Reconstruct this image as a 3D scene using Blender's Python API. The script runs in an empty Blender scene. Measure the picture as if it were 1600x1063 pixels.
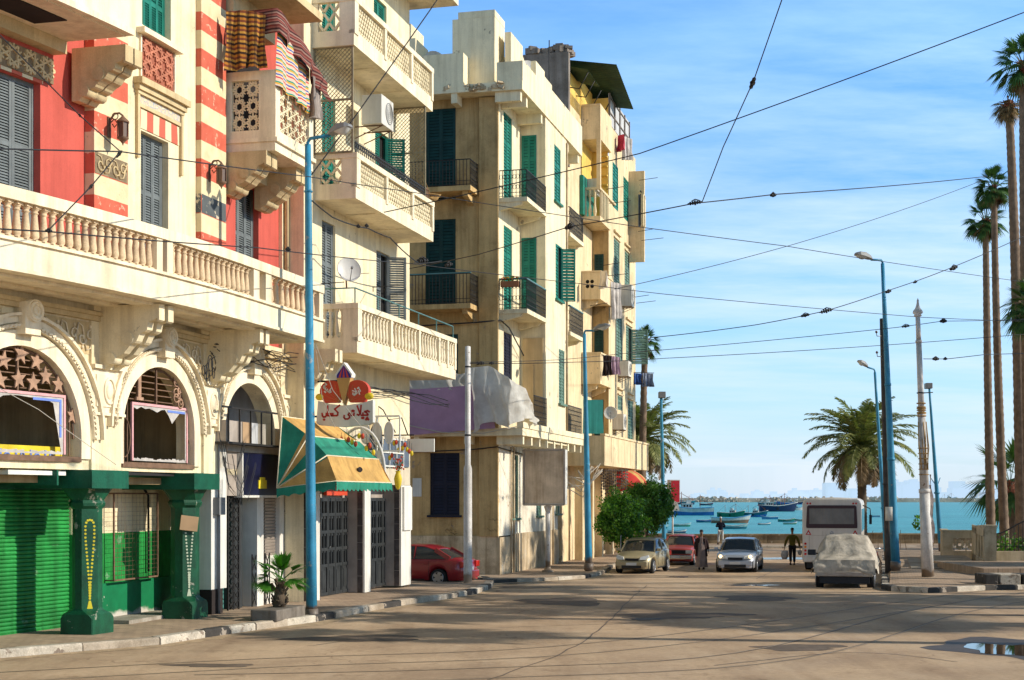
import bpy, bmesh, math, random
from math import sin, cos, pi, radians, sqrt, atan2
from mathutils import Vector, Matrix, noise
R = random.Random(7)
SC = bpy.context.scene
COL = SC.collection

# ---------------------------------------------------------------- frame
# camera stands at the origin looking along +Y; the street runs along +u, turned 14.3 degrees to the right
F = 2300.0; CX = 800.0; HY = 778.0; CZ = 2.95
T = math.atan(585 / F); CT = cos(T); ST = sin(T)
def W(u, v, z=0.0): return (u*ST + v*CT, u*CT - v*ST, z)
def UV(X, Y): return (X*ST + Y*CT, X*CT - Y*ST)
def sstep(a, b, x):
    t = min(1, max(0, (x-a)/(b-a))); return t*t*(3-2*t)
def gz(Y): return -0.3*sstep(38, 62, Y)
def ground(px, py, h=0.0):
    Y = 40.0
    for _ in range(30): Y = F*(CZ - gz(Y) - h)/(py - HY)
    return ((px-CX)/F*Y, Y, gz(Y)+h)
def at(px, py, Y): return ((px-CX)/F*Y, Y, CZ + (HY-py)/F*Y)
def onv(px, py, v):
    a = (px-CX)/F; u = v*(a*ST+CT)/(a*CT-ST); Y = u*CT - v*ST
    return u, CZ + (HY-py)/F*Y
def onu(px, py, u):
    a = (px-CX)/F; v = u*(a*CT-ST)/(a*ST+CT); Y = u*CT - v*ST
    return v, CZ + (HY-py)/F*Y

# ---------------------------------------------------------------- materials
MATS = {}
def nd(nt, t, **kw):
    n = nt.nodes.new(t)
    for k, v in kw.items():
        if k in n.inputs: n.inputs[k].default_value = v
        else: setattr(n, k, v)
    return n
def mixc(nt, fac, a, b, mode='MIX'):
    m = nt.nodes.new('ShaderNodeMix'); m.data_type = 'RGBA'; m.blend_type = mode
    def put(i, x):
        if isinstance(x, (tuple, list)): m.inputs[i].default_value = (x[0], x[1], x[2], 1)
        elif isinstance(x, (int, float)): m.inputs[i].default_value = x
        else: nt.links.new(x, m.inputs[i])
    put(0, fac); put(6, a); put(7, b)
    return m.outputs[2]
def ramp(nt, src, p0, p1, c0=(0,0,0), c1=(1,1,1)):
    r = nt.nodes.new('ShaderNodeValToRGB')
    r.color_ramp.elements[0].position = p0; r.color_ramp.elements[1].position = p1
    r.color_ramp.elements[0].color = (*c0, 1); r.color_ramp.elements[1].color = (*c1, 1)
    nt.links.new(src, r.inputs[0]); return r.outputs[0]
def noi(nt, vec, scale, detail=5, rough=.6):
    n = nt.nodes.new('ShaderNodeTexNoise'); n.inputs['Scale'].default_value = scale
    n.inputs['Detail'].default_value = detail; n.inputs['Roughness'].default_value = rough
    nt.links.new(vec, n.inputs['Vector']); return n.outputs['Fac']
def mapp(nt, vec, sc, rot=(0,0,0)):
    m = nt.nodes.new('ShaderNodeMapping'); m.inputs['Scale'].default_value = sc; m.inputs['Rotation'].default_value = rot
    nt.links.new(vec, m.inputs['Vector']); return m.outputs['Vector']
def math_(nt, op, a, b=None, c=None):
    m = nt.nodes.new('ShaderNodeMath'); m.operation = op
    for i, x in enumerate((a, b, c)):
        if x is None: continue
        if isinstance(x, (int, float)): m.inputs[i].default_value = x
        else: nt.links.new(x, m.inputs[i])
    return m.outputs[0]
def newmat(name):
    m = bpy.data.materials.new(name); m.use_nodes = True
    nt = m.node_tree; b = nt.nodes['Principled BSDF']
    g = nt.nodes.new('ShaderNodeNewGeometry')
    return m, nt, b, g.outputs['Position']
def M(name, col, rough=.75, var=.14, scale=1.5, streak=0.0, peel=None, peel_at=.66, peel_scale=2.5, bump=.15, bscale=30,
      metal=0, spec=.3, grime=0, coat=0, emis=None, low=None, fine=0.0, trans=0):
    if name in MATS: return MATS[name]
    m, nt, b, pos = newmat(name); MATS[name] = m
    d = tuple(x*(1-var*1.3) for x in col); l = tuple(min(1, x*(1+var*.6)) for x in col)
    c = ramp(nt, noi(nt, pos, scale), .32, .68, d, l)
    if peel:
        msk = ramp(nt, noi(nt, pos, peel_scale, 8, .65), peel_at, peel_at+.025)
        c = mixc(nt, msk, c, peel)
    if fine:
        c = mixc(nt, fine, c, ramp(nt, noi(nt, pos, 35, 3), .35, .65, (.35,.33,.3), (1,1,1)), 'MULTIPLY')
    if streak:
        s = ramp(nt, noi(nt, mapp(nt, pos, (2.2, 2.2, .14)), 1.6, 7, .68), .45, .66, (1,1,1), (.40,.33,.24))
        c = mixc(nt, streak, c, s, 'MULTIPLY')
    if grime:
        s = ramp(nt, noi(nt, pos, .55, 8, .7), .5, .66, (1,1,1), (.40,.35,.28))
        c = mixc(nt, grime, c, s, 'MULTIPLY')
        s = ramp(nt, noi(nt, pos, 2.3, 8, .75), .55, .68, (1,1,1), (.50,.44,.36)); c = mixc(nt, grime*.9, c, s, 'MULTIPLY')
    if low:      # (height, width, colour): dirt rising from the pavement
        sep = nt.nodes.new('ShaderNodeSeparateXYZ'); nt.links.new(pos, sep.inputs[0])
        w = math_(nt, 'ADD', sep.outputs[2], math_(nt, 'MULTIPLY', noi(nt, pos, 1.7, 6), -low[1]*2.2))
        mk = ramp(nt, math_(nt, 'MULTIPLY', math_(nt, 'ADD', w, low[1]*1.1), 1.0/(low[0]*2)), .45, .6, (1,1,1), (0,0,0))
        c = mixc(nt, mk, c, low[2])
    nt.links.new(c, b.inputs['Base Color'])
    b.inputs['Roughness'].default_value = rough; b.inputs['Metallic'].default_value = metal
    b.inputs['Specular IOR Level'].default_value = spec
    if coat: b.inputs['Coat Weight'].default_value = coat; b.inputs['Coat Roughness'].default_value = .08
    if emis: b.inputs['Emission Color'].default_value = (*emis[:3], 1); b.inputs['Emission Strength'].default_value = emis[3]
    if bump:
        bp = nt.nodes.new('ShaderNodeBump'); bp.inputs['Strength'].default_value = bump; bp.inputs['Distance'].default_value = .02
        nt.links.new(noi(nt, pos, bscale, 4), bp.inputs['Height']); nt.links.new(bp.outputs[0], b.inputs['Normal'])
    return m

# ---------------------------------------------------------------- mesh builder
class MB:
    def __init__(s, warp=None): s.v = []; s.f = []; s.mi = []; s.sm = []; s.warp = warp; s.M = None; s.cur = 0; s.smooth = False; s.cuts = []
    def cut(s):
        '''what follows is a separate piece'''
        if s.v and (not s.cuts or s.cuts[-1] != (len(s.v), len(s.f))): s.cuts.append((len(s.v), len(s.f)))
        return s
    def mat(s, i): s.cur = i; return s
    def add(s, vs, fs, smooth=None):
        o = len(s.v)
        for p in vs:
            p = Vector(p)
            if s.M is not None: p = s.M @ p
            if s.warp: p = Vector(s.warp(*p))
            s.v.append(p)
        sm = s.smooth if smooth is None else smooth
        for f in fs: s.f.append([i+o for i in f]); s.mi.append(s.cur); s.sm.append(sm)
        return s
    def box(s, x0, x1, y0, y1, z0, z1, seg=1):
        vs = []; fs = []
        for k in range(seg+1):
            y = y0 + (y1-y0)*k/seg
            vs += [(x0,y,z0),(x1,y,z0),(x1,y,z1),(x0,y,z1)]
        for k in range(seg):
            a = 4*k
            for i in range(4): j = (i+1)%4; fs.append((a+i, a+j, a+4+j, a+4+i))
        fs.append((3,2,1,0)); e = 4*seg; fs.append((e,e+1,e+2,e+3))
        return s.add(vs, fs, False)
    def cbox(s, c, size, rot=None):
        hx, hy, hz = [q/2 for q in size]
        vs = [Vector((x,y,z)) for x in (-hx,hx) for y in (-hy,hy) for z in (-hz,hz)]
        if rot is not None: vs = [rot @ q for q in vs]
        vs = [q + Vector(c) for q in vs]
        return s.add(vs, [(0,1,3,2),(4,6,7,5),(0,4,5,1),(2,3,7,6),(0,2,6,4),(1,5,7,3)], False)
    def quad(s, *p): return s.add(p, [tuple(range(len(p)))], False)
    def bar(s, p0, p1, w, h=None):
        p0 = Vector(p0); p1 = Vector(p1); d = p1-p0; L = d.length
        if L < 1e-6: return s
        q = d.to_track_quat('Z', 'X').to_matrix()
        return s.cbox((p0+p1)/2, (h or w, w, L), q)
    def tube(s, pts, r, n=6, caps=True, smooth=True):
        pts = [Vector(p) for p in pts]; vs = []; fs = []
        rs = r if isinstance(r, (list, tuple)) else [r]*len(pts)
        up = None
        for i, p in enumerate(pts):
            d = (pts[min(i+1, len(pts)-1)] - pts[max(i-1, 0)])
            if d.length < 1e-9: d = Vector((0,0,1))
            d.normalize()
            if up is None: up = Vector((0,0,1)) if abs(d.z) < .9 else Vector((1,0,0))
            a = d.cross(up); 
            if a.length < 1e-4: a = d.orthogonal()
            a.normalize(); b = a.cross(d).normalized(); up = b
            for k in range(n):
                t = 2*pi*k/n; vs.append(p + (a*cos(t)+b*sin(t))*rs[i])
        for i in range(len(pts)-1):
            for k in range(n):
                j = (k+1)%n; fs.append((i*n+k, i*n+j, (i+1)*n+j, (i+1)*n+k))
        s.add(vs, fs, smooth)
        if caps:
            o = len(s.v) - len(vs)
            s.f.append([o+k for k in range(n)][::-1]); s.mi.append(s.cur); s.sm.append(False)
            e = o + (len(pts)-1)*n
            s.f.append([e+k for k in range(n)]); s.mi.append(s.cur); s.sm.append(False)
        return s
    def lathe(s, cx, cy, prof, n=12, smooth=True, ang=0, sx=1, sy=1):
        vs = []; fs = []
        for r, z in prof:
            for k in range(n):
                t = 2*pi*k/n + ang; vs.append((cx + r*cos(t)*sx, cy + r*sin(t)*sy, z))
        m = len(prof)
        for i in range(m-1):
            for k in range(n):
                j = (k+1)%n; fs.append((i*n+k, i*n+j, (i+1)*n+j, (i+1)*n+k))
        s.add(vs, fs, smooth)
        s.add(vs[:n], [tuple(range(n))[::-1]], False); s.add(vs[-n:], [tuple(range(n))], False)
        return s
    def prism(s, poly, fn, a0, a1, smooth=False):
        """poly in 2-D extruded between a0 and a1; fn(p, q, a) gives the 3-D point"""
        n = len(poly)
        vs = [fn(p, q, a0) for p, q in poly] + [fn(p, q, a1) for p, q in poly]
        fs = [(i, (i+1)%n, n+(i+1)%n, n+i) for i in range(n)]
        s.add(vs, fs, smooth)
        s.add(vs[:n], [tuple(range(n))[::-1]], False); s.add(vs[n:], [tuple(range(n))], False)
        return s
    def grid(s, fn, nu, nv, smooth=True):
        vs = [fn(i/nu, j/nv) for i in range(nu+1) for j in range(nv+1)]
        fs = [(i*(nv+1)+j, (i+1)*(nv+1)+j, (i+1)*(nv+1)+j+1, i*(nv+1)+j+1) for i in range(nu) for j in range(nv)]
        return s.add(vs, fs, smooth)
    def ball(s, c, r, nu=8, nv=6, sc=(1,1,1)):
        c = Vector(c)
        def fn(a, b):
            t = 2*pi*a; p = pi*b
            return c + Vector((r*sc[0]*sin(p)*cos(t), r*sc[1]*sin(p)*sin(t), r*sc[2]*cos(p)))
        return s.grid(fn, nu, nv)
    def ring(s, c, R_, r, ax='x', n=16, m=5, sq=(1,1)):
        c = Vector(c); pts = []
        for k in range(n+1):
            t = 2*pi*k/n; p, q = R_*cos(t)*sq[0], R_*sin(t)*sq[1]
            pts.append(c + Vector({'x': (0,p,q), 'y': (p,0,q), 'z': (p,q,0)}[ax]))
        return s.tube(pts, r, m, False)
    def build(s, name, mats, parent=None, loc=None, rot=None, bevel=0):
        if s.cuts:
            C_ = s.cuts + [(len(s.v), len(s.f))]; v0 = f0 = 0; first_ = None
            for v1, f1 in C_:
                if f1 == f0: continue
                q = MB(); q.v = s.v[v0:v1]; q.f = [[i-v0 for i in f] for f in s.f[f0:f1]]; q.mi = s.mi[f0:f1]; q.sm = s.sm[f0:f1]
                o = q.build(name, mats, parent, loc, rot, bevel); first_ = first_ or o; v0, f0 = v1, f1
            return first_
        me = bpy.data.meshes.new(name)
        me.from_pydata([tuple(p) for p in s.v], [], s.f)
        if not isinstance(mats, (list, tuple)): mats = [mats]
        for m in mats: me.materials.append(m)
        me.polygons.foreach_set('material_index', s.mi); me.polygons.foreach_set('use_smooth', s.sm)
        me.update()
        o = bpy.data.objects.new(name, me); COL.objects.link(o)
        if parent is not None: o.parent = parent
        if loc is not None: o.location = loc
        if rot is not None: o.rotation_euler = rot
        if bevel:
            b = o.modifiers.new('bevel', 'BEVEL'); b.width = bevel; b.segments = 2; b.limit_method = 'ANGLE'
        return o
def tag(o, label=None, cat=None, group=None, kind=None):
    if label: o['label'] = label
    if cat: o['category'] = cat
    if group: o['group'] = group
    if kind: o['kind'] = kind
    return o
def thing(name, label, cat, loc=(0,0,0), rz=0, group=None):
    o = bpy.data.objects.new(name, None); COL.objects.link(o); o.empty_display_size = .2
    o.location = loc; o.rotation_euler = (0,0,rz)
    return tag(o, label, cat, group)
def struct(o): o['kind'] = 'structure'; return o
KIDS = {}
def dup(root, loc, rz=0, label=None, group=None, scale=None):
    r = root.copy(); COL.objects.link(r); r.location = loc; r.rotation_euler = (0,0,rz)
    if scale: r.scale = scale
    if label: r['label'] = label
    if group: r['group'] = group
    for ch in list(root.children):
        c = ch.copy(); COL.objects.link(c); c.parent = r
        for g in list(ch.children):
            d = g.copy(); COL.objects.link(d); d.parent = c
    return r
# ---------------------------------------------------------------- planes of a facade: (a along, z up, o outward) -> local point
def street_pl(n0): return lambda a, z, o=0: (n0+o, a, z)
def cross_pl(y0): return lambda a, z, o=0: (a, y0-o, z)
def pbox(mb, pl, a0, a1, z0, z1, o0, o1, seg=1):
    vs = []; fs = []
    for k in range(seg+1):
        a = a0 + (a1-a0)*k/seg
        vs += [pl(a,z0,o0), pl(a,z0,o1), pl(a,z1,o1), pl(a,z1,o0)]
    for k in range(seg):
        b = 4*k
        for i in range(4): j = (i+1)%4; fs.append((b+i, b+j, b+4+j, b+4+i))
    fs.append((3,2,1,0)); e = 4*seg; fs.append((e,e+1,e+2,e+3))
    mb.add(vs, fs, False)
def holewall(mb, pl, a0, a1, z0, z1, holes, depth=.25, step=1.0):
    """a wall face with rectangular openings and their reveals"""
    A = sorted(set([a0, a1] + [min(max(h[i], a0), a1) for h in holes for i in (0,1)]))
    Z = sorted(set([z0, z1] + [min(max(h[i], z0), z1) for h in holes for i in (2,3)]))
    A2 = [A[0]]
    for a in A[1:]:
        k = max(1, math.ceil((a-A2[-1])/step)); b = A2[-1]
        for i in range(1, k+1): A2.append(b + (a-b)*i/k)
    for i in range(len(A2)-1):
        for j in range(len(Z)-1):
            ca = (A2[i]+A2[i+1])/2; cz = (Z[j]+Z[j+1])/2
            if any(h[0] < ca < h[1] and h[2] < cz < h[3] for h in holes): continue
            mb.quad(pl(A2[i],Z[j]), pl(A2[i+1],Z[j]), pl(A2[i+1],Z[j+1]), pl(A2[i],Z[j+1]))
    for h in holes:
        p, q, r, t = h[:4]; d = h[4] if len(h) > 4 else depth
        mb.quad(pl(p,r), pl(p,t), pl(p,t,-d), pl(p,r,-d)); mb.quad(pl(q,r), pl(q,t), pl(q,t,-d), pl(q,r,-d))
        mb.quad(pl(p,t), pl(q,t), pl(q,t,-d), pl(p,t,-d)); mb.quad(pl(p,r), pl(q,r), pl(q,r,-d), pl(p,r,-d))
def leaf(pl, a0, a1, z0, z1, o, m, parent, warp=None, slat=.07, panels=2, th=.04, name='shutter'):
    mb = MB(warp); w = min(.07, (a1-a0)*.16)
    pbox(mb, pl, a0, a0+w, z0, z1, o, o+th); pbox(mb, pl, a1-w, a1, z0, z1, o, o+th)
    zs = [z0 + (z1-z0)*k/panels for k in range(panels+1)]
    for k, z in enumerate(zs):
        pbox(mb, pl, a0+w, a1-w, max(z0, z-.04), min(z1, z+.05), o, o+th-.004)
    for k in range(panels):
        n = max(2, int((zs[k+1]-zs[k]-.1)/slat)); h = (zs[k+1]-zs[k]-.09)/n
        for i in range(n):
            z = zs[k]+.05+i*h
            mb.quad(pl(a0+w,z+h*.05,o+th-.004), pl(a1-w,z+h*.05,o+th-.004), pl(a1-w,z+h*.95,o+.004), pl(a0+w,z+h*.95,o+.004))
    return mb.build(name, m, parent)
def window(root, pl, a0, a1, z0, z1, m, o=-.12, leaves=2, slat=.09, panels=2, warp=None, frame=None, sill=False, dark=None, openl=False):
    mb = MB(warp); f = .05
    pbox(mb, pl, a0, a0+f, z0, z1, o-.03, o+.05); pbox(mb, pl, a1-f, a1, z0, z1, o-.03, o+.05); pbox(mb, pl, a0+f, a1-f, z1-f, z1, o-.03, o+.05)
    if sill: pbox(mb, pl, a0-.1, a1+.1, z0-.09, z0-.002, .002, .12)
    mb.mat(1); mb.quad(pl(a0,z0,o-.05), pl(a1,z0,o-.05), pl(a1,z1,o-.05), pl(a0,z1,o-.05))
    w = mb.build('window', [frame or m, dark or MATS['dark_room']], root)
    n = leaves; a0 += f; a1 -= f; z1 -= f
    for k in range(n):
        p = a0 + (a1-a0)*k/n + .004; q = a0 + (a1-a0)*(k+1)/n - .004
        if openl and k == n-1: leaf(lambda a, z, oo=0, q=q: pl(q-oo-.01+a*.35, z, o+.05+a), 0, q-p, z0+.01, z1, 0, m, w, warp, slat, panels)
        else: leaf(pl, p, q, z0+.01, z1, o, m, w, warp, slat, panels)
    return w
def railing(pl, a0, a1, z0, z1, parent, m, step=.12, r=.011, deco=True, name='railing', mb=None, fin=True):
    mb = mb or MB(); N = max(2, int(abs(a1-a0)/step))
    for z in (z0+.05, z0+.2, z1): mb.bar(pl(a0,z), pl(a1,z), .035 if z == z1 else .02)
    for k in range(N+1):
        a = a0 + (a1-a0)*k/N; mb.bar(pl(a,z0), pl(a,z1), r*2)
        if deco and k < N:
            c = Vector(pl(a + (a1-a0)/N/2, (z0+z1)/2+.05)); s = abs(a1-a0)/N*.42
            e = (Vector(pl(a1,z0))-Vector(pl(a0,z0))).normalized()
            for zz in ((z1-z0)*.22, -(z1-z0)*.16):
                mb.tube([c + e*s*cos(t*pi/4) + Vector((0,0,zz+s*1.6*sin(t*pi/4))) for t in range(9)], .008, 4, False)
    return mb.build(name, m, parent) if fin else mb
M('dark_room', (.012,.011,.010), .95, bump=0)
M('cream', (.92,.78,.51), .9, var=.10, scale=.9, streak=.36, grime=.24, bump=.22, fine=.14, peel=(.50,.40,.27), peel_at=.66)
M('cream_rail', (.93,.80,.57), .88, var=.10, scale=1.4, streak=.34, bump=.2, fine=.12, grime=.16)
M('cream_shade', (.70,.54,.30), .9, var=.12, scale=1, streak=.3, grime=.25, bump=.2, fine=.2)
M('baluster_stone', (.78,.58,.36), .9, var=.2, scale=3, bump=.25, fine=.3)
M('red_wall', (.58,.105,.075), .85, var=.10, scale=1.2, streak=.25, bump=.15, peel=(.62,.35,.25), peel_at=.70, peel_scale=3, fine=.12)
M('red_relief', (.52,.20,.12), .85, var=.25, scale=4, bump=.6, bscale=25, fine=.3)
M('grey_shutter', (.17,.19,.19), .6, var=.18, scale=3, streak=.3, bump=.1, peel=(.3,.3,.27), peel_at=.66, peel_scale=6)
M('green_shutter', (.012,.20,.145), .55, var=.2, scale=3, streak=.3, bump=.1, peel=(.15,.28,.2), peel_at=.70, peel_scale=5)
M('dark_green_shutter', (.006,.045,.04), .6, var=.25, scale=3, streak=.3, bump=.1)
M('pale_green_shutter', (.14,.24,.18), .65, var=.2, scale=3, streak=.4, bump=.1)
M('shop_green', (.004,.10,.042), .5, var=.3, scale=2.5, bump=.25, peel=(.36,.36,.28), peel_at=.615, peel_scale=2.6, spec=.4, streak=.5, grime=.6, fine=.35)  # base green holds the shade that covers most of each pier
M('dado_green', (.004,.17,.06), .5, var=.2, scale=2, bump=.12, peel=(.45,.42,.36), peel_at=.66, peel_scale=3, spec=.4, low=(.30,.22,(.55,.50,.42)))
M('roller_green', (.025,.33,.065), .5, var=.28, scale=1.2, streak=.6, bump=.15, fine=.3, grime=.5, peel=(.18,.40,.2), peel_at=.64, peel_scale=1.6)
M('beam_green', (.006,.12,.065), .5, var=.25, scale=2, bump=.3, peel=(.2,.32,.25), peel_at=.68, streak=.4, grime=.5, fine=.3)
M('yellow_paint', (.75,.55,.03), .6, var=.15, bump=0)
M('white_paint', (.78,.76,.68), .6, var=.1, streak=.15, bump=.05)
M('pink_paint', (.72,.38,.38), .6, var=.12, scale=5, bump=.05)
M('blue_paint', (.16,.25,.62), .6, var=.12, bump=.05)
M('iron', (.035,.032,.03), .6, var=.2, bump=.1, metal=.3)
M('rust_iron', (.20,.115,.07), .75, var=.3, scale=5, bump=.15)
M('star_iron', (.42,.25,.16), .7, var=.25, scale=6, bump=.15)
M('interior', (.40,.29,.15), .95, var=.25, scale=.8, streak=.5, bump=.1)
M('interior_dark', (.03,.022,.02), .95, var=.25, bump=0)
M('marble_grey', (.42,.35,.29), .45, var=.18, scale=2.2, bump=.03, spec=.5, streak=.25)
M('white_marble', (.78,.74,.66), .4, var=.10, scale=1.6, bump=.03, spec=.5, streak=.25)
M('dark_tile', (.12,.095,.085), .35, var=.35, scale=6, bump=.05, spec=.5, fine=.3)
M('black_door', (.035,.037,.037), .5, var=.3, scale=3, bump=.1)
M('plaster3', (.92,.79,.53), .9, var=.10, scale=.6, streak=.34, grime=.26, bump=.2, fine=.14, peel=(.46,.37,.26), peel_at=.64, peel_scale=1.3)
M('plaster3_shaded', (.64,.43,.19), .9, var=.2, scale=.6, streak=.5, grime=.45, bump=.2, fine=.22, peel=(.38,.30,.22), peel_at=.64, peel_scale=1.3)  # plaster3 with the shade of the camera-facing walls put into its colour
M('plaster_base', (.70,.55,.36), .95, var=.25, scale=1.0, streak=.7, grime=.6, bump=.35, fine=.3, peel=(.55,.48,.38), peel_at=.60, peel_scale=1.2)
M('plaster4', (.88,.69,.42), .9, var=.14, scale=.5, streak=.4, grime=.32, bump=.2, fine=.2, peel=(.44,.35,.25), peel_at=.64, peel_scale=1)
M('plaster_yellow', (.86,.56,.13), .9, var=.15, scale=.8, streak=.3, grime=.25, bump=.15)
M('old_grey', (.30,.25,.21), .95, var=.2, scale=1.2, streak=.4, grime=.5, bump=.5, bscale=12, fine=.3)
M('concrete', (.42,.37,.30), .95, var=.2, scale=1.2, streak=.4, grime=.5, bump=.4, fine=.3)
M('blue_pole', (.04,.30,.50), .5, var=.2, scale=1.2, streak=.45, bump=.1, spec=.4, peel=(.30,.36,.38), peel_at=.635, peel_scale=3, fine=.25, grime=.35, low=(.35,.3,(.16,.12,.09)))
M('silver_pole', (.74,.70,.66), .55, var=.18, scale=2, streak=.5, bump=.12, spec=.4, fine=.3, peel=(.30,.22,.16), peel_at=.65, peel_scale=3, grime=.4, low=(.3,.25,(.25,.18,.12)))
M('lamp_head', (.22,.22,.22), .5, var=.1, bump=.05)
M('lamp_glass', (.55,.54,.5), .25, var=.05, bump=0, spec=.6)
M('lattice', (.30,.25,.16), .8, var=.25, scale=4, bump=.1)
M('ac_white', (.68,.64,.56), .6, var=.12, streak=.4, bump=.05)
M('dish_white', (.66,.63,.58), .5, var=.1, streak=.3, bump=.04)
M('rope', (.42,.26,.10), .9, var=.2, bump=.1)
M('cable', (.025,.025,.028), .6, var=.1, bump=0)
M('cable_light', (.45,.40,.33), .7, var=.1, bump=0)
M('ceramic', (.14,.07,.05), .3, var=.2, bump=0, spec=.6)
M('awning_green', (.03,.29,.19), .85, var=.25, scale=1.8, bump=.2, fine=.2, grime=.35, streak=.35)
M('awning_yellow', (.66,.39,.12), .85, var=.22, scale=1.8, bump=.2, fine=.2, grime=.35, streak=.35)
M('awning_red', (.55,.04,.03), .85, var=.15, bump=.1)
M('sign_white', (.68,.66,.60), .55, var=.1, streak=.3, bump=.03)
M('sign_red', (.60,.07,.03), .5, var=.08, bump=0)
M('letter_red', (.42,.03,.025), .6, var=.05, bump=0)
M('cone_tan', (.52,.31,.10), .6, var=.15, bump=.03)
M('blank_board', (.68,.54,.40), .8, var=.2, scale=1.2, streak=.55, grime=.35, bump=.1, fine=.15)
M('purple_cloth', (.42,.25,.37), .9, var=.15, scale=1.2, bump=.1, fine=.1)
M('white_tarp', (.60,.57,.52), .6, var=.2, scale=1.4, bump=.2, spec=.4)
M('teal_cloth', (.005,.12,.10), .85, var=.15, bump=.1)
M('corrugated', (.03,.065,.035), .7, var=.3, scale=1.5, bump=.1)
M('trunk_bark', (.24,.165,.11), .95, var=.3, scale=3, bump=.5, bscale=14, fine=.35)
M('bark_dark', (.14,.10,.065), .95, var=.3, scale=3, bump=.5, bscale=14, fine=.3)
M('red_boot', (.28,.10,.055), .9, var=.35, scale=5, bump=.3)
M('bollard_wood', (.09,.075,.065), .9, var=.3, scale=3, bump=.3)
M('rubber', (.018,.018,.018), .85, var=.1, bump=.05)
M('rim', (.45,.45,.46), .35, var=.05, bump=0, metal=.8)
M('chrome', (.6,.6,.6), .2, var=.03, bump=0, metal=1)
M('car_glass', (.03,.035,.04), .08, var=.1, bump=0, spec=.8)
M('black_plastic', (.02,.02,.022), .55, var=.1, bump=0)
M('headlight', (.6,.6,.58), .15, var=.05, bump=0, spec=.7)
M('headlight_on', (.9,.8,.6), .2, var=.02, bump=0, emis=(1,.72,.35,2.5))
M('tail_red', (.5,.015,.01), .2, var=.05, bump=0, spec=.6)
M('orange_lens', (.8,.25,.02), .3, var=.05, bump=0)
M('plate', (.6,.6,.58), .5, var=.1, bump=0)
M('paint_red', (.30,.012,.02), .35, var=.06, bump=0, coat=.8, spec=.5)
M('paint_oldred', (.33,.05,.04), .4, var=.12, bump=0, coat=.3)
M('paint_gold', (.40,.33,.20), .4, var=.08, bump=0, coat=.4, metal=.25)
M('paint_silver', (.40,.42,.47), .33, var=.04, bump=0, coat=.6, metal=.35)
M('paint_bus', (.66,.60,.53), .4, var=.07, scale=.8, streak=.25, bump=0, coat=.3)
M('curtain', (.20,.19,.18), .8, var=.2, bump=0)
def cloth_folds(name, col):
    if name in MATS: return MATS[name]
    m, nt, b, pos = newmat(name); MATS[name] = m
    c = ramp(nt, noi(nt, pos, 2.5, 7, .6), .3, .7, tuple(x*.6 for x in col), tuple(x*1.15 for x in col))
    nt.links.new(c, b.inputs['Base Color']); b.inputs['Roughness'].default_value = .9; b.inputs['Specular IOR Level'].default_value = .1
    bp = nt.nodes.new('ShaderNodeBump'); bp.inputs['Strength'].default_value = .7; bp.inputs['Distance'].default_value = .05
    nt.links.new(noi(nt, mapp(nt, pos, (1, 1, .4)), 7, 4), bp.inputs['Height']); nt.links.new(bp.outputs[0], b.inputs['Normal'])
    return m
cloth_folds('car_cover', (.50,.44,.36))
# red and cream courses, switched by height
def stripes_mat():
    m, nt, b, pos = newmat('striped_render'); MATS['striped_render'] = m
    sep = nt.nodes.new('ShaderNodeSeparateXYZ'); nt.links.new(pos, sep.inputs[0])
    wob = math_(nt, 'MULTIPLY', noi(nt, pos, 2, 3), .02)
    t = math_(nt, 'FRACT', math_(nt, 'DIVIDE', math_(nt, 'ADD', math_(nt, 'SUBTRACT', sep.outputs[2], 8.77), wob), .86))
    k = math_(nt, 'LESS_THAN', t, .5)
    red = ramp(nt, noi(nt, pos, 3, 6), .3, .7, (.52,.10,.06), (.62,.15,.09))
    cr = ramp(nt, noi(nt, pos, 3, 6), .3, .7, (.66,.52,.30), (.78,.66,.42))
    c = mixc(nt, k, cr, red)
    msk = ramp(nt, noi(nt, pos, 5, 8, .7), .60, .62); c = mixc(nt, math_(nt, 'MULTIPLY', msk, .6), c, (.72,.58,.40))
    msk2 = ramp(nt, noi(nt, pos, 13, 4, .7), .68, .70); c = mixc(nt, msk2, c, (.22,.17,.12))
    nt.links.new(c, b.inputs['Base Color']); b.inputs['Roughness'].default_value = .88; b.inputs['Specular IOR Level'].default_value = .2
    bp = nt.nodes.new('ShaderNodeBump'); bp.inputs['Strength'].default_value = .3; bp.inputs['Distance'].default_value = .02
    nt.links.new(noi(nt, pos, 20, 5), bp.inputs['Height']); nt.links.new(bp.outputs[0], b.inputs['Normal'])
stripes_mat()
def voussoir_mat():
    m, nt, b, pos = newmat('voussoir'); MATS['voussoir'] = m
    w = nt.nodes.new('ShaderNodeTexWave'); w.wave_type = 'BANDS'; w.bands_direction = 'Y'; w.inputs['Scale'].default_value = .62; w.inputs['Distortion'].default_value = 1.5
    w.inputs['Detail'].default_value = 1; w.inputs['Detail Scale'].default_value = 1.5
    nt.links.new(pos, w.inputs[0]); c = ramp(nt, w.outputs[1], .48, .54, (.55,.12,.07), (.72,.60,.38))
    nt.links.new(c, b.inputs['Base Color']); b.inputs['Roughness'].default_value = .9
voussoir_mat()
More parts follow.
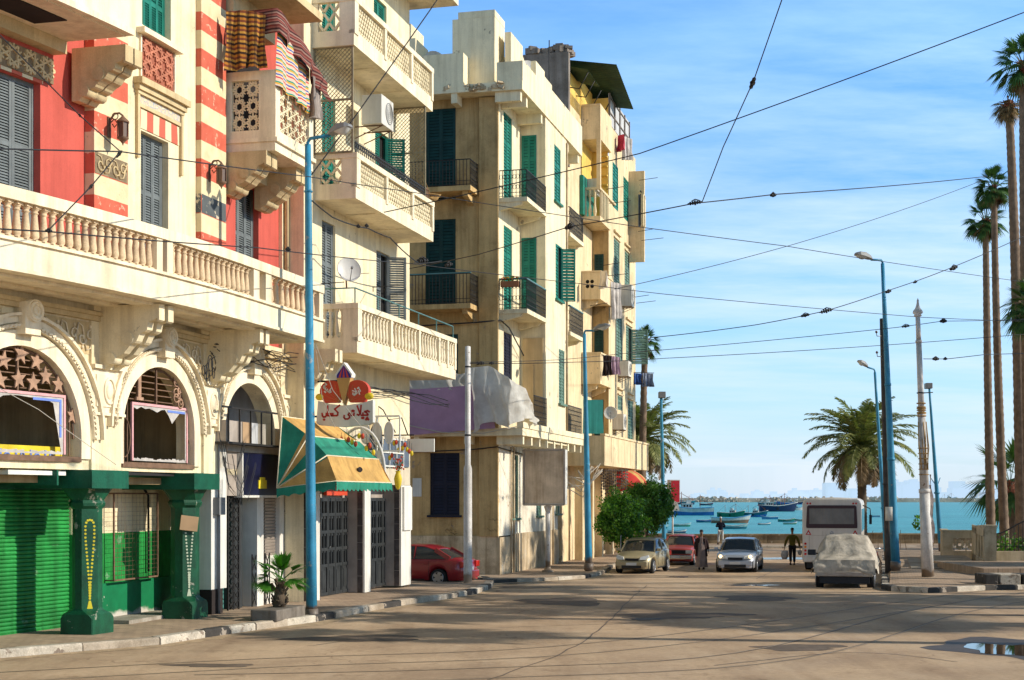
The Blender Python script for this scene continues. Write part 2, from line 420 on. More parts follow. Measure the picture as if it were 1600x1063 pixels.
def relief_mat(name, c0, c1, scale, kind='voronoi'):
    m, nt, b, pos = newmat(name); MATS[name] = m
    v = nt.nodes.new('ShaderNodeTexVoronoi'); v.feature = 'DISTANCE_TO_EDGE'; v.inputs['Scale'].default_value = scale
    nt.links.new(pos, v.inputs['Vector']); c = ramp(nt, v.outputs['Distance'], .02, .10, c0, c1)
    nt.links.new(c, b.inputs['Base Color']); b.inputs['Roughness'].default_value = .9
    bp = nt.nodes.new('ShaderNodeBump'); bp.inputs['Strength'].default_value = .9; bp.inputs['Distance'].default_value = .04; bp.invert = True
    nt.links.new(v.outputs['Distance'], bp.inputs['Height']); nt.links.new(bp.outputs[0], b.inputs['Normal'])
relief_mat('red_star_relief', (.30,.09,.05), (.60,.24,.15), 5)
relief_mat('cream_relief', (.34,.25,.13), (.66,.53,.33), 7)
relief_mat('blue_relief', (.36,.38,.42), (.68,.54,.36), 9)
relief_mat('dark_relief', (.12,.10,.08), (.55,.42,.27), 6)
def stripe_cloth(name, cols, scale, direction='Z', cross=None):
    m, nt, b, pos = newmat(name); MATS[name] = m
    sep = nt.nodes.new('ShaderNodeSeparateXYZ'); nt.links.new(pos, sep.inputs[0])
    t = math_(nt, 'FRACT', math_(nt, 'MULTIPLY', math_(nt, 'ADD', sep.outputs[2], math_(nt, 'MULTIPLY', sep.outputs[1 if direction == 'Z' else 0], .12)), scale))
    r = nt.nodes.new('ShaderNodeValToRGB'); r.color_ramp.interpolation = 'CONSTANT'
    el = r.color_ramp.elements
    for i, c in enumerate(cols):
        e = el[i] if i < 2 else el.new(i/len(cols))
        e.position = i/len(cols); e.color = (*c, 1)
    nt.links.new(t, r.inputs[0]); c = r.outputs[0]
    if cross:
        t2 = math_(nt, 'FRACT', math_(nt, 'MULTIPLY', sep.outputs[0], cross)); k = math_(nt, 'LESS_THAN', t2, .35)
        c = mixc(nt, math_(nt, 'MULTIPLY', k, .6), c, (.03,.02,.015))
    nt.links.new(c, b.inputs['Base Color']); b.inputs['Roughness'].default_value = .95; b.inputs['Specular IOR Level'].default_value = .1
stripe_cloth('rainbow_cloth', [(.7,.5,.35),(.55,.05,.08),(.75,.55,.35),(.05,.12,.4),(.7,.52,.36),(.7,.32,.03),(.04,.3,.2),(.72,.5,.42)], 3.4)
stripe_cloth('plaid_cloth', [(.45,.17,.03),(.06,.03,.02),(.5,.25,.05),(.2,.06,.03)], 4.5, cross=5)
stripe_cloth('brown_blanket', [(.16,.035,.03),(.30,.18,.14),(.07,.03,.03),(.26,.09,.07)], 7)
# ground, road, sea
def ground_mats():
    m, nt, b, pos = newmat('asphalt'); MATS['asphalt'] = m
    c = ramp(nt, noi(nt, pos, .35, 8, .62), .3, .72, (.42,.29,.185), (.72,.52,.335))
    c = mixc(nt, .55, c, ramp(nt, noi(nt, pos, 9, 6, .7), .3, .7, (.60,.58,.55), (1.06,1.06,1.06)), 'MULTIPLY')
    c = mixc(nt, .5, c, ramp(nt, noi(nt, pos, 60, 2, .7), .3, .7, (.6,.6,.6), (1,1,1)), 'MULTIPLY')
    lanes = ramp(nt, noi(nt, mapp(nt, pos, (.55,.05,1), (0,0,radians(14))), 1.0, 5, .6), .45, .66, (1,1,1), (.66,.62,.60))
    c = mixc(nt, .7, c, lanes, 'MULTIPLY')
    v = nt.nodes.new('ShaderNodeTexVoronoi'); v.feature = 'DISTANCE_TO_EDGE'; v.inputs['Scale'].default_value = .35
    dv = nt.nodes.new('ShaderNodeVectorMath'); dv.operation = 'ADD'; nt.links.new(pos, dv.inputs[0])
    nn = nt.nodes.new('ShaderNodeTexNoise'); nn.inputs['Scale'].default_value = 1.2; nn.inputs['Detail'].default_value = 6; nt.links.new(pos, nn.inputs['Vector'])
    nt.links.new(nn.outputs['Color'], dv.inputs[1]); nt.links.new(dv.outputs[0], v.inputs['Vector'])
    crack = ramp(nt, v.outputs['Distance'], .003, .009, (.45,.42,.4), (1,1,1)); c = mixc(nt, math_(nt, 'MULTIPLY', ramp(nt, noi(nt, pos, .25, 3), .5, .6), .6), c, crack, 'MULTIPLY')
    stain = ramp(nt, noi(nt, pos, .8, 7, .75), .56, .66, (1,1,1), (.60,.57,.54)); c = mixc(nt, .75, c, stain, 'MULTIPLY')
    spots = ramp(nt, noi(nt, pos, 4.5, 2, .5), .70, .74, (1,1,1), (.5,.47,.44)); c = mixc(nt, .6, c, spots, 'MULTIPLY')
    dust = ramp(nt, noi(nt, mapp(nt, pos, (1.0,.25,1)), .7, 6, .7), .5, .7); c = mixc(nt, math_(nt, 'MULTIPLY', dust, .5), c, (.58,.44,.30))
    nt.links.new(c, b.inputs['Base Color']); b.inputs['Specular IOR Level'].default_value = .25
    rr = ramp(nt, noi(nt, pos, .5, 6), .3, .7, (.7,.7,.7), (.95,.95,.95)); nt.links.new(rr, b.inputs['Roughness'])
    bp = nt.nodes.new('ShaderNodeBump'); bp.inputs['Strength'].default_value = .4; bp.inputs['Distance'].default_value = .02
    nt.links.new(noi(nt, pos, 18, 6, .7), bp.inputs['Height']); nt.links.new(bp.outputs[0], b.inputs['Normal'])
    # paving tiles
    m, nt, b, pos = newmat('paving'); MATS['paving'] = m
    br = nt.nodes.new('ShaderNodeTexBrick'); br.inputs['Scale'].default_value = 2.4; br.inputs['Mortar Size'].default_value = .012; br.offset = 0.5
    br.inputs['Brick Width'].default_value = .5; br.inputs['Row Height'].default_value = .5
    br.inputs['Color1'].default_value = (.50,.37,.26,1); br.inputs['Color2'].default_value = (.40,.30,.215,1); br.inputs['Mortar'].default_value = (.2,.15,.11,1)
    nt.links.new(mapp(nt, pos, (1,1,1), (0,0,T)), br.inputs['Vector'])
    c = mixc(nt, .8, br.outputs[0], ramp(nt, noi(nt, pos, 1.3, 7, .7), .3, .7, (.55,.52,.48), (1.1,1.05,1)), 'MULTIPLY')
    nt.links.new(c, b.inputs['Base Color']); b.inputs['Roughness'].default_value = .9; b.inputs['Specular IOR Level'].default_value = .2
    M('kerb_stone', (.50,.41,.31), .95, var=.25, scale=2.5, grime=.6, bump=.5, bscale=12, fine=.35)
    M('kerb_white', (.64,.56,.45), .9, var=.25, scale=2.5, grime=.65, bump=.4, bscale=12, fine=.45, peel=(.28,.22,.17), peel_at=.57, peel_scale=3)
    M('kerb_black', (.07,.062,.055), .9, var=.3, scale=2.5, bump=.4, bscale=12, peel=(.36,.30,.24), peel_at=.58, peel_scale=3, grime=.3, fine=.3)
    M('steel_rail', (.34,.255,.17), .6, var=.15, bump=0)
    M('wet', (.05,.04,.03), .12, var=.2, bump=0, spec=.8)
    m, nt, b, pos = newmat('puddle'); MATS['puddle'] = m
    b.inputs['Base Color'].default_value = (.02,.018,.015,1); b.inputs['Roughness'].default_value = .02; b.inputs['Specular IOR Level'].default_value = 1; b.inputs['IOR'].default_value = 1.6
    # sea
    m, nt, b, pos = newmat('sea_water'); MATS['sea_water'] = m
    n1 = noi(nt, mapp(nt, pos, (.012,.05,1)), 1, 6, .6)
    n2 = noi(nt, mapp(nt, pos, (.35,1.1,1)), 1, 8, .7)
    c = ramp(nt, n1, .3, .7, (.03,.29,.32), (.075,.44,.46))
    c = mixc(nt, .85, c, ramp(nt, n2, .36, .66, (.50,.62,.68), (1.35,1.3,1.25)), 'MULTIPLY')
    c = mixc(nt, .5, c, ramp(nt, noi(nt, mapp(nt, pos, (.03,.22,1)), 1, 5, .7), .38, .62, (.6,.72,.76), (1.2,1.2,1.2)), 'MULTIPLY')
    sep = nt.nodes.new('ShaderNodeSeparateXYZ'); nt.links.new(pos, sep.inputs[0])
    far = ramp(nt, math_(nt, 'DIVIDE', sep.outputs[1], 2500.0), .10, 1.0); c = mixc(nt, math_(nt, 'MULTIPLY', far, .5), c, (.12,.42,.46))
    nt.links.new(c, b.inputs['Base Color']); b.inputs['Roughness'].default_value = .35; b.inputs['Specular IOR Level'].default_value = .22
    bp = nt.nodes.new('ShaderNodeBump'); bp.inputs['Strength'].default_value = .9; bp.inputs['Distance'].default_value = .35
    nt.links.new(n2, bp.inputs['Height']); nt.links.new(bp.outputs[0], b.inputs['Normal'])
ground_mats()
def leafmat(name, c0, c1, trans=.25):
    m, nt, b, pos = newmat(name); MATS[name] = m
    c = ramp(nt, noi(nt, pos, 3.0, 4), .3, .7, c0, c1)
    nt.links.new(c, b.inputs['Base Color']); b.inputs['Roughness'].default_value = .5; b.inputs['Specular IOR Level'].default_value = .35
    tr = nt.nodes.new('ShaderNodeBsdfTranslucent'); nt.links.new(mixc(nt, 1.0, c, (1.1,1.5,.5), 'MULTIPLY'), tr.inputs[0])
    mx = nt.nodes.new('ShaderNodeMixShader'); mx.inputs[0].default_value = trans
    nt.links.new(b.outputs[0], mx.inputs[1]); nt.links.new(tr.outputs[0], mx.inputs[2])
    nt.links.new(mx.outputs[0], nt.nodes['Material Output'].inputs[0])
leafmat('leaf_bright', (.055,.18,.012), (.23,.43,.04), .3)
leafmat('leaf_dark', (.02,.08,.012), (.07,.18,.025), .25)
leafmat('palm_leaf', (.025,.075,.02), (.09,.17,.045), .15)
leafmat('date_leaf', (.09,.12,.04), (.36,.35,.13), .2)
leafmat('dry_leaf', (.16,.10,.05), (.30,.20,.10), .15)
leafmat('fan_bright', (.03,.13,.012), (.10,.28,.03), .35)

def sheet_mat():
    m, nt, b, pos = newmat('white_sheet'); MATS['white_tarp'] = m
    c = ramp(nt, noi(nt, pos, 2.2, 7, .65), .3, .7, (.42,.38,.32), (.80,.77,.70))
    nt.links.new(c, b.inputs['Base Color']); b.inputs['Roughness'].default_value = .45; b.inputs['Specular IOR Level'].default_value = .4
    bp = nt.nodes.new('ShaderNodeBump'); bp.inputs['Strength'].default_value = .5; bp.inputs['Distance'].default_value = .04
    nt.links.new(noi(nt, mapp(nt, pos, (1,1,.3)), 9, 5, .65), bp.inputs['Height']); nt.links.new(bp.outputs[0], b.inputs['Normal'])
    tr = nt.nodes.new('ShaderNodeBsdfTranslucent'); tr.inputs[0].default_value = (.8,.76,.68,1)
    mx = nt.nodes.new('ShaderNodeMixShader'); mx.inputs[0].default_value = .35
    nt.links.new(b.outputs[0], mx.inputs[1]); nt.links.new(tr.outputs[0], mx.inputs[2]); nt.links.new(mx.outputs[0], nt.nodes['Material Output'].inputs[0])
sheet_mat()

M('torn_white', (.50,.46,.42), .8, var=.2, scale=4, bump=.05)

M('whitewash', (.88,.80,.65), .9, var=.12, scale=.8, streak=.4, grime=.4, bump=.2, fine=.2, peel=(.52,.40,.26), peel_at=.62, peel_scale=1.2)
# ---------------------------------------------------------------- camera, sun, sky
cam = bpy.data.cameras.new('camera'); co = bpy.data.objects.new('camera', cam); COL.objects.link(co)
co.location = (0, 0, CZ); co.rotation_euler = (radians(90), 0, 0)
cam.sensor_width = 36; cam.lens = 36*F/1600; cam.shift_x = 0; cam.shift_y = (HY-531.5)/1600; cam.clip_end = 60000; cam.clip_start = .1
SC.camera = co
SUN_EL, SUN_AZ = radians(28), radians(-7.5)         # azimuth measured from +X towards +Y
sv = Vector((cos(SUN_EL)*cos(SUN_AZ), cos(SUN_EL)*sin(SUN_AZ), sin(SUN_EL)))
sl = bpy.data.lights.new('sun', 'SUN'); sl.energy = 5.0; sl.angle = radians(.5); sl.color = (1, .935, .81)
so = bpy.data.objects.new('sun', sl); COL.objects.link(so); so.rotation_euler = sv.to_track_quat('Z', 'Y').to_euler(); so.location = (60, -10, 40)
wd = bpy.data.worlds.new('World'); SC.world = wd; wd.use_nodes = True
nt = wd.node_tree; bg = nt.nodes['Background']
sky = nt.nodes.new('ShaderNodeTexSky'); sky.sky_type = 'NISHITA'; sky.sun_disc = False
sky.sun_elevation = SUN_EL; sky.sun_rotation = pi/2 - SUN_AZ
sky.altitude = 0; sky.air_density = 1.15; sky.dust_density = .35; sky.ozone_density = 3.0
tc = nt.nodes.new('ShaderNodeTexCoord')
sep = nt.nodes.new('ShaderNodeSeparateXYZ'); nt.links.new(tc.outputs['Generated'], sep.inputs[0])
# thin high cloud: project the view direction on a flat layer
zz = math_(nt, 'MAXIMUM', sep.outputs[2], .02)
cmb = nt.nodes.new('ShaderNodeCombineXYZ')
nt.links.new(math_(nt, 'DIVIDE', sep.outputs[0], math_(nt, 'ADD', zz, .12)), cmb.inputs[0])
nt.links.new(math_(nt, 'DIVIDE', sep.outputs[1], math_(nt, 'ADD', zz, .12)), cmb.inputs[1])
cl = noi(nt, mapp(nt, cmb.outputs[0], (.9, 2.0, 1), (0,0,.5)), 1.0, 8, .62)
cl2 = noi(nt, mapp(nt, cmb.outputs[0], (.35, .5, 1), (0,0,.2)), 1.0, 3, .5)
mask = math_(nt, 'MULTIPLY', ramp(nt, cl, .36, .70), ramp(nt, cl2, .32, .54))
cc = mixc(nt, math_(nt, 'MULTIPLY', mask, .8), sky.outputs[0], (7.6, 6.2, 4.9))
hz = ramp(nt, sep.outputs[2], -.02, .20, (1,1,1), (0,0,0))
cc = mixc(nt, math_(nt, 'MULTIPLY', hz, .45), cc, (5.2, 7.2, 9.6))
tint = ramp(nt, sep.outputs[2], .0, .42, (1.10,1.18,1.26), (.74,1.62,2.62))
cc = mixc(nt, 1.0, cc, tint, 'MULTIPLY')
cc = mixc(nt, ramp(nt, sep.outputs[2], .30, .56), cc, mixc(nt, 1.0, cc, (.30,.22,.15), 'MULTIPLY'))  # unseen upper sky dimmed and warmed to cut the fill light
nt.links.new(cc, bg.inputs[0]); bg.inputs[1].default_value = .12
SC.view_settings.view_transform = 'Standard'; SC.view_settings.look = 'None'; SC.view_settings.exposure = 0
SC.cycles.max_bounces = 6; SC.cycles.diffuse_bounces = 3; SC.cycles.glossy_bounces = 3; SC.cycles.transparent_max_bounces = 6

# ---------------------------------------------------------------- ground sheets
def sheet(name, m, x0, x1, ys, z=0.0, xs=None):
    mb = MB(); xs = xs or [x0, x1]
    vs = [(x, y, gz(y)+z) for y in ys for x in xs]; n = len(xs)
    mb.add(vs, [(j*n+i, j*n+i+1, (j+1)*n+i+1, (j+1)*n+i) for j in range(len(ys)-1) for i in range(n-1)], False)
    return struct(mb.build(name, m))
sheet('ground', MATS['asphalt'], -400, 400, [-60, 0, 20] + [30+2*k for k in range(20)] + [80, 95, 101.0])
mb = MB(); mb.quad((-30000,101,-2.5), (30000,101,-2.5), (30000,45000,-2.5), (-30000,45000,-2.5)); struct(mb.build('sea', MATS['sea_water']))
mb = MB(); mb.box(-400,400,100.9,101.4,-4,-.15); struct(mb.build('quay', MATS['concrete']))

def offset_poly(pts, d):
    """offset an open polyline sideways (left of travel) by d"""
    out = []
    for i, p in enumerate(pts):
        a = Vector(pts[max(i-1,0)][:2]); b = Vector(pts[min(i+1,len(pts)-1)][:2]); t = (b-a).normalized()
        out.append((p[0]-t.y*d, p[1]+t.x*d))
    return out
def resample(pts, step):
    out = [Vector(pts[0][:2])]; 
    for i in range(len(pts)-1):
        a = Vector(pts[i][:2]); b = Vector(pts[i+1][:2]); k = max(1, round((b-a).length/step))
        for j in range(1, k+1): out.append(a.lerp(b, j/k))
    return out
def kerb(name, pts, w, h, seq, mats, step=1.0, gap=.02):
    P = resample(pts, step); Q = offset_poly(P, w); mb = MB(); r = random.Random(3)
    for i in range(len(P)-1):
        a, b = P[i], P[i+1]; c, d = Vector(Q[i]), Vector(Q[i+1]); t = (b-a).normalized()*gap/2
        dz = r.uniform(-.015, .012); o = Vector((r.uniform(-.015,.015), r.uniform(-.015,.015)))
        a2, b2, c2, d2 = a+t+o, b-t+o, c+t+o, d-t+o; ci = .035
        def p(v, z): return (v.x, v.y, gz(v.y)+z)
        n = (c2-a2).normalized()*ci; H = h+dz
        vs = [p(a2,-.05), p(b2,-.05), p(b2,H-ci), p(a2,H-ci), p(a2+n,H), p(b2+n,H), p(c2,H), p(d2,H), p(c2,-.05), p(d2,-.05)]
        mb.mat(seq[i % len(seq)])
        mb.add(vs, [(0,1,2,3),(3,2,5,4),(4,5,7,6),(0,3,4,6,8),(1,9,7,5,2)], False)
    return struct(mb.build(name, mats))
def pavement(name, poly, h, m, step=None):
    """flat polygon following gz, triangulated as strips between two polylines of equal length"""
    A, B = poly; mb = MB(); n = len(A)
    vs = [(p[0], p[1], gz(p[1])+h) for p in A] + [(p[0], p[1], gz(p[1])+h) for p in B]
    mb.add(vs, [(i, i+1, n+i+1, n+i) for i in range(n-1)], False)
    return struct(mb.build(name, m))
KM = [MATS['kerb_white'], MATS['kerb_black'], MATS['kerb_stone']]
# left pavement: front edge of the kerb read off where it meets the road
kl = [ground(px, py)[:2] for px, py in ((-260,1056),(-120,1043),(0,1030),(130,1019),(250,1009),(320,998),(400,986),(495,973),(600,952),(700,937),(745,929),(768,920),(772,912))]
kl = [W(8, -15.2)[:2], W(16, -14.6)[:2]] + kl
kerb('kerb', kl, .28, .17, [0,2,0,1,0,2,0,1,2,0,2,1,2,2], KM, 1.15)
inner = offset_poly(kl, .27)
back = []
for p in inner:
    u, v = UV(*p); back.append(W(min(u, 45.93), -19.2)[:2])
pavement('pavement', (resample_pair := (inner, back)), .155, MATS['paving'])
# drifted sand and dust lying in the gutter
M('gutter_dust', (.50,.36,.22), .95, var=.3, scale=3, bump=.5, bscale=14, fine=.4)
def gutter(pts, seed, w0=.12, w1=.5):
    P = resample(pts, .35); A = [tuple(p) for p in P]; mb = MB(); n = len(A); r_ = random.Random(seed)
    B = offset_poly(A, -1.0); out = []
    for i in range(n):
        w = w0+(w1-w0)*max(0, .5+.9*noise.noise(Vector((i*.17, seed, 0)))+.4*noise.noise(Vector((i*.7, seed, 3))))
        out.append((A[i][0]+(B[i][0]-A[i][0])*w, A[i][1]+(B[i][1]-A[i][1])*w))
    mb.add([(x,y,gz(y)+.018) for x, y in A]+[(x,y,gz(y)+.005) for x, y in out], [(i,i+1,n+i+1,n+i) for i in range(n-1)], False)
    return struct(mb.build('gutter_dust', MATS['gutter_dust']))
gutter(kl, 2)
# B3 pavement
k3 = [ground(px, py)[:2] for px, py in ((748,903),(765,912),(850,909),(915,905),(940,899),(958,888))]
k3 = [W(56.6, -19)[:2], W(56.55,-15.8)[:2]] + k3[1:] + [W(*UV(*k3[-1]))[:2]] 
k3[-1] = W(92, -12.9)[:2]
gutter(k3[2:], 5)
kerb('kerb', k3, .25, .15, [2,2,0,2,1,2,0,1], KM, 1.1)
in3 = offset_poly(k3, .24); b3 = [W(max(UV(*p)[0], 57.0), -17 if i > 0 else -19)[:2] for i, p in enumerate(in3)]
pavement('pavement', (in3, b3), .135, MATS['paving'])
# tram rails let into the asphalt, and wet patches
def flatstrip(name, pts, w, z, m):
    P = resample(pts, 1.5); mb = MB(); A = offset_poly(P, w/2); B = offset_poly(P, -w/2); n = len(A)
    mb.add([(x,y,gz(y)+z) for x, y in A]+[(x,y,gz(y)+z) for x, y in B], [(i,i+1,n+i+1,n+i) for i in range(n-1)], False)
    return struct(mb.build(name, m))
def curve_pts(ctrl, n=24):
    P = [ground(*c)[:2] for c in ctrl]; out = []
    for i in range(n+1):
        t = i/n*(len(P)-1); k = min(int(t), len(P)-2); f = t-k
        p0 = Vector(P[max(k-1,0)]); p1 = Vector(P[k]); p2 = Vector(P[k+1]); p3 = Vector(P[min(k+2,len(P)-1)])
        out.append(tuple(.5*((2*p1)+(-p0+p2)*f+(2*p0-5*p1+4*p2-p3)*f*f+(-p0+3*p1-3*p2+p3)*f**3)))
    return out
for off, ctrl in ((0, ((300,1063),(760,1052),(1200,1025),(1460,957),(1640,928))), (1, ((-60,1062),(420,1036),(900,1015),(1300,965),(1640,915)))):
    c = curve_pts(ctrl)
    for d in (-.72, .72):
        q = offset_poly(c, d); flatstrip('tram_rail', q, .05, .006, MATS['steel_rail']); flatstrip('rail_groove', offset_poly(c, d-.04 if d > 0 else d+.04), .018, .005, MATS['rubber'])
def blob(name, cx, cy, rx, ry, z, m, seed, rot=0.0):
    r = random.Random(seed); mb = MB(); n = 40; ph = [r.uniform(0, 6.3) for _ in range(5)]
    vs = []
    for k in range(n):
        t = 2*pi*k/n; q = 1 + .16*sin(2*t+ph[0]) + .13*sin(3*t+ph[1]) + .10*sin(5*t+ph[2]) + .07*sin(9*t+ph[3])
        x, y = rx*q*cos(t), ry*q*sin(t); x, y = x*cos(rot)-y*sin(rot), x*sin(rot)+y*cos(rot)
        vs.append((cx+x, cy+y, gz(cy+y)+z))
    mb.add(vs, [tuple(range(n))], False); return struct(mb.build(name, m))
M('damp_asphalt', (.085,.062,.045), .55, var=.3, scale=1.5, bump=.2, spec=.4)
p = ground(1600, 1018); blob('damp_patch', p[0]+.2, p[1]+.3, 1.7, 2.2, .004, MATS['damp_asphalt'], 5)
M('tar_patch', (.17,.125,.09), .8, var=.3, scale=2, bump=.3, fine=.3)
blob('puddle', p[0]+.25, p[1]+.2, 1.1, 1.35, .009, MATS['puddle'], 4)
for px, py, rx, ry, s in ((690,925,1.5,1.6,8),(800,918,1.2,1.0,9)):
    p = ground(px, py); blob('damp_patch', p[0], p[1], rx, ry, .004, MATS['damp_asphalt'], s)
for px, py, rx, ry, s in ((810,913,.7,.4,1),(1175,915,.9,.5,2),(1232,873,1.6,1.6,3),(1060,902,.5,.4,6)):
    p = ground(px, py); blob('puddle', p[0], p[1], rx, ry, .009, MATS['wet'], s)
for px, py, rx, ry, s_ in ((560,998,1.2,.8,21),(1060,962,1.6,1.0,22),(1250,1012,.9,.6,23),(880,940,1.4,1.6,24),(330,1040,.7,.3,25),(1180,935,1.2,1.4,26)):
    p = ground(px, py); blob('tar_patch', p[0], p[1], rx, ry, .004, MATS['tar_patch'], s_)
M('tar_seam', (.12,.09,.07), .6, var=.2, bump=0)
for c_ in (((480,1010),(700,985),(980,975)), ((760,1063),(900,1010),(960,960),(1010,915)), ((1120,1040),(1330,1020),(1500,1035)), ((620,965),(860,950),(1100,945)), ((1180,905),(1230,885),(1290,868))):
    q = curve_pts(c_, 30); q = [(x+.05*noise.noise(Vector((x,y,1)))*2, y+.05*noise.noise(Vector((y,x,4)))*2) for x, y in q]; flatstrip('tar_seam', q, .03, .0065, MATS['tar_seam'])
p = ground(1010, 968); blob('manhole_cover', p[0], p[1], .36, .36, .008, MATS['iron'], 91)
# corniche: far kerb, far pavement and the sea wall
far = [(x, 94.5) for x in range(-120, 140, 2)]
kerb('kerb', far, .3, .16, [0,1], KM, 2.0)
mb = MB(); mb.box(-400,400,94.79,100.9,gz(97)-.2,gz(97)+.15); struct(mb.build('corniche_pavement', MATS['paving']))
mb = MB(); r = random.Random(4)
x = -150
M('sea_wall_stone', (.36,.26,.15), .95, var=.3, scale=.8, streak=.6, grime=.6, bump=.4, fine=.3, peel=(.5,.42,.3), peel_at=.6)
while x < 180:
    w = r.uniform(2.6, 3.6); h = .42 + r.uniform(-.04,.05)
    mb.box(x, x+w-.03, 99.9, 100.6, gz(97)+.1, h); mb.box(x-.02, x+w, 99.82, 100.68, h+.002, h+.10); x += w
tag(mb.build('sea_wall', MATS['sea_wall_stone']), 'low weathered stone sea wall along the far side of the corniche', 'wall')

# ---------------------------------------------------------------- breakwater and the hazy city across the bay
M('rock_pale', (.50,.42,.33), .95, var=.3, scale=.03, bump=.0, emis=(.45,.45,.45,.10))  # a faint glow is put into the far rock to pale it
mb = MB(); r = random.Random(12)
BY = 1800
def bw(x0, x1, h):
    mb.box(x0, x1, BY, BY+18, -3, h)
bw((1050-800)/F*BY, (1540-800)/F*BY, 2.6)
for k in range(520):
    px = r.uniform(1055, 1400 if k % 3 else 1540); dense = 1 if (1085 < px < 1150 or 1190 < px < 1300 or 1340 < px < 1400) else .45
    s = r.uniform(.7, 2.2)*dense; X = (px-800)/F*BY
    mb.cbox((X, BY-2-r.random()*3, 1.6+r.uniform(-3.5, 2.2*dense)), (s*1.7, s*1.2, s*1.3), Matrix.Rotation(r.uniform(0,3), 3, 'Z') @ Matrix.Rotation(r.uniform(-.6,.6), 3, 'X'))
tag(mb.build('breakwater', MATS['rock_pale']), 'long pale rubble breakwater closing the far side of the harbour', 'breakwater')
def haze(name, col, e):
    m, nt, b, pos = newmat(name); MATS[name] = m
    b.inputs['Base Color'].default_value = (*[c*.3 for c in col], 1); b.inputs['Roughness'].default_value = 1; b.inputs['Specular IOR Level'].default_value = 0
    b.inputs['Emission Color'].default_value = (*col, 1); b.inputs['Emission Strength'].default_value = e  # aerial haze painted in: pale blue colour plus a glow of its own
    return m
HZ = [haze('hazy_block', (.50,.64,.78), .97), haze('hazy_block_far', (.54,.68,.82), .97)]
r = random.Random(21)
CYY = 5200
def city(name, label, pxs, ytop, mats, dist, dens):
    mb = MB()
    for k in range(dens):
        px = r.uniform(*pxs); w = r.uniform(6, 22); top = r.uniform(*ytop); X = (px-800)/F*dist; hw = w/F*dist/2
        mb.box(X-hw, X+hw, dist, dist+60, -4, CZ + (HY-top)/F*dist)
        if r.random() < .4: mb.box(X-hw*.4, X+hw*.3, dist+4, dist+40, CZ+(HY-top)/F*dist, CZ+(HY-top+r.uniform(1.5,4))/F*dist)
    o = mb.build(name, mats); tag(o, label, 'city', kind='stuff'); return o
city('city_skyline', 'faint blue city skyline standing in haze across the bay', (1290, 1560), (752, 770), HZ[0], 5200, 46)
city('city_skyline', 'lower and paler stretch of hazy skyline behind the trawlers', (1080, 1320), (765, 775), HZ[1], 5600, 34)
# ================================================================ B1: the striped house with the curved balcony
V1 = -15.7
def warp1(n, y, z): return (n - .0135*max(0, 31-y)**2, y, z)
def L1(px, py, n=0.0):
    """picture point -> (y, z) on the curved surface standing n in front of the wall"""
    u = 30.0
    for _ in range(40):
        u, z = onv(px, py, V1 + n - .0135*max(0, 31-u)**2)
    return u, z
def Y1(px, n=0): return L1(px, 700, n)[0]
def Z1(px, py, n=0): return L1(px, py, n)[1]
def scrollwork(mb, n, a0, a1, z0, z1, k):
    w = (a1-a0)/k; h = z1-z0; r_ = min(w*.5, h*.42)
    for i in range(k):
        c = a0+w*(i+.5); s = 1 if i % 2 else -1
        mb.tube([(n, c+r_*q*cos(s*t), (z0+z1)/2+s*h*.06+r_*q*sin(s*t)) for t, q in ((.0,1),(.8,1),(1.6,.95),(2.4,.85),(3.2,.72),(4.0,.58),(4.8,.45),(5.6,.33),(6.6,.2))], .022, 4)
        mb.tube([(n, c-w*.5, z0+.02 if s > 0 else z1-.02),(n, c, z0+h*.12 if s > 0 else z1-h*.12),(n, c+w*.5, z1-.02 if s > 0 else z0+.02)], .018, 4)
        mb.ball((n, c, z0+h*.12 if s < 0 else z1-h*.12), .035, 5, 4)
def star_screen(mb, pl, a0, a1, z0, z1, cell, r=.016, o=-.07):
    na = max(1, round((a1-a0)/cell)); nz = max(1, round((z1-z0)/cell)); ca = (a1-a0)/na; cz = (z1-z0)/nz
    for i in range(na):
        for j in range(nz):
            c = (a0+ca*(i+.5), z0+cz*(j+.5)); P = []
            for k in range(12):
                rr = .5 if k % 2 == 0 else .27
                t = k*pi/6; P.append(pl(c[0]+ca*rr*cos(t), c[1]+cz*rr*sin(t), o))
            for k in range(12): mb.bar(P[k], P[(k+1)%12], r*2)
            H = [pl(c[0]+ca*.27*cos(t*pi/3+pi/6), c[1]+cz*.27*sin(t*pi/3+pi/6), o) for t in range(6)]
            for k in range(6): mb.bar(H[k], H[(k+1)%6], r*1.6); mb.bar(H[k], pl(c[0]+ca*.5*cos(k*pi/3+pi/6), c[1]+cz*.5*sin(k*pi/3+pi/6), o), r*1.6)
B1 = thing('corner_building', 'cream and red striped old building with a curved balustraded balcony over green shops', 'building', W(0, V1, 0), -T)
pl0 = street_pl(0); E1 = 36.9
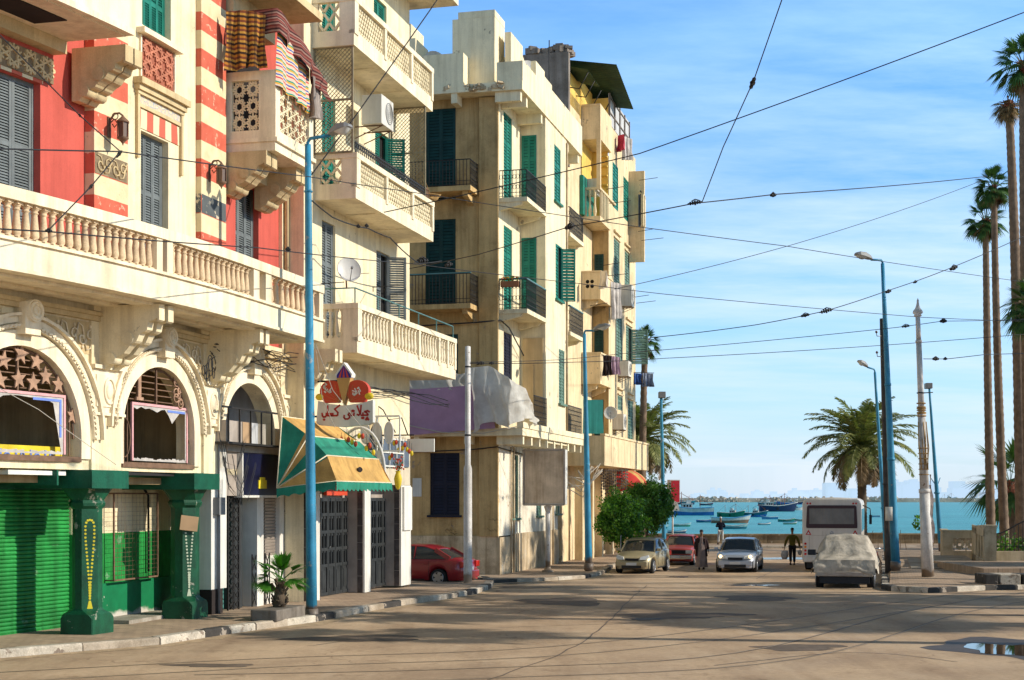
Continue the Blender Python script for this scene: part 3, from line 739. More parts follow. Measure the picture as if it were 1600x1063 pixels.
# ---- upper wall, zone by zone
ya, yb, yc, yd, ye = Y1(139), Y1(192), Y1(306), Y1(345), Y1(441)
TOPZ = 16.2
hA = (Y1(-75,-.1), Y1(63,-.1), 7.2, Z1(63,131,-.1))
mb = MB(warp1); holewall(mb, street_pl(-.10), 17, ya, 6.8, TOPZ, [hA], .3, .8)
mb.mat(1); pbox(mb, street_pl(-.10), hA[0]-.05, hA[1]+.05, hA[3], hA[3]+.42, .004, .02, 6)
mb.build('wall', [MATS['red_wall'], MATS['voussoir']], B1)
mb = MB(warp1); mb.box(-.1, .12, ya, yb, 6.8, TOPZ, 3); mb.cut(); mb.box(-.1, .14, yc, yd, 6.8, TOPZ, 3); mb.build('striped_pier', MATS['striped_render'], B1)
mb = MB(warp1)
for (p, q, n_) in ((ya+.02, yb-.02, .126), ):
    mb.box(n_-.01, n_, p, q, 9.64, 10.08, 3)
    mb.mat(1); scrollwork(mb, n_+.012, p+.05, q-.05, 9.67, 10.05, 4)
M('carve_ground', (.30,.22,.13), .9, var=.3, scale=4, bump=.3, fine=.3)
mb.build('carved_band', [MATS['carve_ground'], MATS['cream_shade']], B1)
mb = MB(warp1); mb.box(.13, .147, yc+.02, yd-.02, 9.64, 10.08, 3); mb.box(-.05,.13, yc-.006, yc-.001, 9.64, 10.08)
M('slate_band', (.10,.11,.11), .8, var=.2, peel=(.6,.5,.35), peel_at=.58, peel_scale=4)
mb.build('slate_band', MATS['slate_band'], B1)
# zone B, cream, with two windows
hB = (Y1(220), Y1(263), 7.2, Z1(221,204)); hB2 = (Y1(222), Y1(267), Z1(222,38), Z1(222,-60))
mb = MB(warp1); holewall(mb, pl0, yb-.01, yc+.01, 6.8, TOPZ, [hB, hB2], .28, .8); mb.build('wall', MATS['cream'], B1)
hC = (Y1(368,-.1), Y1(404,-.1), 7.2, Z1(370,281,-.1))
mb = MB(warp1); holewall(mb, street_pl(-.10), yd-.01, ye, 6.8, TOPZ, [hC], .3, .8)
mb.mat(1); pbox(mb, street_pl(-.10), hC[0]-.15, hC[1]+.25, hC[3], hC[3]+.35, .004, .02, 4)
mb.build('wall', [MATS['red_wall'], MATS['voussoir']], B1)
mb = MB(warp1); mb.box(-.2, 0, ye, E1, 3.6, TOPZ, 1); mb.build('wall', MATS['cream'], B1)
window(B1, street_pl(-.10), *hA, MATS['grey_shutter'], o=-.2, leaves=4, slat=.055, panels=3, warp=warp1)
window(B1, pl0, *hB, MATS['grey_shutter'], o=-.2, leaves=3, slat=.055, panels=3, warp=warp1)
w = window(B1, pl0, *hB2, MATS['green_shutter'], o=-.2, leaves=4, slat=.055, panels=2, warp=warp1)
window(B1, street_pl(-.10), *hC, MATS['grey_shutter'], o=-.2, leaves=3, slat=.055, panels=3, warp=warp1)
# carved surround of window B
mb = MB(warp1)
fa, fb = Y1(208), Y1(285); zt = Z1(205,118); zm = hB[3]+.12
pbox(mb, pl0, fa, fb, zt-.14, zt, .002, .22, 4); pbox(mb, pl0, fa+.03, fb-.03, zt-.26, zt-.141, .002, .14, 4); pbox(mb, pl0, fa+.06, fb-.06, zt-.34, zt-.261, .002, .09, 4)
for s0, s1 in ((fa+.08, fa+.17), (fb-.17, fb-.08)): pbox(mb, pl0, s0, s1, zm-.75, zt-.341, .002, .07)
pbox(mb, pl0, fa+.171, fb-.171, zm+.36, zm+.44, .002, .06, 4)
mb.build('window_surround', MATS['cream_shade'], B1)
mb = MB(warp1); pbox(mb, pl0, fa+.171, fb-.171, zm+.441, zt-.342, .002, .03, 4); mb.mat(1); pbox(mb, pl0, fa+.20, fb-.20, zm-.08, zm+.34, .002, .02, 4)
mb.build('carved_frieze', [MATS['blue_relief'], MATS['voussoir']], B1)
mb = MB(warp1); ra, rb = Y1(219), Y1(270); rz0, rz1 = Z1(222,118), Z1(222,56)
M('terracotta_relief', (.60,.22,.13), .9, var=.2, scale=4, bump=.3, fine=.3, grime=.3); M('terracotta_ground', (.38,.12,.07), .9, var=.2, scale=4, bump=.3)
pbox(mb, pl0, ra, rb, rz0, rz1, .002, .012, 3); mb.mat(1); star_screen(mb, pl0, ra+.03, rb-.03, rz0+.03, rz1-.03, .42, .022, .03); mb.build('carved_panel', [MATS['terracotta_ground'], MATS['terracotta_relief']], B1)
mb = MB(warp1); pbox(mb, pl0, ra-.15, rb+.15, rz1+.01, rz1+.13, .002, .2, 3)
for s in (ra-.05, rb+.001): pbox(mb, pl0, s, s+.05, rz0-.3, rz1, .002, .05)
mb.build('sill', MATS['cream_rail'], B1)
# ---- ground arcade: band with three arches
AZ0, AZ1 = 3.52, 6.95
def arch_u(pxl, pxr): a, b = Y1(pxl), Y1(pxr); return (a+b)/2, (b-a)/2
ar1r = Y1(124); ar1c = Y1(34); A1 = (ar1c, ar1r-ar1c, 4.15, 5.88, 3.72)
c2, w2 = arch_u(190, 301); A2 = (c2, w2, 4.45, 5.86, 3.66)
c3, w3 = arch_u(349, 427); A3 = (c3, w3, 4.55, 5.86, 3.66)
ARCH = [A1, A2, A3]
def apt(A, t, g=0.0, gz_=None):
    """point on the arch curve, t in 0..1, offset outwards by g"""
    th = pi*(1-t); return A[0] + (A[1]+g)*cos(th), A[2] + (A[3]-A[2]+g)*sin(th)
mb = MB(warp1)
edges = [17.0]
for A in ARCH: edges += [A[0]-A[1], A[0]+A[1]]
edges.append(E1)
for i in range(0, len(edges), 2):
    holewall(mb, pl0, edges[i], edges[i+1], AZ0, AZ1, [], 0, .8)
for A in ARCH:
    n = 24
    for k in range(n):
        (y0, z0), (y1, z1) = apt(A, k/n), apt(A, (k+1)/n)
        mb.quad((0,y0,z0),(0,y1,z1),(0,y1,AZ1),(0,y0,AZ1))
        mb.quad((0,y0,z0),(0,y1,z1),(-.42,y1,z1),(-.42,y0,z0))
    for s in (-1, 1):
        y = A[0]+s*A[1]; mb.quad((0,y,A[4]),(0,y,A[2]),(-.42,y,A[2]),(-.42,y,A[4]))
    mb.quad((0,A[0]-A[1],AZ0),(0,A[0]+A[1],AZ0),(0,A[0]+A[1],A[4]),(0,A[0]-A[1],A[4])); mb.quad((0,A[0]-A[1],A[4]),(0,A[0]+A[1],A[4]),(-.42,A[0]+A[1],A[4]),(-.42,A[0]-A[1],A[4]))
mb.build('arcade_wall', MATS['cream'], B1)
# arch mouldings
def archband(mb, A, g0, g1, o0, o1, legz=None, n=28):
    pts = []
    if legz is not None: pts.append(((A[0]-A[1]-g0, legz), (A[0]-A[1]-g1, legz)))
    for k in range(n+1): pts.append((apt(A, k/n, g0), apt(A, k/n, g1)))
    if legz is not None: pts.append(((A[0]+A[1]+g0, legz), (A[0]+A[1]+g1, legz)))
    vs = []; fs = []
    for a, b in pts: vs += [(o0, *a), (o1, *a), (o1, *b), (o0, *b)]
    for k in range(len(pts)-1):
        for i in range(4): j = (i+1)%4; fs.append((4*k+i, 4*k+j, 4*k+4+j, 4*k+4+i))
    fs += [(0,1,2,3), tuple(4*(len(pts)-1)+i for i in (3,2,1,0))]
    mb.add(vs, fs, False)
for A in ARCH:
    mb = MB(warp1)
    archband(mb, A, .002, .30, .002, .05, A[4]+.02)
    archband(mb, A, .34, .42, .002, .12, A[2]); archband(mb, A, .44, .56, .002, .09, A[2]); archband(mb, A, .57, .63, .002, .18, A[2])
    # rope moulding
    n = 60
    for k in range(n):
        y, z = apt(A, (k+.5)/n, .375); y2, z2 = apt(A, (k+1.1)/n, .40); mb.bar((.13, y, z), (.15, y2, z2), .045)
    # keystone scroll
    y, z = A[0], A[3]+.62
    mb.M = Matrix.Translation((.1, y, z)); mb.cbox((0,0,-.1), (.3,.42,.62)); mb.tube([(-.1,0,.05),(.22,0,.05)], .22, 14); mb.ring((.22,0,.05), .16, .035, 'x'); mb.ring((.22,0,.05), .07, .03, 'x'); mb.M = None
    mb.build('arch_moulding', MATS['cream_rail'], B1)
# string course and carved spandrels above the arches
mb = MB(warp1); sz = 6.42
for a, b in ((17, A1[0]+2.9), (A2[0]-1.55, A2[0]+1.5), (A3[0]-1.35, A3[0]+1.5)):
    pass
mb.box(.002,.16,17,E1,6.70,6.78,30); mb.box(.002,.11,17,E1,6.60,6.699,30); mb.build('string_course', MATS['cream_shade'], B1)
mb = MB(warp1)
for A in ARCH:
    for s in (-1, 1):
        y0 = A[0]+s*.55; y1 = A[0]+s*(A[1]+.5); pbox(mb, pl0, min(y0,y1), max(y0,y1), 5.9 if s > 0 else 6.2, 6.56, .002, .012, 4); mb.mat(1); scrollwork(mb, .03, min(y0,y1)+.06, max(y0,y1)-.06, (5.95 if s > 0 else 6.23), 6.53, max(2, int(abs(y1-y0)/.26))); mb.mat(0); mb.cut()
mb.build('carved_spandrel', [MATS['cream_shade'], MATS['cream_rail']], B1)
# piers between the arches: capital with a medallion, then double bracket under the balcony
def bracket(mb, y, z1, reach, w=.2, gap=.14, steps=5, drop=1.2):
    for s in (-1, 1):
        yy = y + s*(w+gap)/2
        prof = [(0, z1-drop), (.18, z1-drop)]
        prof = [(0, z1-drop-.12), (.16, z1-drop-.12)]
        for k in range(steps):
            a = reach*((k+1)/steps)**.8; z = z1-drop + (drop-.36)*(k/(steps-1))**1.15
            prof += [(a*.86, z), (a*.95, z+.03), (a, z+.07)]
        prof += [(reach, z1-.36), (reach+.05, z1-.33), (reach+.05, z1), (0, z1)]
        mb.prism(prof, lambda p, q, a: (p, a, q), yy-w/2, yy+w/2)
        mb.tube([(reach*.52, yy-w/2-.03, z1-drop*.58), (reach*.52, yy+w/2+.03, z1-drop*.58)], .14, 10)
        mb.tube([(reach*.24, yy-w/2-.03, z1-drop*.92), (reach*.24, yy+w/2+.03, z1-drop*.92)], .12, 10)
piers = [(A1[0]+A1[1]+A2[0]-A2[1])/2+.1, (A2[0]+A2[1]+A3[0]-A3[1])/2+.05, Y1(452)]
mb = MB(warp1)
for y in piers: bracket(mb, y, 6.93, 1.38); mb.cut()
mb.build('balcony_bracket', MATS['cream'], B1)
for y in piers[:2]+[Y1(441)]:
    mb = MB(warp1); hw = .42 if y != piers[0] else .52
    if y == Y1(441): hw = .22
    pbox(mb, pl0, y-hw, y+hw, 4.72, 5.62, .002, .10, 2); pbox(mb, pl0, y-hw-.05, y+hw+.05, 5.62, 5.70, .002, .18, 2); pbox(mb, pl0, y-hw-.05, y+hw+.05, 4.66, 4.719, .002, .14, 2)
    pbox(mb, pl0, y-hw+.08, y+hw-.08, 4.84, 5.50, .101, .125, 2)
    mb.ring((.13, y, 5.17), .22, .03, 'x', sq=(.8,1.2)); mb.ball((.12, y, 5.17), .15, 10, 6, (.35,.8,1.2)); mb.build('pier_capital', MATS['cream_rail'], B1)
    mb = MB(warp1); pbox(mb, pl0, y-hw, y+hw, 3.52, 4.659, .002, .06, 2); mb.cut(); pbox(mb, pl0, y-hw, y+hw, 5.701, 6.595, .002, .06, 2); mb.build('pier', MATS['cream'], B1)
# ---- main balcony
bal = MB(warp1); BE = Y1(499, 1.5)
for n0, n1, z0, z1 in ((.0,1.46,6.955,7.10),(1.30,1.60,7.02,7.49),(1.461,1.64,6.955,7.019),(1.34,1.64,8.22,8.44),(1.301,1.66,7.491,7.55)):
    bal.box(n0, n1, 17.5, BE, z0, z1, 40)
bal.box(.0,1.3,BE-.25,BE,7.101,7.49); bal.box(.02,1.34,BE-.28,BE,8.22,8.44)
pierp = [(-70,-55),(240,262),(392,400),(408,417)]
for p, q in ((238,247),(254,263),(390,399),(409,418),(493,499)):
    a, b = Y1(p,1.5), Y1(q,1.5); bal.box(1.36, 1.605, a, b, 7.551, 8.22, 1)
bal.box(.9,1.3,17.5,BE-1,6.90,6.954,40); bal.box(.12,.5,17.5,BE-1,6.90,6.954,40)
BAL = bal.build('balcony', MATS['cream_rail'], B1)
def baluster_mesh(h, r, m, square=False):
    mb = MB(); s = h
    mb.box(-r*1.1,r*1.1,-r*1.1,r*1.1,0,.07*s); mb.box(-r*1.1,r*1.1,-r*1.1,r*1.1,.93*s,s)
    mb.lathe(0,0,[(r*.95,.07*s),(r*.7,.10*s),(r*1.0,.15*s),(r*1.02,.22*s),(r*.82,.5*s),(r*.62,.76*s),(r*.7,.79*s),(r*.95,.81*s),(r*.7,.84*s),(r*.75,.88*s),(r*1.0,.90*s),(r*1.0,.93*s)],10)
    return mb
bm0 = baluster_mesh(.665, .082, None).build('baluster', MATS['baluster_stone'], BAL)
first = [True]
def put_bal(proto, parent, loc, rz=0):
    if first[0]: first[0] = False; o = proto
    else: o = proto.copy(); COL.objects.link(o)
    o.parent = parent; o.location = loc; o.rotation_euler = (0,0,rz); return o
def balrow(p, q, n):
    a, b = Y1(p,1.5), Y1(q,1.5)
    for k in range(n):
        y = a + (b-a)*(k+.5)/n; x, y, z = warp1(1.48, y, 7.552); put_bal(bm0, BAL, (x, y, z))
balrow(-75, 238, 24); balrow(264, 389, 15); balrow(419, 492, 9)
# ---- upper left balcony (soffit seen from below)
uz = Z1(196,57,1.5); ue = Y1(197,1.5)
mb = MB(warp1)
mb.box(-.1,1.5,17.5,ue,uz,uz+.16,20); mb.box(1.32,1.58,17.5,ue,uz+.161,uz+1.35,20); mb.box(-.1,1.32,ue-.22,ue,uz+.161,uz+1.35); mb.box(1.30,1.66,17.5,ue+.04,uz+.02,uz+.14,20); mb.box(1.30,1.66,17.5,ue+.04,uz+1.351,uz+1.5,20)
ub = mb.build('balcony', MATS['cream_rail'], B1)
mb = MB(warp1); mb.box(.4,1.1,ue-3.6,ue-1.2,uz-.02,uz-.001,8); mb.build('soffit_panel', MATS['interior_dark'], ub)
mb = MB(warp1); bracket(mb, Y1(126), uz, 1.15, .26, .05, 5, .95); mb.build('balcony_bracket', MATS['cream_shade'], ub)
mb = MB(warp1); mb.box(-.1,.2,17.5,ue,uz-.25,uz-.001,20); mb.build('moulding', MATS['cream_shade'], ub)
mb = MB(warp1); mb.box(-.095,-.06,Y1(-80),Y1(88),uz-.85,uz-.35,10); mb.mat(1); star_screen(mb, street_pl(-.04), Y1(-80), Y1(88), uz-.84, uz-.36, .48, .022, 0); mb.build('carved_frieze', [MATS['carve_ground'], MATS['cream_shade']], ub)
# ---- small balcony with star screens
sa, sb_ = Y1(430,1.35), Y1(489,1.35); sz0 = Z1(430,235,1.35)
mb = MB()
mb.box(-.1,1.35,sa,sb_,sz0,sz0+.22); mb.box(-.1,1.42,sa-.05,sb_+.05,sz0+.221,sz0+.32)
def frame_panel(mb, pl, a0, a1, z0, z1, b=.28, th=.14):
    pbox(mb, pl, a0, a0+b, z0, z1, -th, 0); pbox(mb, pl, a1-b, a1, z0, z1, -th, 0); pbox(mb, pl, a0+b, a1-b, z0, z0+.2, -th, 0); pbox(mb, pl, a0+b, a1-b, z1-.22, z1, -th, 0)
sz1 = Z1(428,107,1.35)
frame_panel(mb, street_pl(1.36), sa, sb_, sz0+.321, sz1); frame_panel(mb, cross_pl(sa), -.1, 1.219, sz0+.321, sz1, .3)
sbk = mb.build('balcony', MATS['cream_rail'], B1)
mb = MB(); mb.box(-.09,-.05,sa+.15,sb_-.2,sz0+.3,sz0+3.4); mb.build('dark_panel', MATS['interior_dark'], B1)  # dark panel: balcony door, with the shade behind the screen in its colour
mb = MB(); star_screen(mb, street_pl(1.36), sa+.28, sb_-.28, sz0+.52, sz1-.22, .42); mb.cut(); star_screen(mb, cross_pl(sa), .2, .92, sz0+.52, sz1-.22, .38, .02)
mb.build('star_screen', MATS['cream'], sbk)
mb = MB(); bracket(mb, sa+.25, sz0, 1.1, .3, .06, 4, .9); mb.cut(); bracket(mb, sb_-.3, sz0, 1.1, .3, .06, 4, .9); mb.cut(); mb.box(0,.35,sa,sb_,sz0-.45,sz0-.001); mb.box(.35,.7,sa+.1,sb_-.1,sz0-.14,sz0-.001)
mb.build('balcony_bracket', MATS['cream_shade'], sbk)
mb = MB(); z_ = Z1(430,-20,1.35); mb.box(-.1,1.5,sa-.3,sb_+.3,z_,z_+.2); mb.box(-.1,.3,sa-.1,sb_,z_-.6,z_-.001); mb.build('balcony_slab', MATS['cream_shade'], B1)
# ---- rain pipes and loose wiring at the end of the facade
mb = MB()
for yy, nn, r_ in ((ye+.12,.08,.06),(ye+.55,.06,.035),(ye+.78,.1,.05)): mb.tube([(nn,yy,7.6),(nn,yy,TOPZ)], r_, 8); mb.cut()
mb.tube([(.08,ye+.12,8.0),(.15,ye+.25,7.8),(.2,ye+.45,7.5)], .06, 8); mb.build('rain_pipe', MATS['cream_shade'], B1)
# ---- mezzanine rooms behind the arches
mb = MB(warp1); mb.box(-2.0,-1.9,17,E1,3.3,7.0,20); mb.box(-3.1,-.43,17,E1,3.25,3.4,20); mb.box(-3.1,-.43,17,E1,6.8,6.95,20); mb.box(-3.1,-.43,E1-.2,E1,3.4,6.8); mb.box(-3.1,-.45,Y1(152)-.3,Y1(152),3.4,6.8); mb.box(-3.1,-.45,Y1(330)-.3,Y1(330),3.4,6.8)
mb.build('interior', MATS['interior'], B1)
mb = MB(warp1); yy = Y1(30); mb.box(-1.89,-1.85,yy-.4,yy+1.5,3.4,6.3); mb.cut(); yy = Y1(262); mb.box(-1.89,-1.85,yy+.35,yy+.9,3.4,5.6); mb.build('dark_panel', MATS['dark_room'], B1)  # flat dark panels against the back wall of the rooms
mb = MB(); mb.box(-2.6,-2.5,17,Y1(10),3.4,6.8); mb.build('inner_partition', MATS['interior'], B1)
# white niche wall behind the third arch
mb = MB()
holewall(mb, street_pl(-.43), A3[0]-A3[1]-.2, A3[0]+A3[1]+.1, 3.4, 6.8, [], 0, 5)
M('niche_white', (.55,.54,.53), .8, var=.12, streak=.3, bump=.1)
mb2 = MB(); mb2.box(-1.5,-1.45,A3[0]-A3[1]-.4,A3[0]+A3[1]+.4,3.4,6.8); mb2.box(-1.45,-.43,A3[0]+A3[1]+.01,A3[0]+A3[1]+.1,3.4,6.8); mb2.box(-1.45,-.43,A3[0]-A3[1]-.1,A3[0]-A3[1]-.01,3.4,6.8)
mb2.build('niche', MATS['niche_white'], B1)
# grilles
def clipz(A, z):
    if z <= A[2]: return A[1]
    q = 1-((z-A[2])/(A[3]-A[2]))**2; return A[1]*sqrt(max(0, q))
def topz(A, y):
    q = 1-((y-A[0])/A[1])**2; return A[2]+(A[3]-A[2])*sqrt(max(0, q))
def star(mb, y, z, r, o, d=.03, rot=0.0):
    P = []
    for k in range(10):
        t = pi/2 + k*pi/5 + rot; q = r if k % 2 == 0 else r*.42; P.append((y+q*cos(t), z+q*sin(t)))
    mb.prism(P, lambda p, q, a: (a, p, q), o, o+d)
def grille(A, pxl, pxr, zt, side, stars=None):
    """arched grille: horizontal rods in the head, a framed opening, upright rods at the sides"""
    o = -.12; mb = MB(warp1)
    a, b = (Y1(pxl,o), Y1(pxr,o))
    z = zt+.07
    while z < A[3]-.06:
        h = clipz(A, z); mb.bar((o, A[0]-h, z), (o, A[0]+h, z), .022); z += .135
    mb.bar((o+.02, A[0], zt), (o+.02, A[0], A[3]), .04)
    n = 24; P = [(o, *apt(A, k/n, -.03)) for k in range(n+1)]; mb.tube(P, .025, 5, False)
    for lo, hi in ((A[0]-A[1], a), (b, A[0]+A[1])):
        k = max(2, int((hi-lo)/.11))
        for i in range(1, k): y = lo+(hi-lo)*i/k; mb.bar((o,y,A[4]), (o,y,min(zt+.1,topz(A,y))), .02)
        if not stars: mb.ring((o+.02,(lo+hi)/2,4.25), (hi-lo)*.42, .014, 'x', 14, 4, (1,1.9))
    mb.box(o-.05,o+.16,A[0]-A[1]-.02,A[0]+A[1]+.02,A[4]-.05,A[4]+.06,4)
    g = mb.build('arch_grille', MATS['rust_iron'], B1)
    mb = MB(warp1); f = .055; z0 = A[4]+.10
    mb.box(o,o+.04,a,b,zt-f,zt,4); mb.box(o,o+.04,a,a+f,z0,zt-f); mb.box(o,o+.04,b-f,b,z0,zt-f); mb.build('sign_frame', MATS['pink_paint'], g)
    # remains of a torn panel, ragged along its inner edge
    r = random.Random(int(A[0]*10)); mb = MB(warp1)
    TD = [.05,.09,.03,.07,.05,.08,.12,.06,.04,.16,.34,.22,.10,.06,.05] if not side else [.04,.05,.04,.20,.16,.06,.04,.03,.04,.05,.04,.05,.10,.16,.2]
    for k in range(14):
        y0 = a+f+(b-a-2*f)*k/14; y1 = a+f+(b-a-2*f)*(k+1)/14
        d0 = TD[k]; d1 = TD[k+1]
        mb.quad((o+.02,y0,zt-f),(o+.02,y1,zt-f),(o+.02,y1,zt-f-d1),(o+.02,y0,zt-f-d0))
        mb.quad((o+.02,y0,z0),(o+.02,y1,z0),(o+.02,y1,z0+.03+.05*r.random()),(o+.02,y0,z0+.03+.05*r.random()))
    for k in range(8):
        q0 = z0+(zt-f-z0)*k/8; q1 = z0+(zt-f-z0)*(k+1)/8
        mb.quad((o+.02,b-f,q0),(o+.02,b-f,q1),(o+.02,b-f-.05-.28*(k+1)/8*side,q1),(o+.02,b-f-.05-.28*k/8*side,q0))
    mb.mat(1); mb.box(o+.022,o+.03,b-f-.9,b-f-.06,zt-f-.09,zt-f-.04,2)
    if side: mb.box(o+.022,o+.03,b-f-.12,b-f-.06,zt-f-.8,zt-f-.091)
    mb.build('torn_panel', [MATS['torn_white'], MATS['blue_paint']], g)
    if stars:
        mb = MB(warp1)
        for px, py, s in stars:
            y, z = L1(px, py, o+.05); star(mb, y, z, s, o+.03, .03, r.uniform(-.2,.2)); mb.cut()
        mb.build('iron_star', MATS['star_iron'], g)
    else:
        mb = MB(warp1); y = A[0]-.75; mb.box(o+.02,o+.06,y-.06,y+.06,zt+.12,zt+.66); mb.box(o+.02,o+.07,y-.14,y+.14,zt+.66,zt+.74); mb.box(o+.02,o+.07,y-.14,y+.14,zt+.05,zt+.119)
        for k in range(7):
            t = k*.9; yy = A[0]+.95+.14*cos(t*2.3); z = zt+.08+.12*k; mb.ring((o+.05,yy,z), .12, .02, 'x', 10, 4, (1,.8)); mb.ring((o+.06,yy+.12*sin(t),z+.05), .07, .018, 'x', 8, 4)
        mb.build('scroll_ornament', MATS['star_iron'], g)
    return g
grille(A1, -60, 100, Z1(60,614,-.12), 1, [(6,563,.2),(33,553,.22),(57,565,.2),(0,594,.2),(29,592,.21),(52,598,.21),(71,588,.2),(91,601,.2),(113,650,.19),(-18,560,.2),(-30,598,.2)])
grille(A2, 204, 291, Z1(247,633,-.12), 0)
# yellow fascia sign standing in the first arch, seen through the frame
mb = MB(warp1); ysr = Y1(97,-.3); ysl = Y1(-160,-.3); za = 3.46
mb.box(-.36,-.30,ysl,ysr,3.50,3.98,8); YS = mb.build('shop_sign', MATS['yellow_paint'], B1)
tagp = 0
mb = MB(warp1)
for k in range(6):
    q = ysr-.35-k*.42; mb.ring((-.29,q,3.72), .10, .022, 'x', 10, 4, (1,1) if k % 2 else (.6,1.2)); mb.box(-.298,-.285,q-.2,q-.15,3.6,3.9); mb.box(-.298,-.285,q-.2,q+.1,3.585,3.62)
mb.build('sign_lettering', MATS['blue_paint'], YS)
mb = MB(warp1); mb.box(-.29,-.1,Y1(20),Y1(96,-.2),3.40,3.49,3); mb.build('tube_lamp', MATS['white_paint'], YS)
# ---- shop level: piers, lintels, recessed walls
RN = -1.45
mb = MB(warp1)
s_r = Y1(106, RN); sa_ = 17.0
mb.box(RN-.12,RN+.10,sa_,s_r+.9,3.12,3.50,16); mb.box(RN+.1,0,Y1(96,.1),Y1(96,.1)+.05,3.2,3.50)
mb.build('lintel', MATS['beam_green'], B1)
mb = MB(warp1); y = sa_; z = .16; r = random.Random(1)
while z < 3.10:
    zz = min(3.11, z+.085)
    P = [(RN, z), (RN+.035, z+.012), (RN+.045, z+.042), (RN+.03, z+.072), (RN, zz)]
    for k in range(len(P)-1):
        for j in range(8):
            a = sa_+(s_r-sa_)*j/8; b = sa_+(s_r-sa_)*(j+1)/8
            mb.quad((P[k][0],a,P[k][1]),(P[k][0],b,P[k][1]),(P[k+1][0],b,P[k+1][1]),(P[k+1][0],a,P[k+1][1]))
    z = zz
mb.box(RN-.05,RN+.05,sa_,s_r,.13,.17,8); mb.build('roller_shutter', MATS['roller_green'], B1)
def green_pier(pxl, pxr, beads, bm, top):
    """square block, chamfered shaft and broad green capital"""
    y0, y1 = Y1(pxl,.28), Y1(pxr,.28); c = (y0+y1)/2; hw = (y1-y0)/2; n1 = .28; n0 = n1-2*hw-.05; cn = (n0+n1)/2
    mb = MB(warp1)
    def octo(h, ch): return [(h-ch,-h),(h,-h+ch),(h,h-ch),(h-ch,h),(-h+ch,h),(-h,h-ch),(-h,-h+ch),(-h+ch,-h)]
    def stack(levels):
        vs = []; fs = []
        for h, ch, z in levels: vs += [(cn+p, c+q, z) for p, q in octo(h, ch)]
        for i in range(len(levels)-1):
            for k in range(8): j = (k+1)%8; fs.append((8*i+k, 8*i+j, 8*i+8+j, 8*i+8+k))
        e = 8*(len(levels)-1); fs.append(tuple(range(8))[::-1]); fs.append(tuple(e+k for k in range(8)))
        mb.add(vs, fs, False)
    h = hw
    stack([(h,.02,.12),(h,.02,.48),(h,.10,.56),(h*.84,.20,.64),(h*.80,.22,.68),(h*.80,.22,2.72),(h*.86,.18,2.78),(h*.90,.2,2.84),(h*.84,.2,2.9),(h*.95,.1,3.08),(h*1.0,.05,3.14)])
    P = mb.build('pier', MATS['shop_green'], B1)
    mb = MB(warp1); mb.box(RN-.1, n1+.12, y0-.22, y1+.30, 3.141, 3.515); mb.build('capital_block', MATS['beam_green'], P)
    # rosary painted on the chamfer that faces the road
    f = h*.80; a = Vector((cn+f-.22, c-f, 0)); b = Vector((cn+f, c-f+.22, 0)); nrm = Vector((1,-1,0)).normalized()*.006
    if beads == 'wide': a = Vector((cn+f, c-f+.22, 0)); b = Vector((cn+f, c+f-.22, 0)); nrm = Vector((.006,0,0))
    t = (b-a).normalized(); m0 = (a+b)/2+nrm; mb = MB(warp1)
    def disc(s, z, r, sz=1.0):
        cc = m0+t*s; mb.add([tuple(cc+t*r*cos(q*pi/4)+Vector((0,0,z+r*sz*sin(q*pi/4)))) for q in range(8)], [tuple(range(8))], False)
    n = 30; W_ = .085 if beads != 'wide' else .12
    for k in range(n+1):
        q = k/n; s = W_*sin(pi*min(1,q)*1.0)*(1 if True else 0)
    for side in (-1, 1):
        for k in range(17):
            q = k/16; zz = 2.44-.12*0 - q*1.22; s = side*W_*(1-max(0,q-.25)/.75*.85)
            if k == 0: s *= .8
            disc(s, zz, .024)
    for s in (-.5, 0, .5): disc(s*W_*.9, 2.475+.02*(1-abs(s)), .024)
    for k in range(6): disc(0, 1.16-k*.055, .034-.002*k, 1.2)
    a0 = m0+Vector((0,0,.84)); mb.add([tuple(a0-t*.02), tuple(a0+t*.02), tuple(a0+t*.07-Vector((0,0,.24))), tuple(a0-t*.07-Vector((0,0,.24)))], [(0,1,2,3)], False)
    mb.build('painted_rosary', bm, P)
    return P, c, cn, h
M('bead_yellow', (.62,.52,.03), .7, var=.15, bump=0); M('bead_white', (.50,.55,.40), .7, var=.15, bump=0)
P1_, c1_, cn1, h1 = green_pier(146, 180, 'n', MATS['bead_yellow'], 0)
P2_, c2_, cn2, h2 = green_pier(303, 327, 'n', MATS['bead_white'], 0)
M('cardboard', (.42,.27,.15), .9, var=.15)
mb = MB(warp1); mb.cbox((cn2+h2*.62, c2_-h2*.72, 2.36), (.42,.03,.34), Matrix.Rotation(radians(45), 3, 'Z') @ Matrix.Rotation(.12,3,'Y')); mb.build('cardboard_notice', MATS['cardboard'], P2_)
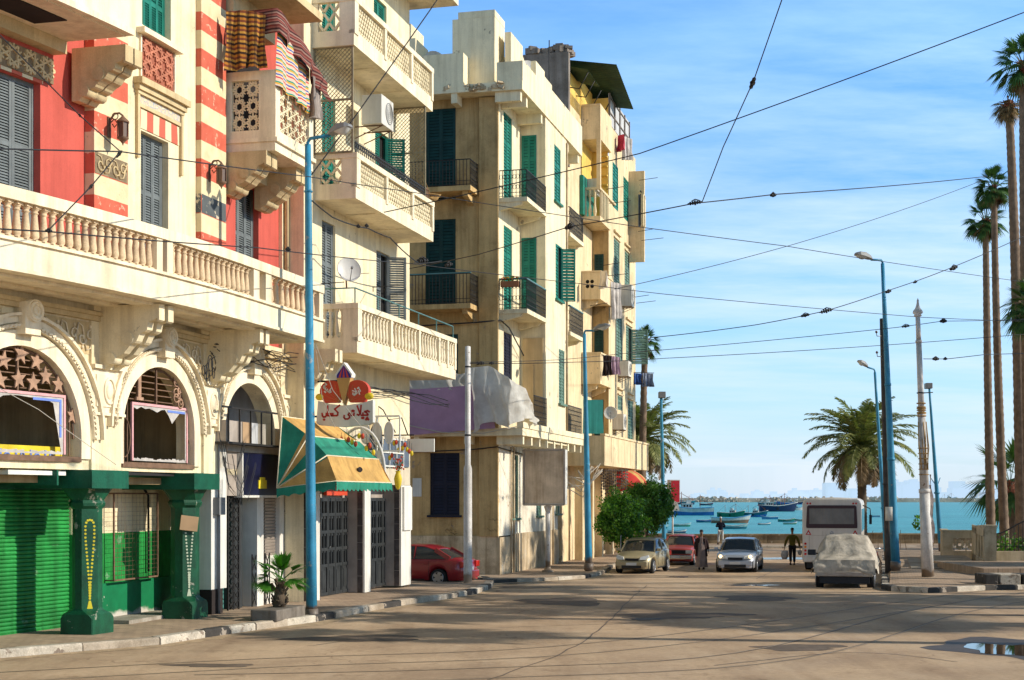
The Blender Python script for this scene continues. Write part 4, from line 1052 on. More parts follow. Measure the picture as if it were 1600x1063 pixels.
# wall between the piers: cream above, green below, caged window
ga, gb = Y1(165, RN), Y1(262, RN)+.3
mb = MB(); mb.box(RN-.1,RN+.02,s_r,gb+.2,2.15,3.52); mb.build('wall', MATS['cream'], B1)
mb = MB(); mb.box(RN-.1,RN+.03,s_r,gb+.2,.1,2.149); mb.mat(0); mb.build('wall', [MATS['roller_green']], B1)
mb = MB(); mb.box(RN+.031,RN+.08,s_r,gb+.2,.1,1.02)
GW = mb.build('dado', MATS['dado_green'], B1)
mb = MB(); cy0, cy1, cz0, cz1 = Y1(177,RN+.25), Y1(246,RN+.25), 1.08, 3.05; o = RN+.25
for k in range(13): y = cy0+(cy1-cy0)*k/12; mb.bar((o,y,cz0),(o,y,cz1), .005)
for k in range(20): z = cz0+(cz1-cz0)*k/19; mb.bar((o,cy0,z),(o,cy1,z), .005)
for p, q in (((cy0,cz0),(cy1,cz0)),((cy0,cz1),(cy1,cz1)),((cy0,cz0),(cy0,cz1)),((cy1,cz0),(cy1,cz1))): mb.bar((o,*p),(o,*q), .035)
for y in (cy0, cy1):
    for z in (cz0, cz1): mb.bar((RN+.03,y,z),(o,y,z), .03)
mb.build('window_cage', MATS['rust_iron'], B1)
mb = MB(); mb.tube([(RN+.06,ga+.9,3.4),(RN+.15,ga+1.3,3.3),(RN+.12,ga+1.75,3.0),(RN+.1,ga+1.8,2.0),(RN+.1,ga+1.8,1.2)], .03, 6); mb.box(-.14,-.1,Y1(196),Y1(320),3.44,3.50); mb.build('conduit', MATS['iron'], B1)
# threshold step
mb = MB(); mb.box(RN-.1,-.5,s_r+.8,gb+.2,.10,.24); mb.build('step', MATS['concrete'], B1)
# wall mass filling behind
mb = MB(warp1); mb.box(-9,RN-.13,17,E1,.0,3.25,20); mb.box(-9,-3.21,17,E1,3.25,TOPZ,20)
mb.build('core', MATS['interior_dark'], B1)
mb = MB(warp1); mb.box(-9,-.02,17,E1,TOPZ,TOPZ+.3,16); mb.box(-3.2,-.45,17,E1,6.96,7.15,16); mb.build('roof', MATS['concrete'], B1)
# ---- entrance bay right of the second pier
e0, e1 = Y1(328), Y1(441)
mb = MB(); mb.box(-1.0,.05,Y1(330,.05),Y1(354,.05),.75,4.3); mb.box(-1.0,.051,Y1(330,.05),Y1(354,.05),3.2,3.5); mb.build('entrance_jamb', MATS['white_marble'], B1)
mb = MB(); mb.box(-1.0,.07,Y1(330,.05)-.01,Y1(354,.05)-.25,.10,.75); mb.build('plinth', MATS['interior_dark'], B1)
mb = MB(); mb.tube([(.1,Y1(342,.1),.14),(.1,Y1(342,.1),2.9)], .035, 6); mb.cbox((.13,Y1(341,.1),2.75),(.16,.34,.42)); mb.tube([(.1,Y1(342,.1),2.9),(.1,Y1(342,.1),5.0)], .02, 6); mb.build('meter_box', MATS['lamp_head'], B1)
mb = MB(); mb.box(-2.2,-2.1,e0,e1,.1,3.6); mb.build('hall', MATS['interior_dark'], B1)
# dark fascia sign over the entrance
d0, d1 = Y1(378,.1), Y1(441,.1); dz0, dz1 = Z1(381,774,.1), Z1(381,708,.1)
mb = MB(); mb.box(-.1,.12,d0,d1,dz0,dz1); mb.mat(1); mb.box(-.1,.14,d0-.05,d1,dz0-.06,dz0-.001); mb.box(-.1,.14,d0-.06,d0-.001,dz0,dz1)
M('sign_dark', (.008,.01,.035), .35, var=.3, bump=0)
DS = mb.build('fascia_sign', [MATS['sign_dark'], MATS['white_marble']], B1)
mb = MB(); y, z = L1(411,757,.15); mb.cbox((.13,y,z),(.03,.5,.22)); mb.cbox((.13,y,z+.14),(.03,.3,.08)); mb.build('sign_emblem', MATS['yellow_paint'], DS)
mb = MB(); mb.box(-.6,.1,Y1(350),Y1(430),dz1+.02,dz1+.22); mb.box(-.5,0,e0+.4,d0-.08,3.0,4.35); mb.build('entrance_lintel', MATS['marble_grey'], B1)
# shelf with boxes and a rail in front of the third arch
mb = MB(); zb = Z1(352,690,.3); mb.box(-.3,.4,Y1(350,.3),Y1(432,.3),zb-.05,zb); mb.build('ledge', MATS['iron'], B1)
LB = [MATS['cone_tan'], MATS['niche_white'], MATS['marble_grey'], MATS['cardboard']]
y = Y1(352,.3)
mb = MB()
for k, wd_ in enumerate((.95,.5,.42,.5)):
    mb.mat(k); mb.box(-.1,.32,y,y+wd_-.03,zb+.001,zb+.52); y += wd_
mb.build('ledge_panel', [MATS['marble_grey'], MATS['cardboard'], MATS['niche_white'], MATS['concrete']], B1)
mb = MB(); za_ = zb+.55; y0, y1 = Y1(347,.35), Y1(432,.35); mb.bar((.36,y0,za_+.28),(.36,y1,za_+.28),.045)
for k in range(5): y = y0+(y1-y0)*(k+.5)/5; mb.bar((.36,y,zb),(.36,y,za_+.28),.035)
mb.build('rail', MATS['iron'], B1)
# lattice gates, narrow roller, marble jambs
def lattice_gate(mb, pl, a0, a1, z0, z1, o, nx=4, nz=9, r=.012):
    dx = (a1-a0)/nx; dz = (z1-z0)/nz
    for i in range(nx+1): mb.bar(pl(a0+dx*i,z0,o), pl(a0+dx*i,z1,o), r*2.2)
    for i in range(nx):
        for j in range(nz):
            mb.bar(pl(a0+dx*i,z0+dz*j,o), pl(a0+dx*(i+1),z0+dz*(j+1),o), r*1.6); mb.bar(pl(a0+dx*i,z0+dz*(j+1),o), pl(a0+dx*(i+1),z0+dz*j,o), r*1.6)
mb = MB(); g0, g1 = Y1(356,-.1), Y1(373,-.1); lattice_gate(mb, pl0, g0, g1, .16, 3.0, -.1, 2, 12)
for y in (g0, g1): mb.bar((-.1,y,.14),(-.1,y,3.0),.04)
mb.cut(); lattice_gate(mb, pl0, Y1(394,-.05), Y1(421,-.05), .16, 1.5, -.05, 4, 3)
mb.build('lattice_gate', MATS['iron'], B1)
M('teal_door', (.10,.32,.28), .6, var=.2, streak=.4)
mb = MB(); mb.box(-.45,-.4,g0+.03,g1-.05,.16,2.95); mb.mat(1); mb.box(-.42,-.2,Y1(373),Y1(390),.16,3.0); mb.build('door', [MATS['teal_door'], MATS['black_door']], B1)
mb = MB()
for p, q in ((403,413),(438,446)): mb.box(-.5,-.02,Y1(p),Y1(q),.12,3.05); mb.cut()
mb.mat(1); mb.box(-.5,.0,Y1(446),Y1(458),.12,3.2); mb.cut(); mb.mat(2); mb.box(-.5,.02,Y1(460),E1,.12,3.3)
M('red_trim', (.45,.10,.05), .6, var=.15); M('cream_marble', (.52,.43,.33), .5, var=.15, streak=.3, scale=2)
mb.mat(3); mb.box(-.5,.04,Y1(458),Y1(460),.12,3.3)
mb.build('jamb', [MATS['white_marble'], MATS['cream_marble'], MATS['dark_tile'], MATS['red_trim']], B1)
mb = MB(); a, b = Y1(413,-.15), Y1(438,-.15); z = 1.45
while z < 3.0: mb.cbox((-.15,(a+b)/2,z),(.03,b-a,.07),Matrix.Rotation(.5,3,'Y')); z += .085
mb.build('roller_shutter', MATS['marble_grey'], B1)
mb = MB(); mb.box(-.5,-.12,a,b,.12,1.42); mb.build('wall_panel', MATS['white_marble'], B1)
# ---- street lanterns on brackets
def lantern(px, py, label):
    y, z = L1(px, py, .45); x, y, _ = warp1(.45, y, z)
    wl = Vector(W(y, V1+x, 0))
    t = thing('wall_lantern', label, 'lantern', (wl.x, wl.y, z), -T, 'wrought iron lanterns on the striped piers')
    mb = MB(); mb.tube([(-.32,0,-.1),(-.30,0,.2),(-.2,0,.33),(-.08,0,.34),(0,0,.28)], .022, 6); mb.tube([(-.32,0,.12),(-.2,.0,.22),(-.12,0,.12),(-.2,0,.05),(-.24,0,.12)], .014, 5)
    mb.ring((-.18,0,.28), .07, .012, 'y', 10, 4); mb.cbox((-.32,0,.05),(.03,.12,.42)); mb.build('bracket', MATS['rust_iron'], t)
    mb = MB(); mb.lathe(0,0,[(.02,.28),(.05,.24),(.13,.17),(.15,.14),(.12,.13)],6); mb.lathe(0,0,[(.12,-.17),(.14,-.19),(.08,-.23),(.02,-.3),(.01,-.34)],6)
    for k in range(6): a = k*pi/3; mb.bar((.12*cos(a),.12*sin(a),-.17),(.12*cos(a),.12*sin(a),.13), .018)
    mb.build('frame', MATS['rust_iron'], t)
    M('lantern_glass', (.16,.10,.07), .3, var=.2, bump=0); mb = MB(); mb.lathe(0,0,[(.10,-.165),(.105,.128)],6,False); mb.build('glass', MATS['lantern_glass'], t)
lantern(192, 202, 'rusty iron lantern on the striped pier left of the carved window')
lantern(346, 273, 'rusty iron lantern beside the shuttered window below the star balcony')
# ---- rugs hung over the star balcony
def hung(name, label, pts, drop, m, cat, seed=0, amp=.06, grp=None, nv=10):
    """cloth hanging from a line: pts = world top edge points"""
    mb = MB(); P = [Vector(p) for p in pts]; n = 22; r = random.Random(seed); ph = r.uniform(0,6)
    d = (P[-1]-P[0]); d.z = 0; nn = Vector((d.y,-d.x,0)).normalized()
    def fn(a, b):
        t = a*(len(P)-1); k = min(int(t), len(P)-2); p = P[k].lerp(P[k+1], t-k)
        dr = drop[0]+(drop[1]-drop[0])*a; w_ = amp*(.3+b)*(sin(a*19+ph)+.5*sin(a*41+ph*2)+.3*sin(b*9+a*7))
        return p + Vector((0,0,-dr*b)) + nn*w_ + d.normalized()*(.05*sin(b*5+a*9)*b)
    mb.grid(fn, n, nv); o = mb.build(name, m); tag(o, label, cat, grp); return o
tl = lambda px, py, n: Vector(W(L1(px,py,n)[0], V1+n, L1(px,py,n)[1]))
hung('hanging_rug', 'brown and orange checked rug hung over the end of the star balcony', [tl(353,18,.35), tl(385,16,.8), tl(415,22,1.2)], (1.45,1.3), MATS['plaid_cloth'], 'rug', 1, .05)
hung('hanging_rug', 'bright rainbow striped rug hung over the front of the star balcony', [Vector(W(sa-.02, V1+1.42, Z1(416,20,1.42))), Vector(W(sa+1.1, V1+1.45, Z1(416,20,1.42)-.25)), Vector(W(sb_-.5, V1+1.45, Z1(416,20,1.42)-.6))], (1.55,1.15), MATS['rainbow_cloth'], 'rug', 2, .04)
hung('hanging_blanket', 'dark striped blanket bunched along the line above the star balcony', [Vector(W(sa-.15, V1+.2, Z1(416,8,1.42)+.1)), Vector(W(sa-.15, V1+1.5, Z1(416,8,1.42)+.1)), Vector(W(sa+1.4, V1+1.56, Z1(416,10,1.42)-.3)), Vector(W(sb_+.3, V1+1.6, Z1(416,20,1.42)-.75))], (.62,.5), MATS['brown_blanket'], 'blanket', 3, .10)
hung('hanging_cloth', 'grey cloth hanging at the far end of the star balcony', [Vector(W(sb_-.45, V1+1.5, Z1(416,20,1.42)-.7)), Vector(W(sb_+.1, V1+1.5, Z1(416,20,1.42)-.85))], (1.1,.9), cloth_folds('grey_cloth', (.35,.29,.25)), 'cloth', 4, .06)
# ---- potted fan palm in front of the entrance
# ================================================================ B2: cream house with pierced balcony parapets
V2 = -15.15; U2 = 36.9; E2 = 45.94
B2 = thing('apartment_building', 'cream apartment building with long concrete balconies above the ice cream shop', 'building', W(U2, V2, 0), -T)
def L2(px, py, n=0.0): u, z = onv(px, py, V2+n); return u-U2, z
def Y2(px, n=0): return L2(px, 700, n)[0]
def Z2(px, py, n=0): return L2(px, py, n)[1]
ey = E2-U2
wins = []
def wrect(px0, px1, pyt, pyb, n=0): return (Y2(px0,n), Y2(px1,n), Z2(px0,pyb,n) if pyb < 2000 else 0, Z2(px0,pyt,n))
w_l1 = (Y2(503), Y2(524), 7.2, Z2(503,343)); w_l2 = (Y2(588), Y2(609), 7.2, Z2(588,390))
w_m1 = (Y2(503), Y2(524), 11.3, 14.2); w_m2 = (Y2(586), Y2(607), 11.3, 14.25); w_t2 = (Y2(584), Y2(604), 15.5, 18.3); w_t1 = (Y2(503), Y2(524), 15.5, 18.3)
mb = MB(); holewall(mb, street_pl(0), 0, ey, 4.95, 19.6, [w_l1, w_l2, w_m1, w_m2, w_t1, w_t2], .26, 3)
mb.quad((0,0,0),(-9,0,0),(-9,0,19.6),(0,0,19.6)); mb.quad((0,ey,0),(-9,ey,0),(-9,ey,19.6),(0,ey,19.6)); mb.box(-9,0,0,ey,19.601,19.8)
mb.build('wall', MATS['cream'], B2)
for w, m in ((w_l1,'grey_shutter'),(w_l2,'grey_shutter'),(w_m1,'green_shutter'),(w_m2,'green_shutter'),(w_t1,'green_shutter'),(w_t2,'green_shutter')):
    window(B2, street_pl(0), *w, MATS[m], o=-.12, leaves=2, slat=.07, panels=3, openl=(w is w_m2 or w is w_l2))
# awning boards over windows
def pierced(mb, pl, a0, a1, z0, z1, o):
    """scale-like openwork"""
    nx = max(2, round((a1-a0)/.17)); nz = max(2, round((z1-z0)/.13)); dx = (a1-a0)/nx; dz = (z1-z0)/nz
    for j in range(nz):
        for i in range(nx+1):
            c = a0+dx*(i + (.5 if j % 2 else 0))
            P = [pl(min(a1,max(a0,c-dx*.5)), z0+dz*j, o), pl(min(a1,max(a0,c-dx*.3)), z0+dz*(j+.65), o), pl(min(a1,max(a0,c)), z0+dz*(j+1), o), pl(min(a1,max(a0,c+dx*.3)), z0+dz*(j+.65), o), pl(min(a1,max(a0,c+dx*.5)), z0+dz*j, o)]
            for k in range(4): mb.bar(P[k], P[k+1], .035, .05)
def chev(mb, pl, a0, a1, z0, z1, o):
    nx = max(3, round((a1-a0)/.16)); dx = (a1-a0)/nx; dz = (z1-z0)/3
    for i in range(nx):
        for j in range(3):
            s = 1 if (i+j) % 2 else -1; c = (a0+dx*(i+.5), z0+dz*(j+.5)); mb.bar(pl(c[0]-dx*.45, c[1]-s*dz*.4, o), pl(c[0]+dx*.45, c[1]+s*dz*.4, o), .06, .06)
def parapet_balcony(a0, a1, z0, z1, n1, divs, fn_front, fn_end, wrap=0.0, solid_bottom=.42):
    mb = MB(); sp = street_pl(n1); zt = z1-.15
    mb.box(0,n1-.001,a0,a1,z0,z0+.16); mb.box(n1-.13,n1,a0,a1,z0+.161,z0+solid_bottom); mb.box(n1-.16,n1+.04,a0-.03,a1+.02,zt,z1)
    mb.box(0,n1-.131,a0,a0+.12,z0+.161,z0+solid_bottom); mb.box(0,n1-.161,a0-.03,a0+.13,zt,z1)
    mb.box(-.02,n1-.1,a0+.1,a1-.1,z0-.05,z0-.001) if False else None
    w = .17
    seg = [a0+(a1-a0)*d for d in divs]
    for i, s in enumerate(seg):
        p = s if i == 0 else (s-w if i == len(seg)-1 else s-w/2); ww = .30 if i == 0 else w
        mb.box(n1-.15,n1+.03,p,p+ww,z0+solid_bottom-.1,zt)
    mb.box(n1-.42,n1-.151,a0,a0+.14,z0+solid_bottom,zt); mb.box(0,.16,a0,a0+.14,z0+solid_bottom,zt)
    for k in range(2): mb.box(.1,n1-.2,a0+(a1-a0)*(.3+.35*k),a0+(a1-a0)*(.3+.35*k)+.05,z0-.03,z0-.001)
    b = mb.build('balcony', MATS['cream_rail'], B2)
    mb = MB()
    for i in range(len(seg)-1):
        p = seg[i]+(.30 if i == 0 else w/2); q = seg[i+1]-(w if i == len(seg)-2 else w/2)
        if fn_front: fn_front(mb, sp, p, q, z0+solid_bottom, zt, -.07)
    if fn_end: fn_end(mb, cross_pl(a0), .16, n1-.42, z0+solid_bottom, zt, -.06)
    if mb.v: mb.build('openwork_panel', MATS['cream'], b)
    return b, seg
bT, _ = parapet_balcony(Y2(553,1.2), Y2(676,1.2), 15.2, 16.55, 1.2, (0,.36,.70,1), pierced, chev)
bM, _ = parapet_balcony(Y2(556,1.2), Y2(677,1.2), 11.08, 12.33, 1.2, (0,.36,.70,1), pierced, chev)
bL, segL = parapet_balcony(Y2(558,1.2), Y2(712,1.2), 6.9, 8.25, 1.2, (0,.30,.58,.80,.90,1), None, None)
first[0] = True
bm2 = MB(); 
for s in (0,): 
    bm2.box(-.06,.06,-.045,.045,0,.06); bm2.box(-.06,.06,-.045,.045,.72,.78); bm2.lathe(0,0,[(.055,.06),(.045,.1),(.07,.2),(.055,.36),(.04,.5),(.05,.56),(.035,.6),(.05,.66),(.05,.72)],8)
bp = bm2.build('baluster', MATS['cream_rail'], bL)
for i in range(5):
    p, q = segL[i]+(.3 if i == 0 else .1), segL[i+1]-.1; n = (9,8,7,3,3)[i]
    for k in range(n): put_bal(bp, bL, (1.13, p+(q-p)*(k+.5)/n, 7.32))
for k in range(4): put_bal(bp, bL, (.24+.17*k, segL[0]+.07, 7.32))
# wrap of the large balcony round the alley corner, and iron rail on top
a1 = Y2(712,1.2)
mb = MB(); mb.box(-3,0,ey+.01,a1,6.9,7.06); mb.box(-3,1.199,a1-.12,a1,7.061,7.32); mb.box(-3,1.199,a1-.15,a1,8.1,8.249)
for k in range(6): mb.box(-2.9+.6*k,-2.75+.6*k,a1-.12,a1,7.32,8.1)
mb.build('balcony_return', MATS['cream_rail'], bL)
mb = MB(); zr = 8.25; a0 = segL[0]
M('rail_teal', (.10,.22,.22), .6, var=.2)
mb.tube([(.05,a0+.05,zr+.42),(1.12,a0+.05,zr+.42),(1.12,a1-.05,zr+.42)], .022, 6)
for k in range(6): y = a0+.05+(a1-a0-.1)*k/5; mb.bar((1.12,y,zr),(1.12,y,zr+.42),.03)
mb.build('rail', MATS['rail_teal'], bL)
mb = MB(); mb.box(.0,1.45,Y2(628,1.4),Y2(705,1.2),19.2,19.55); mb.box(-4,0,ey+.01,Y2(705,1.2),19.2,19.55); mb.box(1.1,1.5,Y2(628,1.4),Y2(705,1.2)+.04,19.551,19.75); mb.build('balcony', MATS['cream_rail'], B2)
# wooden lattice screens
def lattice(mb, pl, a0, a1, z0, z1, o, st=.09):
    w, h = a1-a0, z1-z0
    for p in (a0, a1): mb.bar(pl(p,z0,o), pl(p,z1,o), .05)
    for z in (z0, z1, (z0+z1)/2): mb.bar(pl(a0,z,o), pl(a1,z,o), .05)
    k = -h
    while k < w:
        x0 = max(0, k); y0 = x0-k; x1 = min(w, k+h); y1 = x1-k
        if x1 > x0: mb.bar(pl(a0+x0,z0+y0,o), pl(a0+x1,z0+y1,o), .028, .01); mb.bar(pl(a0+x0,z1-y0,o+.012), pl(a0+x1,z1-y1,o+.012), .028, .01)
        k += st*1.35
mb = MB(); lattice(mb, cross_pl(Y2(554,1.2)+.05), .02, 1.12, 12.34, 15.19, 0); mb.build('lattice_screen', MATS['lattice'], B2)
yp = Y2(664,1.15); mb = MB(); lattice(mb, cross_pl(yp), .05, 1.15, 12.34, 15.19, 0); mb.build('lattice_screen', MATS['lattice'], B2)
mb = MB(); r = random.Random(3)
for k in range(16): mb.tube([(.15+.06*k,yp-.04,12.9-.25*sin(k*.3)),(.3+.06*k,yp-.1+.5*k/16,12.55),(1.25+.01*k,yp+.9,12.42+.012*k)], .011, 4)
for k in range(5): mb.tube([(.1+.2*j/5+.1*k, yp-.05+.06*j, 12.95-.07*k-.02*j) for j in range(6)]+[(1.24,yp+.7,12.45)], .010, 4)
o = mb.build('washing_line', MATS['rope']); o.location = W(U2, V2, 0); o.rotation_euler = (0,0,-T); tag(o, 'tangle of orange cords strung off the lattice screen of the middle balcony', 'washing line')
mb = MB(); railing(street_pl(1.14), Y2(556,1.2)+.1, yp, 12.33, 12.62, bM, MATS['iron'], .15)
railing(street_pl(1.14), yp, Y2(677,1.2)-.3, 12.33, 12.66, bM, MATS['rust_iron'], .11)
# air conditioner on brackets, satellite dish, aerial rods, insulators
def in2(o): o.location = W(U2, V2, 0); o.rotation_euler = (0,0,-T); return o
def ac_unit(name_label, base, yb_, n, z, w=.85, h=.62, d=.36, rz=-T, grp=None, side='x'):
    t = thing('air_conditioner', name_label, 'air conditioner', base, rz, grp)
    mb = MB(); mb.box(-d/2,d/2,-w/2,w/2,0,h); mb.build('casing', MATS['ac_white'], t, bevel=.015)
    mb = MB(); mb.ring((d/2+.01,w*.12,h/2), h*.36, .012, 'x', 16, 4); 
    for k in range(5): mb.ring((d/2+.012,w*.12,h/2), h*.07*k+.01, .006, 'x', 12, 3)
    mb.build('fan_grille', MATS['lamp_head'], t)
    mb = MB(); 
    for s in (-.35,.35): mb.bar((-d/2-.25,s*w,-.02),(d/2,s*w,-.02),.03); mb.bar((-d/2-.25,s*w,-.35),(d/2-.05,s*w,-.03),.025)
    mb.build('bracket', MATS['rust_iron'], t); return t
u, z = onv(590, 190, V2+.75); ac_unit('boxy white air conditioner on rusty brackets under the top balcony', W(u, V2+.75, z-.2), 0, 0, 0, 1.05, .85, .62)
def dish(label, base, R_, direction, tilt, arm=True, rz=0):
    t = thing('satellite_dish', label, 'satellite dish', base)
    t.rotation_euler = (tilt, 0, direction)
    mb = MB(); mb.grid(lambda a, b: (R_*a*cos(2*pi*b), .25*R_*(a*a)-.0*a, R_*a*sin(2*pi*b)), 6, 22); mb.grid(lambda a, b: (R_*a*cos(2*pi*b), .25*R_*(a*a)+.018, R_*a*sin(2*pi*b)), 6, 22)
    mb.ring((0,.25*R_+.008,0), R_, .014, 'y', 22, 5); mb.build('reflector', MATS['dish_white'], t)
    mb = MB(); mb.tube([(0,.04,-R_*.95),(0,-R_*.75,-R_*.1)], .012, 5) if False else mb.tube([(0,.26*R_,-R_),(0,R_*.95,-R_*.15)], .012, 5); mb.tube([(0,R_*.9,-R_*.15),(0,R_*1.05,-R_*.05)], .035, 8); mb.build('feed_arm', MATS['lamp_head'], t)
    mb = MB(); mb.tube([(0,0,0),(0,-.2,0),(0,-.22,-R_*1.3)], .022, 6); mb.build('mount', MATS['rust_iron'], t); return t
p = Vector(at(544, 423, 39.6)); dish('white satellite dish standing over the long balustraded balcony', p, .33, radians(205), radians(12))
mb = MB()
for px, py, l in ((497,443,1.3),(620,445,.9)):
    pass
a = Vector(at(493,444,39.8)); mb.tube([a, Vector(at(538,441,39.9))], .013, 5); mb.tube([Vector(at(560,428,40.2)), Vector(at(577,427,40.2))], .008, 5); mb.tube([Vector(at(582,449,43)), Vector(at(625,446,43.2))], .013, 5); mb.tube([Vector(at(583,449,43)), Vector(at(583,456,43))], .013, 5)
mb.build('mast', MATS['iron'], B2); bpy.data.objects['mast'].matrix_parent_inverse = (Matrix.Translation(W(U2,V2,0)) @ Matrix.Rotation(-T,4,'Z')).inverted()
# ---- ground floor: ice cream shop
M('shop_stone', (.64,.55,.40), .85, var=.12, scale=2, streak=.4, grime=.3, bump=.1)
D = -.55
dA = (Y2(497,D), Y2(541,D)); dB = (Y2(566,D), Y2(603,D))
c1 = (Y2(567), Y2(577)); c2 = (Y2(624), Y2(640)); c0 = (Y2(482), Y2(497.5))
zl = Z2(640,735)
mb = MB(); mb.box(D-.3,D,0,ey,.1,zl-.02) ; mb.build('shop_wall', MATS['marble_grey'], B2)
mb = MB()
for (p, q) in (c0, c1, c2): mb.box(D,0,p,q,.12,3.35); mb.cut()
mb.build('pillar', MATS['marble_grey'], B2)
mb = MB()
for (p, q) in (c0, c1, c2):
    mb.box(.002,.05,p+.02,q-.02,.12,3.35); mb.cut()
for (p, q) in ((c2[0]+.15,c2[1]-.1),): mb.box(.05,.12,p,q,1.9,3.3)
mb.build('pillar_facing', MATS['white_marble'], B2)
mb = MB()
for (p, q) in (c0, c1, c2):
    z = .12
    while z < 3.2: mb.box(-.17,.001,p-.012,p-.001,z,min(3.33,z+.5)-.015); z += .5
    mb.cut(); z = .12
    while z < 3.2: mb.box(-.12,.052,q-.001,q+.012,z,min(3.33,z+.5)-.015); z += .5
    mb.cut()
mb.build('tile_strip', MATS['dark_tile'], B2)
def panel_door(a0, a1, nl):
    mb = MB(); pl = street_pl(D)
    w = (a1-a0)/nl
    for i in range(nl):
        p, q = a0+w*i+.01, a0+w*(i+1)-.01
        pbox(mb, pl, p, q, .14, 2.95, .002, .05)
        for s0, s1 in ((p,p+.07),(q-.07,q)): pbox(mb, pl, s0, s1, .14, 2.95, .051, .08)
        for z in (.14, .95, 1.42, 1.92, 2.42, 2.85): pbox(mb, pl, p+.07, q-.07, z, z+.09, .051, .08)
        c = (p+q)/2; pbox(mb, pl, c-.02, c+.02, 1.04, 2.85, .051, .075); pbox(mb, pl, p+.13, q-.13, .33, .85, .051, .07)
        for z in (1.04,1.51,2.01,2.51):
            for s in (-1,1): cc = c+s*(q-p)*.18; pbox(mb, pl, cc-.012, cc+.012, z, z+.34, .051, .09)
    d = mb.build('door', MATS['black_door'], B2)
    mb = MB(); pbox(mb, pl, a0+w-.02, a0+w+.1, 1.5, 1.54, .09, .13); mb.build('handle', MATS['chrome'], d)
panel_door(dA[0], dA[1]+.05, 4); panel_door(dB[0], dB[1]+.05, 4)
mb = MB(); mb.box(D,.02,0,ey,3.36,4.945); mb.quad((0,0,4.9),(0,ey,4.9),(0,ey,4.95),(0,0,4.95))
mb.build('shop_fascia', MATS['shop_stone'], B2)
mb = MB(); mb.box(-.5,-.40,dA[0]+.3,dA[1]-.3,3.02,3.3); mb.build('red_board', MATS['sign_red'], B2)
# round-headed window, louvred panel and panes right of the awning
M('pane_blue', (.10,.12,.16), .3, var=.3, bump=0, spec=.6)
pa, pb = Y2(596,.06), Y2(617,.06); pz0, pz1 = Z2(600,718,.06), Z2(600,690,.06)
mb = MB(); mb.box(.021,.06,pa,Y2(640,.03)-.15,pz0-.2,pz1+.1); mb.build('pane', MATS['pane_blue'], B2)
mb = MB()
for k in range(4): y = pa+(pb-pa)*k/3*1.6; mb.bar((.08,y,pz0-.25),(.08,y,pz1+.15),.045)
for z in (pz0-.2,(pz0+pz1)/2-.05,pz1+.1): mb.bar((.08,pa,z),(.08,pa+(pb-pa)*1.6,z),.045)
mb.build('window_frame', MATS['white_paint'], B2)
mb = MB(); ca = Y2(583); AC2 = (ca, .62, 4.75, 5.35, 4.1)
n = 16; vs = [(.03, AC2[0]+AC2[1]*cos(pi*k/n), 4.6+.62*sin(pi*k/n)) for k in range(n+1)]; mb.add(vs, [tuple(range(n+1))], False)
mb.box(.021,.03,ca-.62,ca+.62,3.5,4.6); mb.build('arched_opening', MATS['dark_room'], B2)
mb = MB(); mb.tube([(.06, AC2[0]+.66*cos(pi*k/n), 4.6+.66*sin(pi*k/n)) for k in range(n+1)], .05, 6); mb.build('arch_trim', MATS['cream_shade'], B2)
# ---- striped dome awning
u0, u1 = 35.0, 39.3; vb = V2+.04
AW = thing('shop_awning', 'green and ochre striped folding awning over the ice cream shop', 'awning', W(u0, vb, 3.2), -T)
RX, RZ = 1.62, 1.85; LY = u1-u0
angs = [90, 60, 33, 6]
PR = {90: (0,1.85), 60: (.75,1.34), 33: (1.30,.83), 6: (1.62,.17)}
def rim(th, y, k=1.0):
    ks = [90,60,33,6]
    for a, b in zip(ks, ks[1:]):
        if b <= th <= a:
            f = (a-th)/(a-b); return ((PR[a][0]+(PR[b][0]-PR[a][0])*f)*k, y, (PR[a][1]+(PR[b][1]-PR[a][1])*f)*k)
    return (1.62*k, y, .17*k)
mats2 = [MATS['awning_yellow'], MATS['awning_green']]
mb = MB()
for i in range(3):
    t0, t1 = angs[i], angs[i+1]; mb.mat(0 if i != 1 else 1)
    def fn(a, b, t0=t0, t1=t1):
        th = t0+(t1-t0)*b; sag = 1-.03*sin(pi*b)*(1+.4*sin(a*17)); y = .02 + (LY-.0)*a; e = 1-.0*a
        ins = .55*sin(radians(th))**1.0          # the top rib is shorter than the lowest one
        y = ins*.6 + (LY-ins*1.2)*a
        x, _, z = rim(th, y, sag); return (x, y, z + .012*sin(a*26+b*5))
    mb.grid(fn, 26, 6)
mb.build('canopy', mats2, AW)
mb = MB()
for ys in (0, LY):
    mb.cut()
    SA = [90, 64, 50, 31, 6]
    for i in range(4):
        mb.mat(1 if i % 2 == 0 else 0); 
        def P_(th):
            ins = .33*sin(radians(th)); x, _, z = rim(th, 0); return (x, ins if ys == 0 else LY-ins, z)
        N = 4; ring_ = []
        for k in range(N+1):
            th = SA[i]+(SA[i+1]-SA[i])*k/N; s = 1.0; q = P_(th); ring_.append((q[0]*s, q[1], q[2]*s))
        for k in range(N): mb.quad((0,ys,0), ring_[k], ring_[k+1])
    mb.mat(0)
